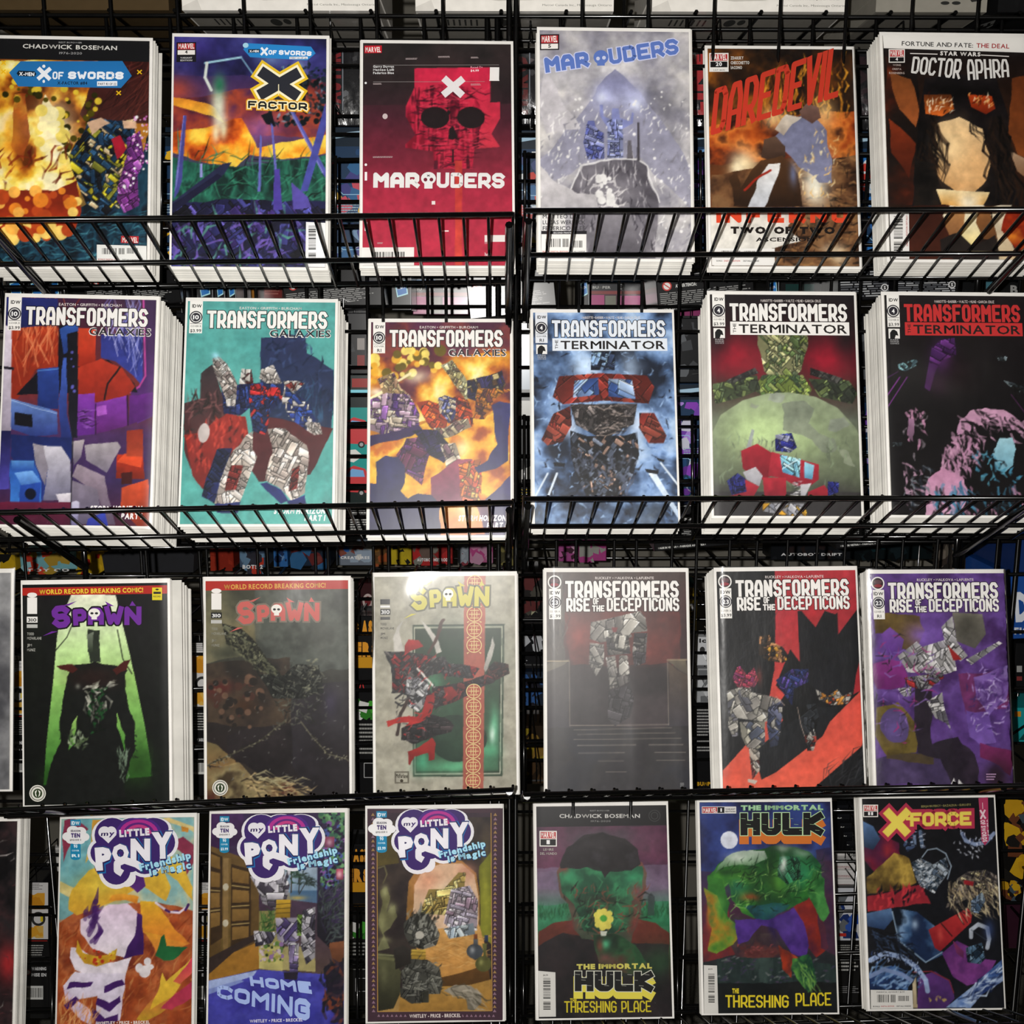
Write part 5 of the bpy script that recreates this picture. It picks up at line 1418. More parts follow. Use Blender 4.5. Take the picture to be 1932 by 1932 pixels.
@cover(43, '''
bg 4a342c 4a3428
g 3c2c38 382a2c 150,138 865,128 882,1262 147,1275
g 8a6a38 b08c50 205,1000 810,1000 825,1215 200,1225
W .03 4
f 38302c;2c2424;483c34 3 1 1 200,200 810,180 830,1100 200,1100
g 4a4020 5c5028 200,250 300,260 320,420 200,440
g a8783c 8c6430 360,680 370,520 430,430 540,400 660,410 740,480 755,600 755,760 360,760
g dcb898 e0c0a0 398,680 400,540 450,450 540,420 660,425 730,490 748,600 750,780 400,780
b d89878 480,520 70,70 .8
b d8987c 690,470 60,50 .7
b f0dcc4 560,560 80,50 .7
g 6a6c20 8a8a30 755,440 815,360 830,860 760,800
b 9c9c38 785,560 22,180 .7
g d0a05c c08c48 390,780 755,750 800,900 800,1000 540,1060 440,960
s b08040;dcb06c 60 .2 .01 0 6 400,800 760,790 790,960 480,1000
g 6a4824 543a1c 540,1040 800,960 815,1040 680,1080 545,1080
g b08844 a07838 330,1100 700,1070 820,1040 825,1212 320,1215
W .05 6
g 5c5838 707050 205,900 240,820 210,740 235,640 220,560 260,540 280,600 260,680 300,640 316,700 280,760 240,800 280,880
b 9c9c70 250,570 24,40 .9
b 9c9c70 290,660 26,30 .9
b 8c8c60 230,740 24,60 .9
b 9c9c70 250,840 36,20 .8
l 6a6444 6 205,440 240,430 260,470 240,520
b c8b070 540,590 40,40 .7
N
k c0a85c;d8c880;a8904c .07 480,560 560,560 640,470 680,470 670,560 600,700 430,690
k c8b8c4;a8a0b0;b89cb0;d8d0d8 .07 600,560 700,540 745,620 740,780 620,790 560,740
k 9cacb8;c0ccd0 .08 560,770 720,740 730,800 590,825
g 5c5c40 2c2c20 205,900 290,910 300,960 330,1000 325,1120 290,1200 205,1215
l 70704c 16 205,925 290,935
l 8c8c68 5 205,910 290,915
b 7c7c58 240,1010 22,60 .5
W .02 9
k 5c5c54;7c7c74;3a3a36;8c8c84 .09 345,740 400,690 480,690 520,760 540,800 520,860 450,880 380,860 350,800
s 24241f;8a8a80 26 .09 .022 60 30 370,690 490,690 520,760 370,760
g c8a848 a08030 385,880 465,880 468,935 390,935
l 5a4818 3 385,895 466,895
l 5a4818 3 387,915 467,915
k 5c5c54;74746c;484842 .12 395,935 470,935 540,980 560,1060 540,1120 440,1130 340,1100 330,1000
s 34342f;84847c 40 .09 .012 20 50 340,940 550,960 550,1110 350,1110
k 4c4c46;6a6a62;38382f .1 330,1090 480,1110 480,1170 380,1170 330,1140
g 9c9484 6c6658 560,1100 620,1070 700,1075 760,1120 765,1170 720,1215 690,1205 680,1140 620,1130
s b0a898;4c483c 26 .16 .012 -30 16 570,1080 740,1090 750,1180 690,1180
g 34302c 24201c 290,880 340,860 380,880 390,960 300,990
e c0bcb0 430,805 22,20
N
g 5c6064 34383c 720,825 745,825 745,860 770,890 765,920 730,940 700,920 688,890 720,860
e 444a50 728,892 44,40
b a8acb0 715,885 14,18 .8
g 8a5030 6a3c20 722,800 742,800 742,826 722,826
e 585830 775,960 44,42
g 6c6c3c 4c4c2c 768,850 792,850 790,910 800,940 760,940 775,910
g 34405c 243048 780,805 800,805 800,838 780,838
b 98985c 762,950 12,16 .8
''')
def _(c):
    for x0, y0, x1, y1 in ((150, 138, 198, 1272), (822, 128, 878, 1262)):
        c.poly('44303a', [(x0, y0), (x1, y0), (x1+4, y1), (x0-2, y1)])
    c.poly('44303a', R(150, 1218, 880, 1266)); c.poly('44303a', R(150, 130, 868, 152))
    for k in range(46):
        y = 160+k*23.4
        for x in (182, 840): c.poly('8a6c7c' if k % 2 else '9c7c50', [(x-12, y+8), (x+8, y+8), (x-2, y-8)])
    for k in range(27): c.poly('8a6c7c', [(200+k*24, 1246), (216+k*24, 1246), (208+k*24, 1232)])
    c.line('b08848', 4, [(202, 156), (202, 1218), (824, 1212), (815, 152)])
    pony_logo(c, 330, 132, 1.0); pony_side(c, 199, 142, 56)
    c.poly('44303a', R(368, 1225, 662, 1256)); c.text('WHITLEY - PRICE - BRECKEL', 375, 1250, 654, 1246, 19, 'd8ccc8', .04)

@cover(44, '''
bg 2c2a2c 4a2c40 6a4458 7a6078 4a8068 2c7048 3a2824 242022 201c1e
W .07 4
f 3c2438;5c2c48;6a3450;543044 3 .8 1 1058,225 1760,225 1765,420 1060,460
f 6a5c78;7c6c84;5c4c64 3 .7 1 1060,440 1765,420 1765,560 1060,560
f 2c6848;3a8860;247048 6 .8 1 1062,640 1770,620 1772,760 1064,770
s 1c5434;2c6c44 90 .06 .01 85 14 1064,650 1260,650 1260,720 1064,720
s 1c5434;2c6c44 90 .06 .01 85 14 1600,660 1768,650 1768,720 1600,720
g 4a4c54 2c4c3c 1646,590 1665,568 1684,590 1684,700 1646,700
g 6a3024 4c2820 1064,780 1160,740 1250,730 1600,720 1700,740 1772,800 1775,960 1066,960
f 241f22;2c2426;1c1a1c 3 1 1 1066,860 1200,800 1400,840 1770,860 1785,1248 1068,1262
b 2c5a34 1720,960 90,90 .6
b 284a2c 1560,960 90,60 .6
b 4c9478 1400,300 240,80 .25
g 7a4840 3c4c3c 1180,460 1200,420 1620,410 1640,470 1640,540 1610,620 1600,760 1570,860 1520,830 1300,830 1260,780 1240,640 1200,600
f 1c3c2c;2c6444;388458;24543c 5 1 1 1195,470 1260,430 1620,430 1620,560 1560,620 1580,760 1500,800 1320,790 1270,640 1210,580
b 3c9c6c 1250,490 50,46 .8
b 3c9c6c 1570,490 50,46 .8
b 9c3c50 1590,560 34,40 .7
b 8c4038 1230,440 20,30 .8
b 2c2420 1410,620 150,30 .8
b 7a3430 1580,740 34,70 .8
b 6c3430 1250,760 26,50 .8
b 2c5434 1440,690 70,40 .8
s 1c241c;7a4a38;44885c 120 .1 .014 40 70 1220,560 1620,540 1590,800 1290,810
g 302c2e 282426 1195,420 1230,330 1320,275 1420,262 1530,290 1600,350 1612,420 1560,450 1480,440 1430,500 1400,440 1300,450 1200,440
f 343034;242022;2c282a 8 .9 1 1200,410 1240,320 1420,264 1600,350 1606,420 1560,440 1430,470 1300,440
b 4a4648 1380,330 90,30 .4
f 1c2c20;2c5434;54342c 4 1 1 1370,800 1480,800 1600,860 1660,960 1600,1020 1400,960 1380,880
b 58c08c 1440,850 22,26 .9
b 8c4438 1410,860 20,40 .7
b 8c3c44 1440,930 50,30 .6
N
e d8cc5c 1415,725 46,46
e d8cc5c 1380,700 16,16
e d8cc5c 1395,682 16,14
e d8cc5c 1420,678 16,14
e d8cc5c 1448,692 16,16
e d8cc5c 1456,722 14,18
e d8cc5c 1440,760 18,16
e d8cc5c 1412,770 17,14
e d8cc5c 1386,752 16,16
e 4c9c3c 1417,718 19,18
p c8ccc0 1398,785 1436,788 1430,812 1404,812
''')
def _(c):
    c.poly('1e1c1e', [(1058, 118), (1752, 108), (1754, 215), (1060, 228)])
    c.text('CHADWICK BOSEMAN', 1182, 178, 1612, 176, 21, 'cfcdc8', .02); c.text('REST IN POWER', 1346, 143, 1450, 142, 8, '8a8a88', .01); c.text('1976-2020', 1350, 200, 1455, 199, 10, '8a8a88', 0)
    for r, col in ((32, '3a3a3a'), (28, '1e1c1e'), (20, '3a3a3a'), (16, '1e1c1e')): c.ell(col, 1690, 165, r, r)
    publisher_box(c, 1075, 248, 1168, 332, '1', split=.48)
    for k, t in enumerate(('LEMIRE', 'DEL MUNDO')): c.text(t, (1095, 1078)[k], 354+22*k, (1150, 1168)[k], 354+22*k, 13, 'a8a49c', .02)
    c.text('THE IMMORTAL', 1272, 992, 1676, 985, 26, 'c8c060', .07)
    for a, b in ((1262, 1345), (1352, 1440), (1447, 1545), (1552, 1690)): pass
    for col, dy, e in (('d8cc50', 34, 7), ('cfd0c0', 0, 4), ('1c1c1c', 0, 0)):
        c.block('HULK', 1262, 1112+dy, 1688, 1112+dy, 108, col, .36, gap=.06, extra=e)
    for k in range(14): c.line('a8a8a0', 2, [(1265+k*31, 1020+(k % 3)*30), (1290+k*31, 1022+(k % 3)*30)])
    c.block('THRESHING', 1205, 1228, 1490, 1226, 62, 'c8b82c', .26, gap=.1); c.block('PLACE', 1512, 1226, 1676, 1222, 62, 'c8b82c', .26, gap=.1); c.text('THE', 1236, 1172, 1272, 1172, 22, 'c8b82c', .05)
    c.poly('cfcdc8', [(1066, 1002), (1158, 1010), (1160, 1250), (1070, 1252)]); c.bar(1082, 1030, 1140, 1225, vert=True, bg=None, frac=.85); c.text('$4.99', 1092, 1030, 1118, 1030, 9, '333', .02)

@cover(45, '''
bg 24244c 28305c 343058 3c2c50 4a2840 3c2c34 282c30 1c2420 1c1c1c
W .06 4
f 1c2048;2c3a78;34488c;24244c 3 .9 1 145,97 860,95 870,420 150,480
b 4058a4 330,360 110,90 .6
f 5a2430;8a2c2c;6c2438;442444 3 .8 1 150,680 260,500 340,940 160,980
f 7a2420;982c20;5c2030 5 .9 1 640,620 800,600 850,900 780,960 700,860
f 3c2448;4a2c40;2c2444 3 .8 1 780,350 870,350 895,950 800,900
f 54242c;6c3834;3c2c34;4a3c3c 5 .9 1 300,820 560,800 620,960 330,960
f 1c2828;2c3a38;243030;384844 5 1 2 240,960 600,960 890,1000 900,1110 240,1140
s 4a3c54;6a7070;3c3850 60 .05 .016 10 30 240,960 860,980 860,1100 240,1120
s 5a2c2c;8a4444 40 .04 .014 10 30 340,880 560,880 560,950 340,950
f 14181a;1e2020 3 1 1 240,1100 895,1100 905,1260 240,1272
N
e dfe3ee 307,305 47,48
W .05 7
f 1c4424;2c6c2c;4c9034;245c2c 4 1 1 190,500 290,400 420,350 560,345 740,360 800,440 810,560 740,640 600,700 480,740 380,700 320,620 300,540 220,600 190,560
g b8c4b8 4c7c4c 290,400 330,370 420,350 500,360 520,400 440,440 360,440 280,450 220,490
b d0d4cc 360,400 60,30 .7
b b8c4b8 700,380 50,24 .6
b 98a898 600,355 50,20 .8
b 58982c 360,510 90,50 .7
b 142c18 300,480 70,20 .6
b 68a838 580,520 60,80 .7
b 142818 540,440 30,110 .6
b 2c8c68 700,480 90,80 .7
b 1c5c58 350,560 60,50 .7
g 3c7c30 245c2c 185,500 260,520 310,640 300,720 240,740 200,640
f 2c6c28;6c8c30;a87c28;246830 5 1 1 165,560 240,600 300,720 340,760 400,790 320,880 240,940 180,920 200,800
b c8742c 190,720 16,90 .7
b 5c9c44 260,650 30,60 .7
b 245c34 360,770 50,40 .7
f 2c6c34;4c9048;245c2c 5 1 1 760,480 820,520 830,620 855,700 830,750 780,680 740,600
f 14241c;1c4c54;24643c 5 1 1 390,660 560,640 640,660 560,740 460,740
b a83c24 420,610 50,20 .7
b 2c6478 540,680 70,30 .6
s 7cb85c;a0cc70 50 .09 .008 40 70 280,500 800,440 820,640 560,640 300,740 240,660
s 142c18 70 .1 .01 30 60 220,420 800,400 780,620 400,700
f 3c246c;54348c;4a2c7c;34205c 4 1 1 340,740 420,730 560,740 660,680 720,760 750,880 720,950 640,930 560,800 480,770 400,860 350,880
b 6448a0 620,780 60,70 .6
b 241848 540,800 20,60 .7
f a83820;6c2c24;c85030 5 1 1 570,880 640,930 700,960 640,1010 640,1070 590,1010
f 245c48;3c7c3c;1c4030;5c9c44 5 1 1 640,960 740,930 780,1010 790,1100 740,1150 680,1090 640,1020
s 78a850 20 .12 .014 -60 20 660,960 760,1000 780,1110 700,1100
k 3c8c60;2c6444;24503c .08 580,400 690,400 700,500 620,550 580,500
b e0e4dc 600,440 14,44 .9
N
''')
def _(c):
    c.poly('dcdad6', R(155, 120, 345, 158)); c.poly('b02a30', R(158, 123, 240, 155)); c.text('MARVEL', 162, 152, 238, 152, 25, 'f0eee8', .03); c.poly('161416', R(242, 123, 280, 155)); c.text('1', 258, 148, 266, 148, 19, 'eee', .03)
    for k, t in enumerate(('VARIANT', 'EDITION')): c.text(t, 286, 138+13*k, 340, 138+13*k, 8, '333', .04)
    c.text('THE IMMORTAL', 370, 140, 822, 138, 26, '78a878', .08); c.text('THE IMMORTAL', 372, 138, 820, 136, 24, 'a8d0a8', .03)
    for col, dy, e in (('c8702c', 46, 7), ('b8d8a8', 0, 4), ('181818', 0, 0)):
        c.block('HULK', 368, 278+dy*.9, 828, 276+dy*.9, 122, col, .36, gap=.06, extra=e)
    for k in range(16): c.line('90b088', 2, [(372+k*29, 185+(k % 3)*32), (396+k*29, 187+(k % 3)*32)])
    c.block('THRESHING', 280, 1236, 638, 1234, 70, 'd8c42c', .26, gap=.1); c.block('PLACE', 672, 1226, 875, 1220, 74, 'd8c42c', .26, gap=.1); c.text('THE', 318, 1154, 356, 1154, 26, 'd8c42c', .06)
    c.poly('cfcdc8', [(160, 998), (234, 1000), (240, 1270), (160, 1272)]); c.bar(175, 1035, 228, 1220, vert=True, bg=None, frac=.85); c.text('$4.99', 185, 1024, 208, 1024, 8, '333', .02)

@cover(46, '''
bg 141418 181a20
W .05 5
f 4a1c3c;741c34;2c1c3c 3 1 1 1040,280 1160,270 1240,320 1260,420 1100,480 1050,420
b 982c34 1180,360 30,40 .8
g a8893c 6c5424 1060,520 1140,440 1220,370 1290,400 1340,540 1300,560 1180,580 1060,610
f 3a2c18;7a6430;c8a84c;54401c 5 .9 1 1060,520 1140,440 1220,370 1290,400 1340,540 1180,580 1060,610
g 8c2434 a02c34 1060,620 1200,580 1360,550 1420,660 1220,670 1060,700
s 14141a;c83840 30 .09 .024 70 20 1070,600 1380,550 1400,640 1070,690
N
f 1c2c4c;3c5c84;7c9cc0;101824 5 1 1 1210,680 1340,700 1440,780 1450,900 1500,930 1420,970 1380,980 1240,860
g 5c7ca4 24385c 1060,710 1200,680 1210,740 1160,800 1065,780
b b0c8e0 1330,770 20,30 .8
l 88a0b8 7 1205,700 1240,860 1390,980 1480,925
g b83434 8c2028 1405,800 1620,680 1645,715 1640,760 1470,920 1440,900
l 1c1418 6 1475,765 1535,835
l 1c1418 6 1560,710 1600,770
l 1c1418 4 1580,700 1620,760
b e05c50 1470,830 16,40 .6
k a8b4c0;5c6c80;c8d0d8;283440 .05 1310,430 1360,405 1430,440 1500,400 1520,480 1460,560 1440,600 1360,560 1330,500
l 98a8b8 6 1370,400 1400,360 1450,352 1500,380 1530,450 1510,520
s c8d0d8;485868 60 .03 .014 20 30 1320,440 1400,430 1440,580 1380,580
k 8a8078;c8b890;5c5450;383438 .05 1560,520 1620,480 1720,470 1780,500 1790,600 1700,640 1640,620 1550,660 1500,680
s c8b48c;6a5c4c;e0d0a8;282428 150 .12 .012 -60 30 1520,520 1780,500 1790,700 1660,700 1500,680
p 98242c 1600,525 1655,535 1650,560 1600,548
k 7c90a8;3c5068;a8bccc .06 1640,640 1700,590 1720,640 1680,710 1640,700
f 5c2c6c;7c3c84;3c2050 4 1 1 1480,930 1560,860 1640,900 1700,960 1780,970 1720,1080 1620,1110 1540,1060
g 8c3464 5c2c54 1540,860 1600,920 1600,960 1560,930
k 4c6880;90b0c8;1c2c3c .07 1610,900 1700,870 1720,960 1690,990 1620,980
l b8c0cc 22 1640,840 1640,800 1680,770 1730,790 1740,850 1730,900
l 3c4450 3 1640,800 1730,860
f 3c2054;5c3474;4a2c64 4 1 1 1350,1060 1440,1030 1530,1090 1550,1180 1500,1235 1340,1238
l 7c2c34 6 1320,1035 1420,1030 1520,1080 1545,1150
g 34548c 18284c 1075,1040 1200,1000 1290,1050 1300,1130 1080,1135
s 8cacd0;1c2c4c;4c70a0 60 .14 .02 30 30 1075,1040 1290,1050 1300,1130 1080,1135
l 98acd0 26 1080,970 1160,930 1260,950 1340,1010 1390,1080 1400,1140
l 7c90b8 22 1080,1060 1160,1020 1260,1050 1310,1080
s 2c3c64;b8c8e4 70 .03 .01 80 20 1080,930 1340,960 1410,1140 1360,1100 1250,970 1080,1000
f 1c2c5c;4c6ca4;a8bcdc;24386c 5 1 1 1500,1232 1640,1120 1760,1010 1815,960 1822,1080 1700,1160 1640,1232
s c8d8ec;1c2848 30 .12 .016 35 20 1520,1220 1820,980 1820,1080 1660,1220
l 8898b8 20 1590,270 1610,310 1660,330 1720,320 1765,270
s 2c3454;c8d0e4 40 .03 .01 80 20 1580,260 1640,310 1760,280 1750,330 1640,350
l 5c708c 20 1360,260 1370,340
s c8d0e0;2c3448 20 .03 .01 10 10 1345,260 1385,260 1385,350 1355,350
k 3c4c6c;7c90b0;1c1c2c;7c3450 .05 1265,330 1310,260 1345,260 1340,340 1290,370
g 5c80b0 24344c 1038,200 1100,230 1140,300 1100,360 1040,340
b 3c5084 1740,800 30,60 .7
s c8ccd8 16 .04 .012 -60 40 1490,300 1720,330 1700,420 1560,400
s 1c2434;384864;0e1014 70 .1 .014 -40 50 1080,800 1240,820 1340,940 1100,920
s b8a060 5 .04 .02 -60 30 1390,1160 1520,1170 1480,1200 1390,1200
p 141418 1290,1120 1340,1060 1345,1235 1310,1235
g c8b898 a89878 1316,1100 1334,1060 1344,1235 1318,1235
N
''')
def _(c):
    publisher_box(c, 1043, 110, 1126, 178, '11', split=.5)
    c.text('BENJAMIN PERCY • BAZALDUA • GURU-EFX', 1365, 126, 1640, 116, 12, '8a8450', .02)
    for col, e in (('a8304c', 20), ('d8a84c', 3), ('e0d05c', 0)):
        c.block('X', 1160, 278, 1296, 276, 140, col, .3, gap=.0, extra=e, slant=.05); c.block('FORCE', 1305, 228, 1648, 222, 72, col, .26, gap=.12, extra=e)
        if e < 20: c.poly(col, R(1280, 178, 1305, 196))
    c.poly('a8385c', [(1680, 75), (1732, 70), (1738, 305), (1716, 335), (1698, 310)])
    c.block('X', 1690, 190, 1722, 188, 50, 'e0c8d0', .3, gap=0); c.text('OF SWORDS', 1692, 196, 1706, 316, 24, 'e0c8d0', .06); c.line('e0c8d0', 3, [(1702, 100), (1704, 135)]); c.text('TIE-IN', 1724, 190, 1732, 280, 7, 'e0c8d0', .02)
    c.poly('cfcdc8', [(1080, 1135), (1314, 1138), (1318, 1240), (1082, 1243)]); c.bar(1110, 1152, 1226, 1218, bg=None, frac=.8); c.bar(1230, 1160, 1300, 1212, bg=None, seed=4); c.text('PARENTAL ADVISORY $3.99', 1115, 1152, 1270, 1150, 8, '444', .01)
    c.text('BONUS', 1094, 1232, 1132, 1232, 8, '333', .02); c.text('DIGITAL EDITION', 1138, 1231, 1212, 1230, 8, 'a44', .02); c.text('DETAILS INSIDE!', 1226, 1230, 1306, 1229, 8, '333', .02)
# ---------------------------------------------------------------- the place: floor, walls, ceiling
def slab(name, x0, y0, z0, x1, y1, z1, m):
    b = MB(); b.box(x0, y0, z0, x1, y1, z1); return tag(b.obj(name, m), kind='structure')
slab('floor', -3, -2.5, -.05, 3, 2.3, 0, M_FLOOR)
slab('ceiling', -3, -2.5, 2.8, 3, 2.3, 2.85, M_CEIL)
slab('wall_back', -3, 2.2, 0, 3, 2.25, 2.8, M_WALL)
slab('wall_left', -3.05, -2.5, 0, -3, 2.25, 2.8, M_WALL)
slab('wall_right', 3, -2.5, 0, 3.05, 2.25, 2.8, M_WALL)
slab('wall_front', -3, -2.55, 0, 3, -2.5, 2.8, M_WALL)

# ---------------------------------------------------------------- gridwall panels (each wire a part)
def unit_wire(name, L, axis, r, n=8):
    b = MB(); p = [(0, 0, 0), (0, 0, 0)]; q = [0, 0, 0]; q[axis] = L; b.tube([(0, 0, 0), tuple(q)], r, n)
    me = b.mesh(name, M_WIRE); smooth_auto(me); return me
GF = 1.262
def grid_panel(label, x0, n, F, z0, rows, zoff, group=None):
    W = n*.0762; t = thing('gridwall_panel', label, 'wire panel', (x0+W/2, F, z0), group=group)
    v = unit_wire('grid_wire', rows*.0762, 2, .0021); e = unit_wire('edge_wire', rows*.0762, 2, .0032); h = unit_wire('cross_wire', W, 0, .0021)
    for k in range(n+1):
        o = link('edge_wire' if k in (0, n) else 'upright_wire', e if k in (0, n) else v, t); o.location = (k*.0762-W/2, 0, 0)
    for k in range(rows+1):
        o = link('cross_wire', h, t); o.location = (-W/2, .0042, k*.0762)
    for s in (-1, 1):
        o = link('foot', v, t); o.location = (s*W/2, 0, -z0); o.scale = (1.6, 1.6, (z0+.001)/(rows*.0762))
    return t
zr = at(640, 252, GF).z; z0g = zr-.0762*17
xs_ = at(967, 40, GF).x
grid_panel('left black grid panel that the left hand shelves hang on', xs_-.004-.0762*9, 9, GF, z0g, 24, 0)
grid_panel('right black grid panel that the right hand shelves hang on', xs_+.004, 9, GF, z0g, 24, 0)
grid_panel('rear black grid panel behind the left shelves, holding the toy packages', xs_-.03-.0762*9, 9, GF+.055, z0g+.031, 23, 0)
grid_panel('rear black grid panel behind the right shelves, holding the toy packages', xs_-.018, 9, GF+.055, z0g+.031, 23, 0)

# side panel standing square to the others at the right
W = 10*.0762; xs2 = .745; t = thing('gridwall_panel', 'black grid panel standing square to the others, seen edge on at the right edge', 'wire panel', (xs2, GF+.07+W/2, z0g))
v = unit_wire('grid_wire', 23*.0762, 2, .0021); h = unit_wire('cross_wire', W, 1, .0021)
for k in range(11): o = link('upright_wire', v, t); o.location = (0, k*.0762-W/2, 0)
for k in range(24): o = link('cross_wire', h, t); o.location = (.0042, -W/2, k*.0762)
for sg in (-1, 1): o = link('foot', v, t); o.location = (0, sg*W/2, -z0g); o.scale = (1.6, 1.6, (z0g+.001)/(23*.0762))

# ---------------------------------------------------------------- where each front comic stands: x, y, height, lean, roll, turn, scale
POSE = [
  (-0.4840,1.1779,0.0677,13.27,-0.28,2.34,1.004),
  (-0.2850,1.1776,0.0672,13.10,-0.28,1.75,1.015),
  (-0.0738,1.1846,0.0691,14.81,0.02,1.49,1.006),
  (0.1262,1.1744,0.0762,12.82,-0.17,1.46,1.004),
  (0.3213,1.1942,0.0692,15.74,-0.22,0.26,1.004),
  (0.5178,1.1783,0.0756,14.13,-0.11,1.68,1.005),
  (-0.4854,1.1383,-0.2193,13.36,-1.18,1.64,1.003),
  (-0.2810,1.1432,-0.2191,18.22,-0.53,2.80,1.014),
  (-0.0757,1.1932,-0.2426,15.02,-0.05,0.46,0.998),
  (0.1203,1.1740,-0.2261,19.05,-0.03,0.54,0.999),
  (0.3239,1.1455,-0.2111,16.43,-0.38,0.37,1.004),
  (0.5272,1.1475,-0.2110,16.07,-0.49,0.68,0.998),
  (-0.4753,1.1205,-0.5474,10.54,0.39,1.33,0.995),
  (-0.2749,1.1675,-0.5645,9.86,0.17,0.36,1.028),
  (-0.0713,1.1819,-0.5643,11.22,0.43,0.11,1.032),
  (0.1404,1.1735,-0.5592,16.01,-0.06,0.09,1.039),
  (0.3497,1.1549,-0.5476,15.50,0.75,-0.74,1.016),
  (0.5393,1.1688,-0.5504,15.07,0.14,-0.07,1.000),
  (-0.4902,1.1845,-0.8884,14.79,0.45,0.32,1.027),
  (-0.2939,1.1807,-0.8847,15.38,0.59,-0.46,1.040),
  (-0.0890,1.1801,-0.8764,14.45,0.52,0.20,1.032),
  (0.1304,1.1831,-0.8756,18.05,0.30,0.30,1.026),
  (0.3419,1.1770,-0.8658,16.27,-0.05,0.24,1.023),
  (0.5547,1.1740,-0.8585,15.25,0.60,-0.50,1.022),
]
NB = [8, 8, 5, 8, 3, 9, 18, 16, 3, 8, 16, 16, 15, 8, 4, 6, 12, 9, 3, 3, 4, 3, 5, 6]
SL = [.50, .56, .53, .53]
CV=[('A1',-22,207,830,237,812,1470,-40,1468),('A1',955,200,1806,220,1800,1478,945,1467),('A2',125,225,918,243,935,1425,125,1420),('A2',1075,155,1868,178,1890,1388,1083,1385),('A3',190,265,978,275,1028,1470,203,1470),('A3',1155,190,1950,205,2010,1440,1195,1432),
('B1',30,115,868,142,825,1380,-15,1375),('B1',1025,135,1858,165,1843,1368,988,1368),('B2',170,247,912,255,922,1393,162,1390),('B2',1035,193,1785,205,1820,1330,1050,1335),('B3',205,100,985,110,1040,1328,215,1330),('B3',1160,103,1945,118,2005,1325,1205,1325),
('C1',120,130,928,118,938,1325,132,1345),('C1',1132,108,1925,100,1935,1308,1140,1310),('C2',187,80,938,80,968,1232,183,1238),('C2',1112,48,1853,52,1880,1235,1118,1235),('C3',232,55,1000,45,1057,1250,265,1255),('C3',1078,65,1822,62,1875,1232,1118,1235),
('D1',340,190,1070,180,1062,1345,308,1355),('D1',1163,160,1905,152,1900,1345,1150,1345),('D2',150,138,865,128,882,1262,147,1275),('D2',1058,118,1752,108,1785,1248,1068,1262),('D3',143,97,860,95,905,1260,160,1272),('D3',1038,78,1765,72,1828,1235,1080,1245)]
FRONT = [
 ('comic with a black memorial band over yellow flames and a blue title plate', 'white card backed comics in the leftmost stack of the top shelf'),
 ('comic with purple blades under a dark letter X edged in yellow, top shelf', ''),
 ('crimson comic with a broken red skull on black, on the top shelf', ''),
 ('pale grey comic of two blue figures on a snow blown rock, on the top shelf', ''),
 ('comic with slanting red title lettering over a burning brick street, on the top shelf', ''),
 ('comic with a white top band above large amber glass discs, rightmost on the top shelf', ''),
 ('comic with blue, red and purple machine plates split down the middle, second shelf', ''),
 ('teal comic with a heap of white and blue machine parts, on the second shelf', ''),
 ('comic with an orange and purple machine battle, third on the second shelf', ''),
 ('icy blue comic with dark red plates above grey metal, on the second shelf', ''),
 ('comic with a pale green globe under a red glow, on the second shelf', ''),
 ('black comic with red title lettering and pink locks, rightmost on the second shelf', ''),
 ('black comic with a dark figure before a green light and purple lettering', ''),
 ('murky brown comic with chains and faded red lettering, on the third shelf', ''),
 ('beige comic with a green panel and a red band of round medallions', ''),
 ('dim brown comic with a white plated machine above a stairway, on the third shelf', ''),
 ('black comic with coral red beams and a pale plated machine, on the third shelf', ''),
 ('purple comic with pale grey machine plates, rightmost on the third shelf', ''),
 ('comic with yellow swirls and striped violet limbs over red grass, bottom shelf', ''),
 ('comic with an open wooden door and a blue carpet, on the bottom shelf', ''),
 ('comic with a sandy arched room, flasks and a patterned border, on the bottom shelf', ''),
 ('comic with a black memorial band, a green boulder shape and a yellow flower', ''),
 ('comic with a white moon over a green hulking mass and violet cloth', ''),
 ('comic with blue steel tubes, a red cylinder and yellow title lettering', ''),
]
STK = ['behind the yellow flame comic', 'behind the purple sword comic', 'behind the crimson skull comic', 'behind the pale grey snow comic', 'behind the burning street comic', 'behind the comic with amber glass discs',
 'behind the split blue and red machine comic', 'behind the teal comic', 'behind the orange battle comic', 'behind the icy blue comic', 'behind the green globe comic', 'behind the black comic with pink locks',
 'behind the dark figure in green light', 'behind the murky brown chain comic', 'behind the beige medallion comic', 'behind the brown stairway comic', 'behind the coral beam comic', 'behind the purple machine comic',
 'behind the yellow swirl comic', 'behind the wooden door comic', 'behind the arched room comic', 'behind the yellow flower comic', 'behind the moon and green mass comic', 'behind the blue steel tube comic']
CW, CH = .168, .2585
MS, MT, MBOT = .0029, .0050, .0028          # board margins round the print
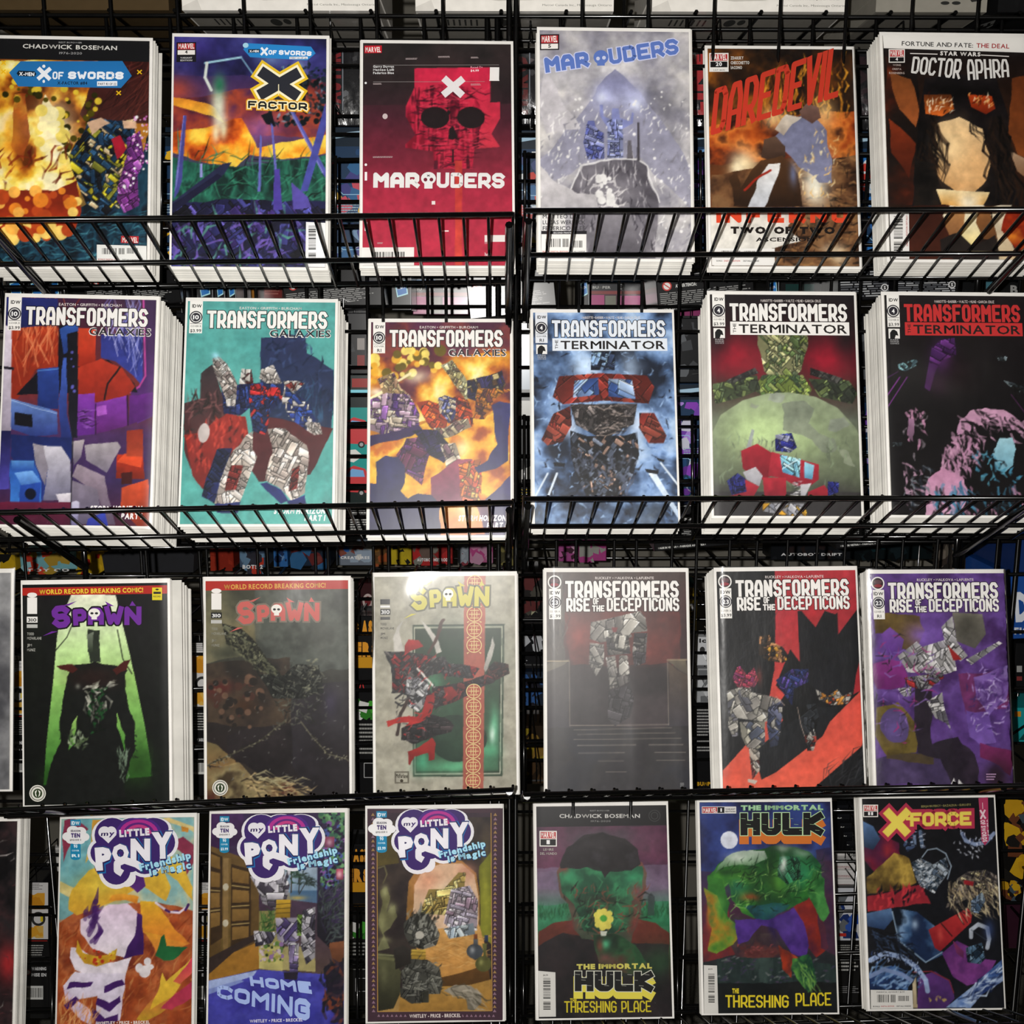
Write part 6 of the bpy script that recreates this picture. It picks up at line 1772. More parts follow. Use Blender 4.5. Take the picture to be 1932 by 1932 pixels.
# one fine print mesh, copied for every cover
def print_mesh():
    xs = (np.arange(PW))/(PW-1)-.5; zs = 1-(np.arange(PH))/(PH-1)
    X, Zz = np.meshgrid(xs*CW, zs*CH)
    co = np.zeros((PH*PW, 3), np.float32); co[:, 0] = X.ravel(); co[:, 2] = Zz.ravel()
    i, j = np.meshgrid(np.arange(PH-1), np.arange(PW-1), indexing='ij'); a = (i*PW+j).ravel()
    q = np.stack([a+PW, a+PW+1, a+1, a], 1).astype(np.int32)
    me = bpy.data.meshes.new('printed_picture'); n = len(q)
    me.vertices.add(PH*PW); me.vertices.foreach_set('co', co.ravel()); me.loops.add(n*4); me.loops.foreach_set('vertex_index', q.ravel())
    me.polygons.add(n); me.polygons.foreach_set('loop_start', np.arange(n, dtype=np.int32)*4); me.polygons.foreach_set('loop_total', np.full(n, 4, np.int32))
    me.update(calc_edges=True); me.color_attributes.new('ink', 'BYTE_COLOR', 'POINT'); me.materials.append(M_INK); return me
PM = print_mesh()
def lean_matrix(q):
    X, F, U, le, ro, ya, s = q
    return (Matrix.Rotation(math.radians(ya), 4, 'Z') @ Matrix.Rotation(-math.radians(le), 4, 'X') @ Matrix.Rotation(-math.radians(ro), 4, 'Y')).to_euler()
def bag_mesh(s, seed, bow=.0016, crease=.0005, top=.004):
    r = random.Random(seed); n, m = 24, 30; b = MB(); vs = []
    x0, x1, z0, z1 = -CW/2-MS-.0015, CW/2+MS+.002, -MBOT-.0005, CH+MT+.0012
    ph = [r.uniform(0, 6) for _ in range(6)]
    for j in range(m+1):
        for i in range(n+1):
            u, v = i/n, j/m
            y = -.0019-bow*4*u*(1-u)*(.4+.6*v)-crease*(math.sin(u*7+ph[0]+v*3)*.6+math.sin(v*9+ph[1]+u*4)*.5+math.sin((u+v)*13+ph[2])*.3)*min(1, 8*u*(1-u))
            for (u0, v0, su, sv, A) in BULGE.get(seed, ()): y -= A*math.exp(-((u-u0)/su)**2-((v-v0)/sv)**2)
            if i in (0, n): y = .0012
            vs.append(((x0+(x1-x0)*u)*s, y, (z0+(z1-z0)*v)*s))
    b.add(vs, [(j*(n+1)+i, j*(n+1)+i+1, (j+1)*(n+1)+i+1, (j+1)*(n+1)+i) for j in range(m) for i in range(n)])
    return b.mesh('plastic_bag', None, True)
def beveled_box(x0, y0, z0, x1, y1, z1, name, m):
    b = MB(); b.box(x0, y0, z0, x1, y1, z1); return b.mesh(name, m)

def front_comic(i, q, Zf, corners, seed, paint, fn, label):
    s = q[6]; root = thing('comic_book', label, 'comic', (q[0], q[1], CAMZ+q[2]), lean_matrix(q))
    tf = homog(corners, [(0, 0), (1, 0), (1, UH), (0, UH)])
    P = Paint(seed, tf); P.run(paint)
    me = PM.copy(); c = np.ones((PH*PW, 4), np.float32); c[:, :3] = P.points().reshape(-1, 3)
    me.color_attributes['ink'].data.foreach_set('color_srgb', c.ravel())
    o = link('printed_picture', me, root); o.scale = (s, 1, s)
    if fn:
        def mz(x, y, z): u, v = tf(x, y); return ((u-.5)*CW, -z, (1-v/UH)*CH)
        def mu(x, y, z): return ((x/100-.5)*CW, -z, (1-y/154)*CH)
        cv = Canvas(mz); cv.frame = lambda k: setattr(cv, 'mp', mu if k == 'U' else mz)
        fn(cv); cv.obj('title_lettering', M_LET, o)
    link('pages', beveled_box(-CW/2*s, .0003, 0, CW/2*s, .0022, CH*s, 'pages', M_EDGE), root)
    link('backing_board', beveled_box((-CW/2-MS)*s, .0023, -MBOT*s, (CW/2+MS)*s, .0032, (CH+MT)*s, 'backing_board', M_BOARD), root)
    bow, cr, m = BAG.get(i, (.0014, .0004, M_FILM))
    link('plastic_bag', bag_mesh(s, seed, bow, cr), root, m)
    return root
BULGE = {32: ((.42, .80, .30, .24, .0095),), 33: ((.02, .80, .34, .24, .0095),), 34: ((-.1, .9, .35, .45, .007), (.62, .12, .05, .3, .002), (.93, .1, .05, .22, .002), (.15, .2, .08, .2, .0015)), 35: ((-.15, .9, .3, .3, .005),)}
BAG = {12: (.003, .0005, M_FILM), 13: (.0045, .0006, M_FILM), 14: (.004, .0007, M_FILM), 15: (.0015, .0007, M_FILM), 17: (.003, .0012, M_FILM2), 16: (.002, .0008, M_FILM2), 8: (.002, .0007, M_FILM), 2: (.0015, .0006, M_FILM)}
def back_mesh(s):
    b = MB(); x = (CW/2+MS)*s
    b.box(-x, 0, -MBOT*s, x, .0009, (CH+MT)*s); k = len(b.f)
    b.box(-x+.0028, .0009, .001, x-.0028, .0028, CH*s)
    me = b.mesh('comic_book', M_BACKB); me.materials.append(M_EDGE)
    for p in me.polygons[k:]: p.material_index = 1
    return me
BM = back_mesh(1.0)
DT = .0037
STEP = {12: (-.0002, .010), 5: (-.0004, 0), 16: (-.0003, 0), 22: (0, 0), 0: (.0002, 0), 6: (.0004, 0), 7: (.0002, 0)}
ORD = 'first second third fourth fifth sixth seventh eighth ninth tenth eleventh twelfth thirteenth fourteenth fifteenth sixteenth seventeenth eighteenth nineteenth twentieth twenty-first twenty-second'.split()
def stack(i, q, n, row, where):
    r = random.Random(100+i); phi = math.atan(SL[row]); E = lean_matrix(q); L = math.radians(q[3])
    d = DT/math.cos(phi-L); sx, jump = STEP.get(i, (0, 0))
    for k in range(1, n+1):
        o = link('comic_book', BM); o.scale = (q[6], 1, q[6])
        dx = r.uniform(-.0016, .0016)+sx*k+(jump if k > 2 else 0)
        o.location = (q[0]+dx, q[1]+d*k*math.cos(phi)-.0002, CAMZ+q[2]-d*k*math.sin(phi)+r.uniform(0, .0012)); o.rotation_euler = E
        tag(o, ORD[k-1]+' copy '+where+'', 'comic', 'bagged comics '+where)

# ---------------------------------------------------------------- wire shelves
def lerp(a, b, t): return a+(b-a)*t
def fit_line(idx, row):
    X = np.array([POSE[i][0] for i in idx]); Y = np.array([POSE[i][2]-(1.21-POSE[i][1])*SL[row] for i in idx])
    b = np.polyfit(X, Y, 1)[0]; a = (Y-b*X).min()
    return a-.0046, b
W_MESH = {}
def wire_shelf(row, side, label):
    a, b = fit_line([row*6+side*3+k for k in range(3)], row)
    X0, X1 = (-.600, .010) if side == 0 else (.022, .640)
    F0, F1, F2 = 1.086, 1.213, 1.243
    def Zt(x, F): return CAMZ+a+b*x+(1.21-F)*SL[row]
    xc = (X0+X1)/2; o0 = Vector((xc, F1, Zt(xc, F1))); t = thing('wire_shelf', label, 'shelf', o0)
    def part(name, pts, r, n=8):
        m = MB(); m.tube([Vector(p)-o0 for p in pts], r, n); me = m.mesh(name, M_WIRE); smooth_auto(me); return link(name, me, t)
    rr, rw = .0028, .0017
    Fm = lerp(F0, F1, .52)
    for nm, F, dz in (('front_rail', F0-.0034, .0004), ('middle_rail', Fm, -rr-rw+.0004), ('rear_rail', F1+.001, rr+rw)):
        part(nm, [(X0, F-.001, Zt(X0, F)+dz), (X1, F-.001, Zt(X1, F)+dz)], rr)
    n = 24; step = (X1-X0)/n; me = None
    for k in range(n+1):
        x = X0+k*step
        if me is None:
            o = part('shelf_wire', [(x, F0+.0006, Zt(x, F0)+.0048), (x, F0+.0022, Zt(x, F0)+.0002), (x, F1-.003, Zt(x, F1-.003)), (x, F1+.002, Zt(x, F1)+.006)], rw, 6); me = o.data
        else:
            o = link('shelf_wire', me, t); o.location = (k*step, 0, b*k*step)
    zt = .146
    for dz, F in ((zt, F2), (zt*.48, F1+.016)):
        part('back_rail', [(X0, F+.003, Zt(X0, F1)+dz), (X1, F+.003, Zt(X1, F1)+dz)], .0024)
    for k in range(10):
        x = lerp(X0+.003, X1-.003, k/9); part('back_wire', [(x, F1, Zt(x, F1)), (x, F2, Zt(x, F1)+zt+.004)], .002, 6)
    for x in (X0+.075, X1-.004) if side == 0 else (X0+.004, X1-.070):
        br = part('bracket', [(x, F0+.004, Zt(x, F0)-(.0075 if row < 2 else .004)), (x, F1+.006, Zt(x, F1)-(.009 if row < 2 else .004)), (x, GF-.004, Zt(x, F1)-(.03 if row < 2 else .012))], .0042)
        hk = part('bracket_hook', [(x, GF-.006, Zt(x, F1)-(.045 if row < 2 else .012)), (x, GF-.006, Zt(x, F1)+.05)], .0038); hk.parent = br
    return t
SHELF_WORD = ['top', 'second', 'third', 'bottom']
for row in range(4):
    for side in range(2):
        wire_shelf(row, side, 'black sloping wire shelf of the %s row, %s half, with comics standing on it' % (SHELF_WORD[row], ('left', 'right')[side]))

for i, (seed, paint, fn) in enumerate(ART):
    key = CV[i][0]; c = CV[i][1:]
    front_comic(i, POSE[i], key, [(c[0], c[1]), (c[2], c[3]), (c[4], c[5]), (c[6], c[7])], seed, paint, fn, FRONT[i][0])
    stack(i, POSE[i], NB[i], i//6, STK[i])
# the two stacks cut by the left edge of the photograph
QL = (POSE[18][0]-.2235, 1.172, POSE[18][2]+.004, 14.5, .4, .3, 1.02)
front_comic(24, QL, None, [(0, 0), (100, 0), (100, 154), (0, 154)], 77, '''
bg 1c1a1c 201a1c 241c1c
f 141214;241e20;3c2a2c;2a2628 5 1 1
s c8c0bc;8a8480 24 .12 .012 40 40 0,0 100,0 100,60 0,60
b a82c30 96,104 8,14 1
s 5c3034;8a8480 50 .08 .01 30 80 0,40 100,40 100,150 0,150
''', None, 'dark comic with red and white scratches, cut off at the lower left edge')
stack(24, QL, 9, 3, 'behind the dark comic at the lower left edge')
QL2 = (POSE[12][0]-.200, 1.150, POSE[12][2]+.004, 12, .4, 0, 1.0)
front_comic(25, QL2, None, [(0, 0), (100, 0), (100, 154), (0, 154)], 78, '''
bg 8a8a8c 5c5c60 3c3c40
f 4c4c50;8a8a8c;b0b0b0 4 .6 1
''', None, 'grey comic whose silvery bag edge just shows at the left edge, third shelf')
# ---------------------------------------------------------------- toy packages, cartons and the rest behind the grid
def package(name, label, cat, rect, F, th, base, draw=None, roll=0, group=None, rest=None, m=None, shape=None):
    """a carton or carded toy: front face over the rectangle (photo pixels) on the plane y = F, roll in degrees, real depth th"""
    x0, y0, x1, y1 = rect; cx, cy = (x0+x1)/2, (y0+y1)/2
    C0 = at(cx, cy, F); A = at(x0, cy, F); B = at(x1, cy, F); T = at(cx, y0, F); D = at(cx, y1, F)
    if rest is not None: D.z = rest
    W = (B-A).length; H = T.z-D.z
    o0 = Vector((C0.x, F, D.z)); t = thing(name, label, cat, o0, (0, math.radians(-roll), 0), group)
    def mp(x, y, z):
        p = at(x, y, F); return (p.x-o0.x, -z, p.z-o0.z)
    b = MB(); c = hexc(base)
    if shape == 'peg':     # a hanging card with a raised tab and a round hole
        w, h = W/2, H; pr = [(-w, 0), (w, 0), (w, h*.9), (w*.55, h*.93), (w*.4, h), (-w*.4, h), (-w*.55, h*.93), (-w, h*.9)]
        n = len(pr); vs = [(x, 0, z) for x, z in pr]+[(x, th, z) for x, z in pr]
        b.add(vs, [tuple(range(n)), tuple(range(2*n-1, n-1, -1))]+[(k, (k+1) % n, (k+1) % n+n, k+n) for k in range(n)], c)
    else:
        e = min(.0012, W*.05, th*.3)
        vs = [(-W/2+e, 0, e), (W/2-e, 0, e), (W/2-e, 0, H-e), (-W/2+e, 0, H-e)]; vs += [(x*W/2, y, z*H) for y in (e, th) for x, z in ((-1, 0), (1, 0), (1, 1), (-1, 1))]
        b.add(vs, [(0, 1, 2, 3), (11, 10, 9, 8)]+[(a+k, a+(k+1) % 4, a+4+(k+1) % 4, a+4+k) for a in (0, 4) for k in range(4)], c)
        b.box(-W*.3, th-.001, H-.0002, W*.3, th, H+.0035, c)        # tuck flap
    mm = m or M_BOX
    co = b.obj('carton', mm, t)
    if rest is None and F < 1.55 and abs(o0.x) < .72:      # hung on a wire loop from the grid
        lp = MB(); zt = H+.012; lp.tube([(0, th*.5, H-.004), (0, th*.5, zt), (0, GF+.057-F, zt+.004), (0, GF+.0575-F, zt-.02)], .0011, 5); lp.obj('hanging_wire', M_WIRE, t)
    if draw:
        cv = Canvas(mp, .0003, .00005); draw(cv, x0, y0, x1, y1); cv.obj('carton_print', mm, co)
    return t
def rpoly(c, col, x0, y0, x1, y1): c.poly(col, [(x0, y0), (x1, y0), (x1, y1), (x0, y1)])
def blobs(c, cols, x0, y0, x1, y1, n, seed, r=.16):
    q = random.Random(seed); w = min(x1-x0, y1-y0)
    for _ in range(n):
        cx, cy = q.uniform(x0, x1), q.uniform(y0, y1); k = q.randint(4, 7); R = w*r*q.uniform(.5, 1.3); a0 = q.uniform(0, 6)
        pts = [(min(x1, max(x0, cx+R*q.uniform(.6, 1.2)*math.cos(a0+6.283*j/k))), min(y1, max(y0, cy+R*q.uniform(.6, 1.2)*math.sin(a0+6.283*j/k)))) for j in range(k)]
        c.poly(q.choice(cols), pts)
def warn(seed, slope=0):
    def f(c, x0, y0, x1, y1):
        w = x1-x0; h = y1-y0
        c.line('9a9a9a', 1.4, [(x0+2, y0+3), (x1-2, y0+3)]); 
        if w > 60:
            c.ell('b8403c', x0+20, y0+h*.3, 9, 9); c.ell('d8d4d0', x0+20, y0+h*.3, 6.5, 6.5); c.line('b8403c', 2, [(x0+14, y0+h*.3-5), (x0+26, y0+h*.3+5)])
            c.text('ADVERTENCIA:', x0+36, y0+h*.36, x0+76, y0+h*.36, 6, 'd0d0cc', .04)
        c.fine(x0+5, y0+h*.48, x1-5, y0+h*.84, max(3, int(h/9)), '8a8a88', seed, .45)
        c.text('MADE IN VIETNAM - FABRIQUE AU VIETNAM', x0+6, y1-4, x0+min(w-6, 96), y1-4, 3.6, 'c8c8c4', .04)
    return f
RO = 6
for k, (a, b_, cc) in enumerate(((162, 342, 'leftmost, below the yellow flame comic'), (538, 728, 'below the gap beside the crimson comic'), (886, 1052, 'shining in the flash below the crimson comic'), (1243, 1426, 'below the gap beside the burning street comic'))):
    package('toy_carton', 'black carton bottom with white warning print, '+cc, 'toy box', (a, 505+k*2, b_, 580+k*7-(k > 2)*20), 1.345+.004*k, .11, '151516', warn(k), RO)
def stripes(c, x0, y0, x1, y1):
    q = random.Random(int(x0))
    for k in range(13):
        y = y0+6+k*(y1-y0-10)/13; p = x0+3
        while p < x1-8:
            l = q.uniform(8, 26); c.poly('9a9c9e' if q.random() < .4 else '56585c', R(p, y, min(p+l, x1-4), y+(y1-y0)*.035)); p += l+3
    c.ell('c8c8c8', x1-12, y1-22, 7, 7); c.ell('222', x1-12, y1-22, 5, 5); c.text('S', x1-14, y1-19, x1-10, y1-19, 6, 'ddd', .03)
package('toy_carton', 'black carton with broken grey stripes, just left of the comic with the white top band', 'toy box', (1583, 497, 1680, 566), 1.35, .1, '141416', stripes, 2)
package('toy_carton', 'black carton with fine grey stripes, below the comic with the white top band', 'toy box', (1690, 500, 1806, 560), 1.35, .1, '141416', stripes, 1)
def logo_side(c, x0, y0, x1, y1):
    w = x1-x0; m = (x0+x1)/2
    c.poly('a8d8e0', [(m-w*.32, y0+16), (m+w*.26, y0+8), (m+w*.34, y0+36), (m-w*.2, y0+42)]); c.poly('2a6cb0', [(m-w*.27, y0+18), (m+w*.22, y0+11), (m+w*.28, y0+34), (m-w*.16, y0+39)]); c.text('Hasbro', m-w*.2, y0+28, m+w*.2, y0+24, 7, 'dfe8f0', .03)
    c.line('8a8c90', 1.2, [(x1-1, y0+2), (x1-1, y1-2)])
for k, (a, b_) in enumerate(((12, 46), (52, 86), (88, 116), (370, 402), (405, 425), (428, 446), (738, 776), (1092, 1112), (1446, 1470))):
    package('toy_carton', ('black carton end with a tilted blue badge, %s') % ('leftmost of three below the flame comic', 'middle of three below the flame comic', 'last of three below the flame comic', 'first of three below the sword comic', 'middle of three below the sword comic', 'last of three below the sword comic', 'widest one, below the crimson comic', 'below the pale grey snow comic', 'below the burning street comic')[k], 'toy box', (a, 519, b_, 590 if k != 6 else 586), 1.40, .08, '1a1b1d', logo_side)
# blue carded toys seen between the comics of the top row
def bluecard(cols, seed, base='1f3f66', extra=None):
    def f(c, x0, y0, x1, y1):
        rpoly(c, '16222e', x0+1, y0+1, x1-1, y0+(y1-y0)*.14); c.poly('9ab8cc', [(x0+1, y0+(y1-y0)*.06), (x1-1, y0+(y1-y0)*.02), (x1-1, y0+(y1-y0)*.05), (x0+1, y0+(y1-y0)*.1)])
        blobs(c, cols+[base, '2c5c88'], x0+2, y0+(y1-y0)*.16, x1-2, y1-6, 46, seed)
        for k in range(3): c.line('8ab4d0', 1.4, [(x0+3, y0+(y1-y0)*(.45+.2*k)), (x0+(x1-x0)*.4, y0+(y1-y0)*(.45+.2*k)), (x0+(x1-x0)*.5, y0+(y1-y0)*(.49+.2*k)), (x1-3, y0+(y1-y0)*(.49+.2*k))])
        c.fine(x0+(x1-x0)*.3, y0+(y1-y0)*.56, x1-(x1-x0)*.1, y0+(y1-y0)*.64, 4, '8aa0b0', seed)
    return f
P_ = [((250, 240, 372, 498), ['d8a828', '3c2c70', '5c88b8', '1c2c4c'], 'blue toy card with a yellow patch, between the first two comics of the top row'),
 ((596, 240, 700, 500), ['b84858', 'd8b04c', 'c8ccd0', '3c3c78', '6c88a8'], 'blue toy card with red and yellow figures, between the sword comic and the crimson comic'),
 ((962, 246, 1040, 498), ['c8ccd0', 'b83c34', '3c4870', 'c8b428'], 'blue toy card with a red patch, between the crimson and the pale grey comic'),
 ((1272, 246, 1372, 470), ['7c3ca8', '9c5cc8', '54287c', '5c88b8'], 'blue toy card with purple robot limbs, left of the burning street comic'),
 ((1596, 248, 1694, 480), ['c8ccd0', '2c6cb0', 'b83c34', '2c5c9c', '2c6cb0'], 'blue toy card with white shapes, right of the burning street comic')]
for k, (r_, cols, lb) in enumerate(P_): package('toy_card', lb, 'toy package', r_, 1.37+.003*k, .05, '1c3450', bluecard(cols, k), m=M_BLIS)
def darkblister(word, col, seed):
    def f(c, x0, y0, x1, y1):
        c.text(word, x0+(x1-x0)*.45, y1-20, x0+(x1-x0)*.45, y0+6, (x1-x0)*.3, col, .08)
        blobs(c, ['3c3c3e', '242426', '50484a', '181819', '5a5c60'], x0+(x1-x0)*.5, y0+10, x1-3, y1-6, 12, seed)
        c.line('7a8088', 2, [(x0+(x1-x0)*.52, y0), (x0+(x1-x0)*.52, y1-30)])
    return f
for k, (r_, wd, cl, lb) in enumerate((((600, 92, 690, 238), 'MASTER', '7a2428', 'dark windowed toy box with upright red letters, right of the sword comic'),
 ((955, 100, 1040, 236), 'HERO', '5a1c1c', 'dark windowed toy box right of the crimson comic, holding a bright glint'),
 ((1290, 96, 1372, 240), 'LINE', 'a83034', 'dark windowed toy box with a red panel, left of the burning street comic'),
 ((1606, 100, 1700, 246), 'TOYS', '2c2024', 'very dark windowed toy box right of the burning street comic'))):
    t = package('toy_box', lb, 'toy box', r_, 1.40, .08, '17171a', darkblister(wd, cl, k))
    x0, y0, x1, y1 = r_; o0 = t.location; A = at(x0, y1, 1.40); B = at(x1, y0, 1.40); b = MB(); n = 8
    vs = [((A.x-o0.x)+(B.x-A.x)*i/n, -.008-.006*math.sin(math.pi*i/n)*math.sin(math.pi*j/n)-.002*math.sin(i*2.1+j*1.3), (B.z-A.z)*j/n) for j in range(n+1) for i in range(n+1)]
    b.add(vs, [(j*(n+1)+i, j*(n+1)+i+1, (j+1)*(n+1)+i+1, (j+1)*(n+1)+i) for j in range(n) for i in range(n)]); link('clear_window', b.mesh('clear_window', None, True), t, M_CLEAR)
# second row: car cards, windows, purple cards
def carcard(c, x0, y0, x1, y1):
    w, h = x1-x0, y1-y0
    rpoly(c, '14201f', x0, y0, x1, y0+h*.16); c.poly('7ac8d8', [(x0, y0+h*.01), (x0+w*.3, y0+h*.01), (x0+w*.45, y0+h*.09), (x1, y0+h*.09), (x1, y0+h*.11), (x0+w*.42, y0+h*.11), (x0, y0+h*.04)])
    rpoly(c, '8a2420', x0+w*.5, y0+h*.02, x1-2, y0+h*.075); rpoly(c, '1c8a84', x0, y0+h*.2, x1, y0+h*.62)
    for yy in (.26, .56):
        b = y0+h*yy
        c.poly('b8383c', [(x0+w*.08, b+h*.16), (x0+w*.1, b+h*.09), (x0+w*.3, b+h*.03), (x0+w*.55, b), (x0+w*.85, b+h*.02), (x1-2, b+h*.08), (x1-2, b+h*.17)]); c.poly('6c9cc8', [(x0+w*.32, b+h*.07), (x0+w*.5, b+h*.02), (x0+w*.8, b+h*.03), (x0+w*.84, b+h*.07)])
        c.ell('222', x0+w*.75, b+h*.17, w*.09, w*.09); c.ell('999', x0+w*.75, b+h*.17, w*.05, w*.05); c.ell('222', x0+w*.25, b+h*.17, w*.09, w*.09)
    c.poly('d0d0cc', [(x0+w*.1, y0+h*.47), (x0+w*.6, y0+h*.46), (x0+w*.8, y0+h*.5), (x0+w*.55, y0+h*.54), (x0+w*.1, y0+h*.52)])
    rpoly(c, '141416', x0, y0+h*.79, x1, y1); c.fine(x0+w*.1, y0+h*.82, x1-w*.05, y0+h*.98, 11, 'a8a8a4', int(x0), .5)
package('toy_card', 'teal toy card with red sports cars, between the teal comic and the orange battle comic', 'toy package', (628, 708, 700, 1012), 1.37, .04, '14201f', carcard, m=M_BLIS)
package('toy_card', 'teal toy card with a red car, between the split machine comic and the teal comic', 'toy package', (300, 706, 372, 1008), 1.37, .04, '14201f', carcard, m=M_BLIS)
def greywin(c, x0, y0, x1, y1):
    w, h = x1-x0, y1-y0
    rpoly(c, '8c98a4', x0+w*.18, y0+h*.06, x0+w*.62, y0+h*.36); rpoly(c, 'b4b4b0', x0+w*.12, y0+h*.42, x1-w*.2, y0+h*.5); rpoly(c, '3c3e40', x0+w*.1, y0+h*.52, x1-w*.1, y0+h*.74)
    c.poly('b8b8b4', [(x0+w*.2, y0+h*.8), (x0+w*.8, y0+h*.76), (x0+w*.85, y0+h*.84), (x0+w*.3, y0+h*.86)])
    for k in range(6): c.text('WARNING', x0+w*.15, y0+h*(.9+.016*k), x0+w*.8, y0+h*(.9+.016*k), 2.4, 'b8a028', .03)
package('toy_box', 'grey windowed toy box in the centre gap of the second row', 'toy box', (962, 608, 1024, 960), 1.39, .06, '1b1c1e', greywin, m=M_BLIS)
for r_, lb in (((1262, 724, 1352, 940), 'blue toy card with violet robot art, left of the green globe comic'), ((1598, 730, 1692, 944), 'blue toy card with bright purple plates, right of the green globe comic')):
    package('toy_card', lb, 'toy package', r_, 1.37, .04, '1c3450', bluecard(['7c3ca8', '6a3c9c', '9c7cc8', '54287c', 'b8b8c8'], int(r_[0])), m=M_BLIS)
def bubble(c, x0, y0, x1, y1):
    c.line('c8ccd0', 2, [(x1-14, y0+4), (x1-14, y1-8)]); blobs(c, ['242527', '3a3c3f', '55585c', '17181a'], x0+4, y0+8, x1-18, y1-6, 14, 5)
package('toy_box', 'dark clear fronted toy box left of the green globe comic, upper one', 'toy box', (1262, 600, 1352, 722), 1.385, .05, '17181a', bubble, m=M_BLIS)
package('toy_box', 'dark clear fronted toy box right of the green globe comic, upper one', 'toy box', (1598, 596, 1692, 728), 1.385, .05, '141416', bubble, m=M_BLIS)
package('toy_box', 'dark toy box with a small white tag, right of the teal comic, upper one', 'toy box', (628, 590, 700, 706), 1.385, .05, '141416', lambda c, x0, y0, x1, y1: (rpoly(c, '8a8480', x0+46, y0+48, x0+60, y0+70), rpoly(c, '7a2420', x0+46, y0+80, x0+60, y0+100), blobs(c, ['242426', '1c1c1e', '303234'], x0+4, y0+30, x1-30, y1-8, 12, 3)), m=M_BLIS)
package('toy_box', 'dark toy box right of the split machine comic, upper one', 'toy box', (300, 590, 372, 704), 1.385, .05, '141416', lambda c, x0, y0, x1, y1: blobs(c, ['5c4818', '242426', '303234'], x0+4, y0+20, x1-4, y1-8, 14, 9), m=M_BLIS)
for r_, lb in (((1236, 950, 1392, 1034), 'black carton with white warning print under the icy blue and green globe comics'), ((1580, 958, 1730, 1030), 'black carton with white warning print under the gap right of the green globe comic'), ((560, 1006, 650, 1028), 'black carton edge with white outline under the teal comic')):
    package('toy_carton', lb, 'toy box', r_, 1.34, .1, '151516', warn(int(r_[0])), 5)
# magenta boxes low between the first two rows
def pinkbox(c, x0, y0, x1, y1):
    w, h = x1-x0, y1-y0; rpoly(c, '7a3030', x0, y0+h*.42, x1, y0+h*.5); rpoly(c, 'a03c70', x0+2, y0+h*.52, x0+w*.28, y1-2); rpoly(c, '6c6c60', x0+w*.3, y0+h*.54, x0+w*.5, y1-3); rpoly(c, 'b05c88', x0+w*.54, y0+h*.54, x1-2, y0+h*.78)
    rpoly(c, '16181c', x0, y0, x1, y0+h*.4); c.poly('3c78a8', [(x0+4, y0+h*.08), (x0+w*.4, y0+h*.08), (x0+w*.5, y0+h*.16), (x1-4, y0+h*.16), (x1-4, y0+h*.2), (x0+4, y0+h*.2)]); c.text('BUMPER', x0+6, y0+h*.36, x0+w*.4, y0+h*.36, 5, 'a8a8a4', .03)
    c.ell('b8b8b4', x0+w*.6, y0+h*.31, 5, 5); c.ell('222', x0+w*.6, y0+h*.31, 3.6, 3.6)
package('toy_box', 'black and magenta toy box below the crimson comic, right of the badge box', 'toy box', (778, 522, 884, 594), 1.5, .1, '3c1c2c', pinkbox)
package('toy_box', 'black and magenta toy box below the pale grey snow comic', 'toy box', (1112, 518, 1212, 592), 1.5, .1, '3c1c2c', pinkbox)
package('toy_box', 'magenta toy box peeping left of the green globe comic, high up', 'toy box', (1262, 572, 1342, 606), 1.5, .1, '7a2c58', None)
package('toy_box', 'dark red figure box below the sword comic', 'toy box', (448, 520, 536, 566), 1.5, .1, '2a1210', lambda c, x0, y0, x1, y1: (c.ell('8a5a1c', x0+22, y0+26, 16, 20), c.ell('5a3010', x0+22, y0+20, 8, 8), rpoly(c, '5c1816', x0+50, y0+6, x1-4, y1-4), c.fine(x0+52, y0+12, x1-6, y1-8, 5, '8a5048', 3)))
package('toy_box', 'black toy box with a dark teal window below the burning street comic', 'toy box', (1472, 516, 1580, 562), 1.42, .1, '131415', lambda c, x0, y0, x1, y1: (rpoly(c, '6c6c66', x0+8, y0+2, x0+56, y0+14), rpoly(c, '16302e', x0+10, y0+20, x0+64, y1-4), c.line('a8aaac', 2, [(x0+84, y0), (x0+78, y1)])))
package('toy_box', 'black toy box with a teal window, under the right end of the top shelf', 'toy box', (1816, 500, 1930, 560), 1.42, .1, '121314', lambda c, x0, y0, x1, y1: (rpoly(c, '3c6470', x0+44, y0+4, x0+66, y1-10), rpoly(c, '3c5060', x0+88, y0+2, x0+106, y0+30), c.text('B', x0+90, y1-6, x0+104, y1-6, 16, '8a8a88', .04)))
# band between the second and third rows: toys on the far side of the rack
FB = 1.72
ZR = at(700, 1074, FB).z
t = thing('flat_wire_shelf', 'flat black wire shelf on the far side, carrying the small toys below the second row', 'shelf', (0, 1.42, ZR-.0051))
for k in range(7):
    b = MB(); b.tube([(-1.0, .006+k*.08, 0), (1.1, .006+k*.08, 0)], .0026, 6); b.obj('cross_rod', M_WIRE, t, True)
for k in range(28):
    b = MB(); b.tube([(-.99+k*.0762, 0, .0026), (-.99+k*.0762, .5, .0026)], .0024, 6); b.obj('depth_rod', M_WIRE, t, True)
def card(cols, seed, txt=None, tc='ddd'):
    def f(c, x0, y0, x1, y1):
        blobs(c, cols, x0+1, y0+1, x1-1, y1-1, 16, seed, .28)
        if txt: c.text(txt, x0+(x1-x0)*.12, y1-(y1-y0)*.18, x1-(x1-x0)*.12, y1-(y1-y0)*.18, (y1-y0)*.11, tc, .04)
    return f
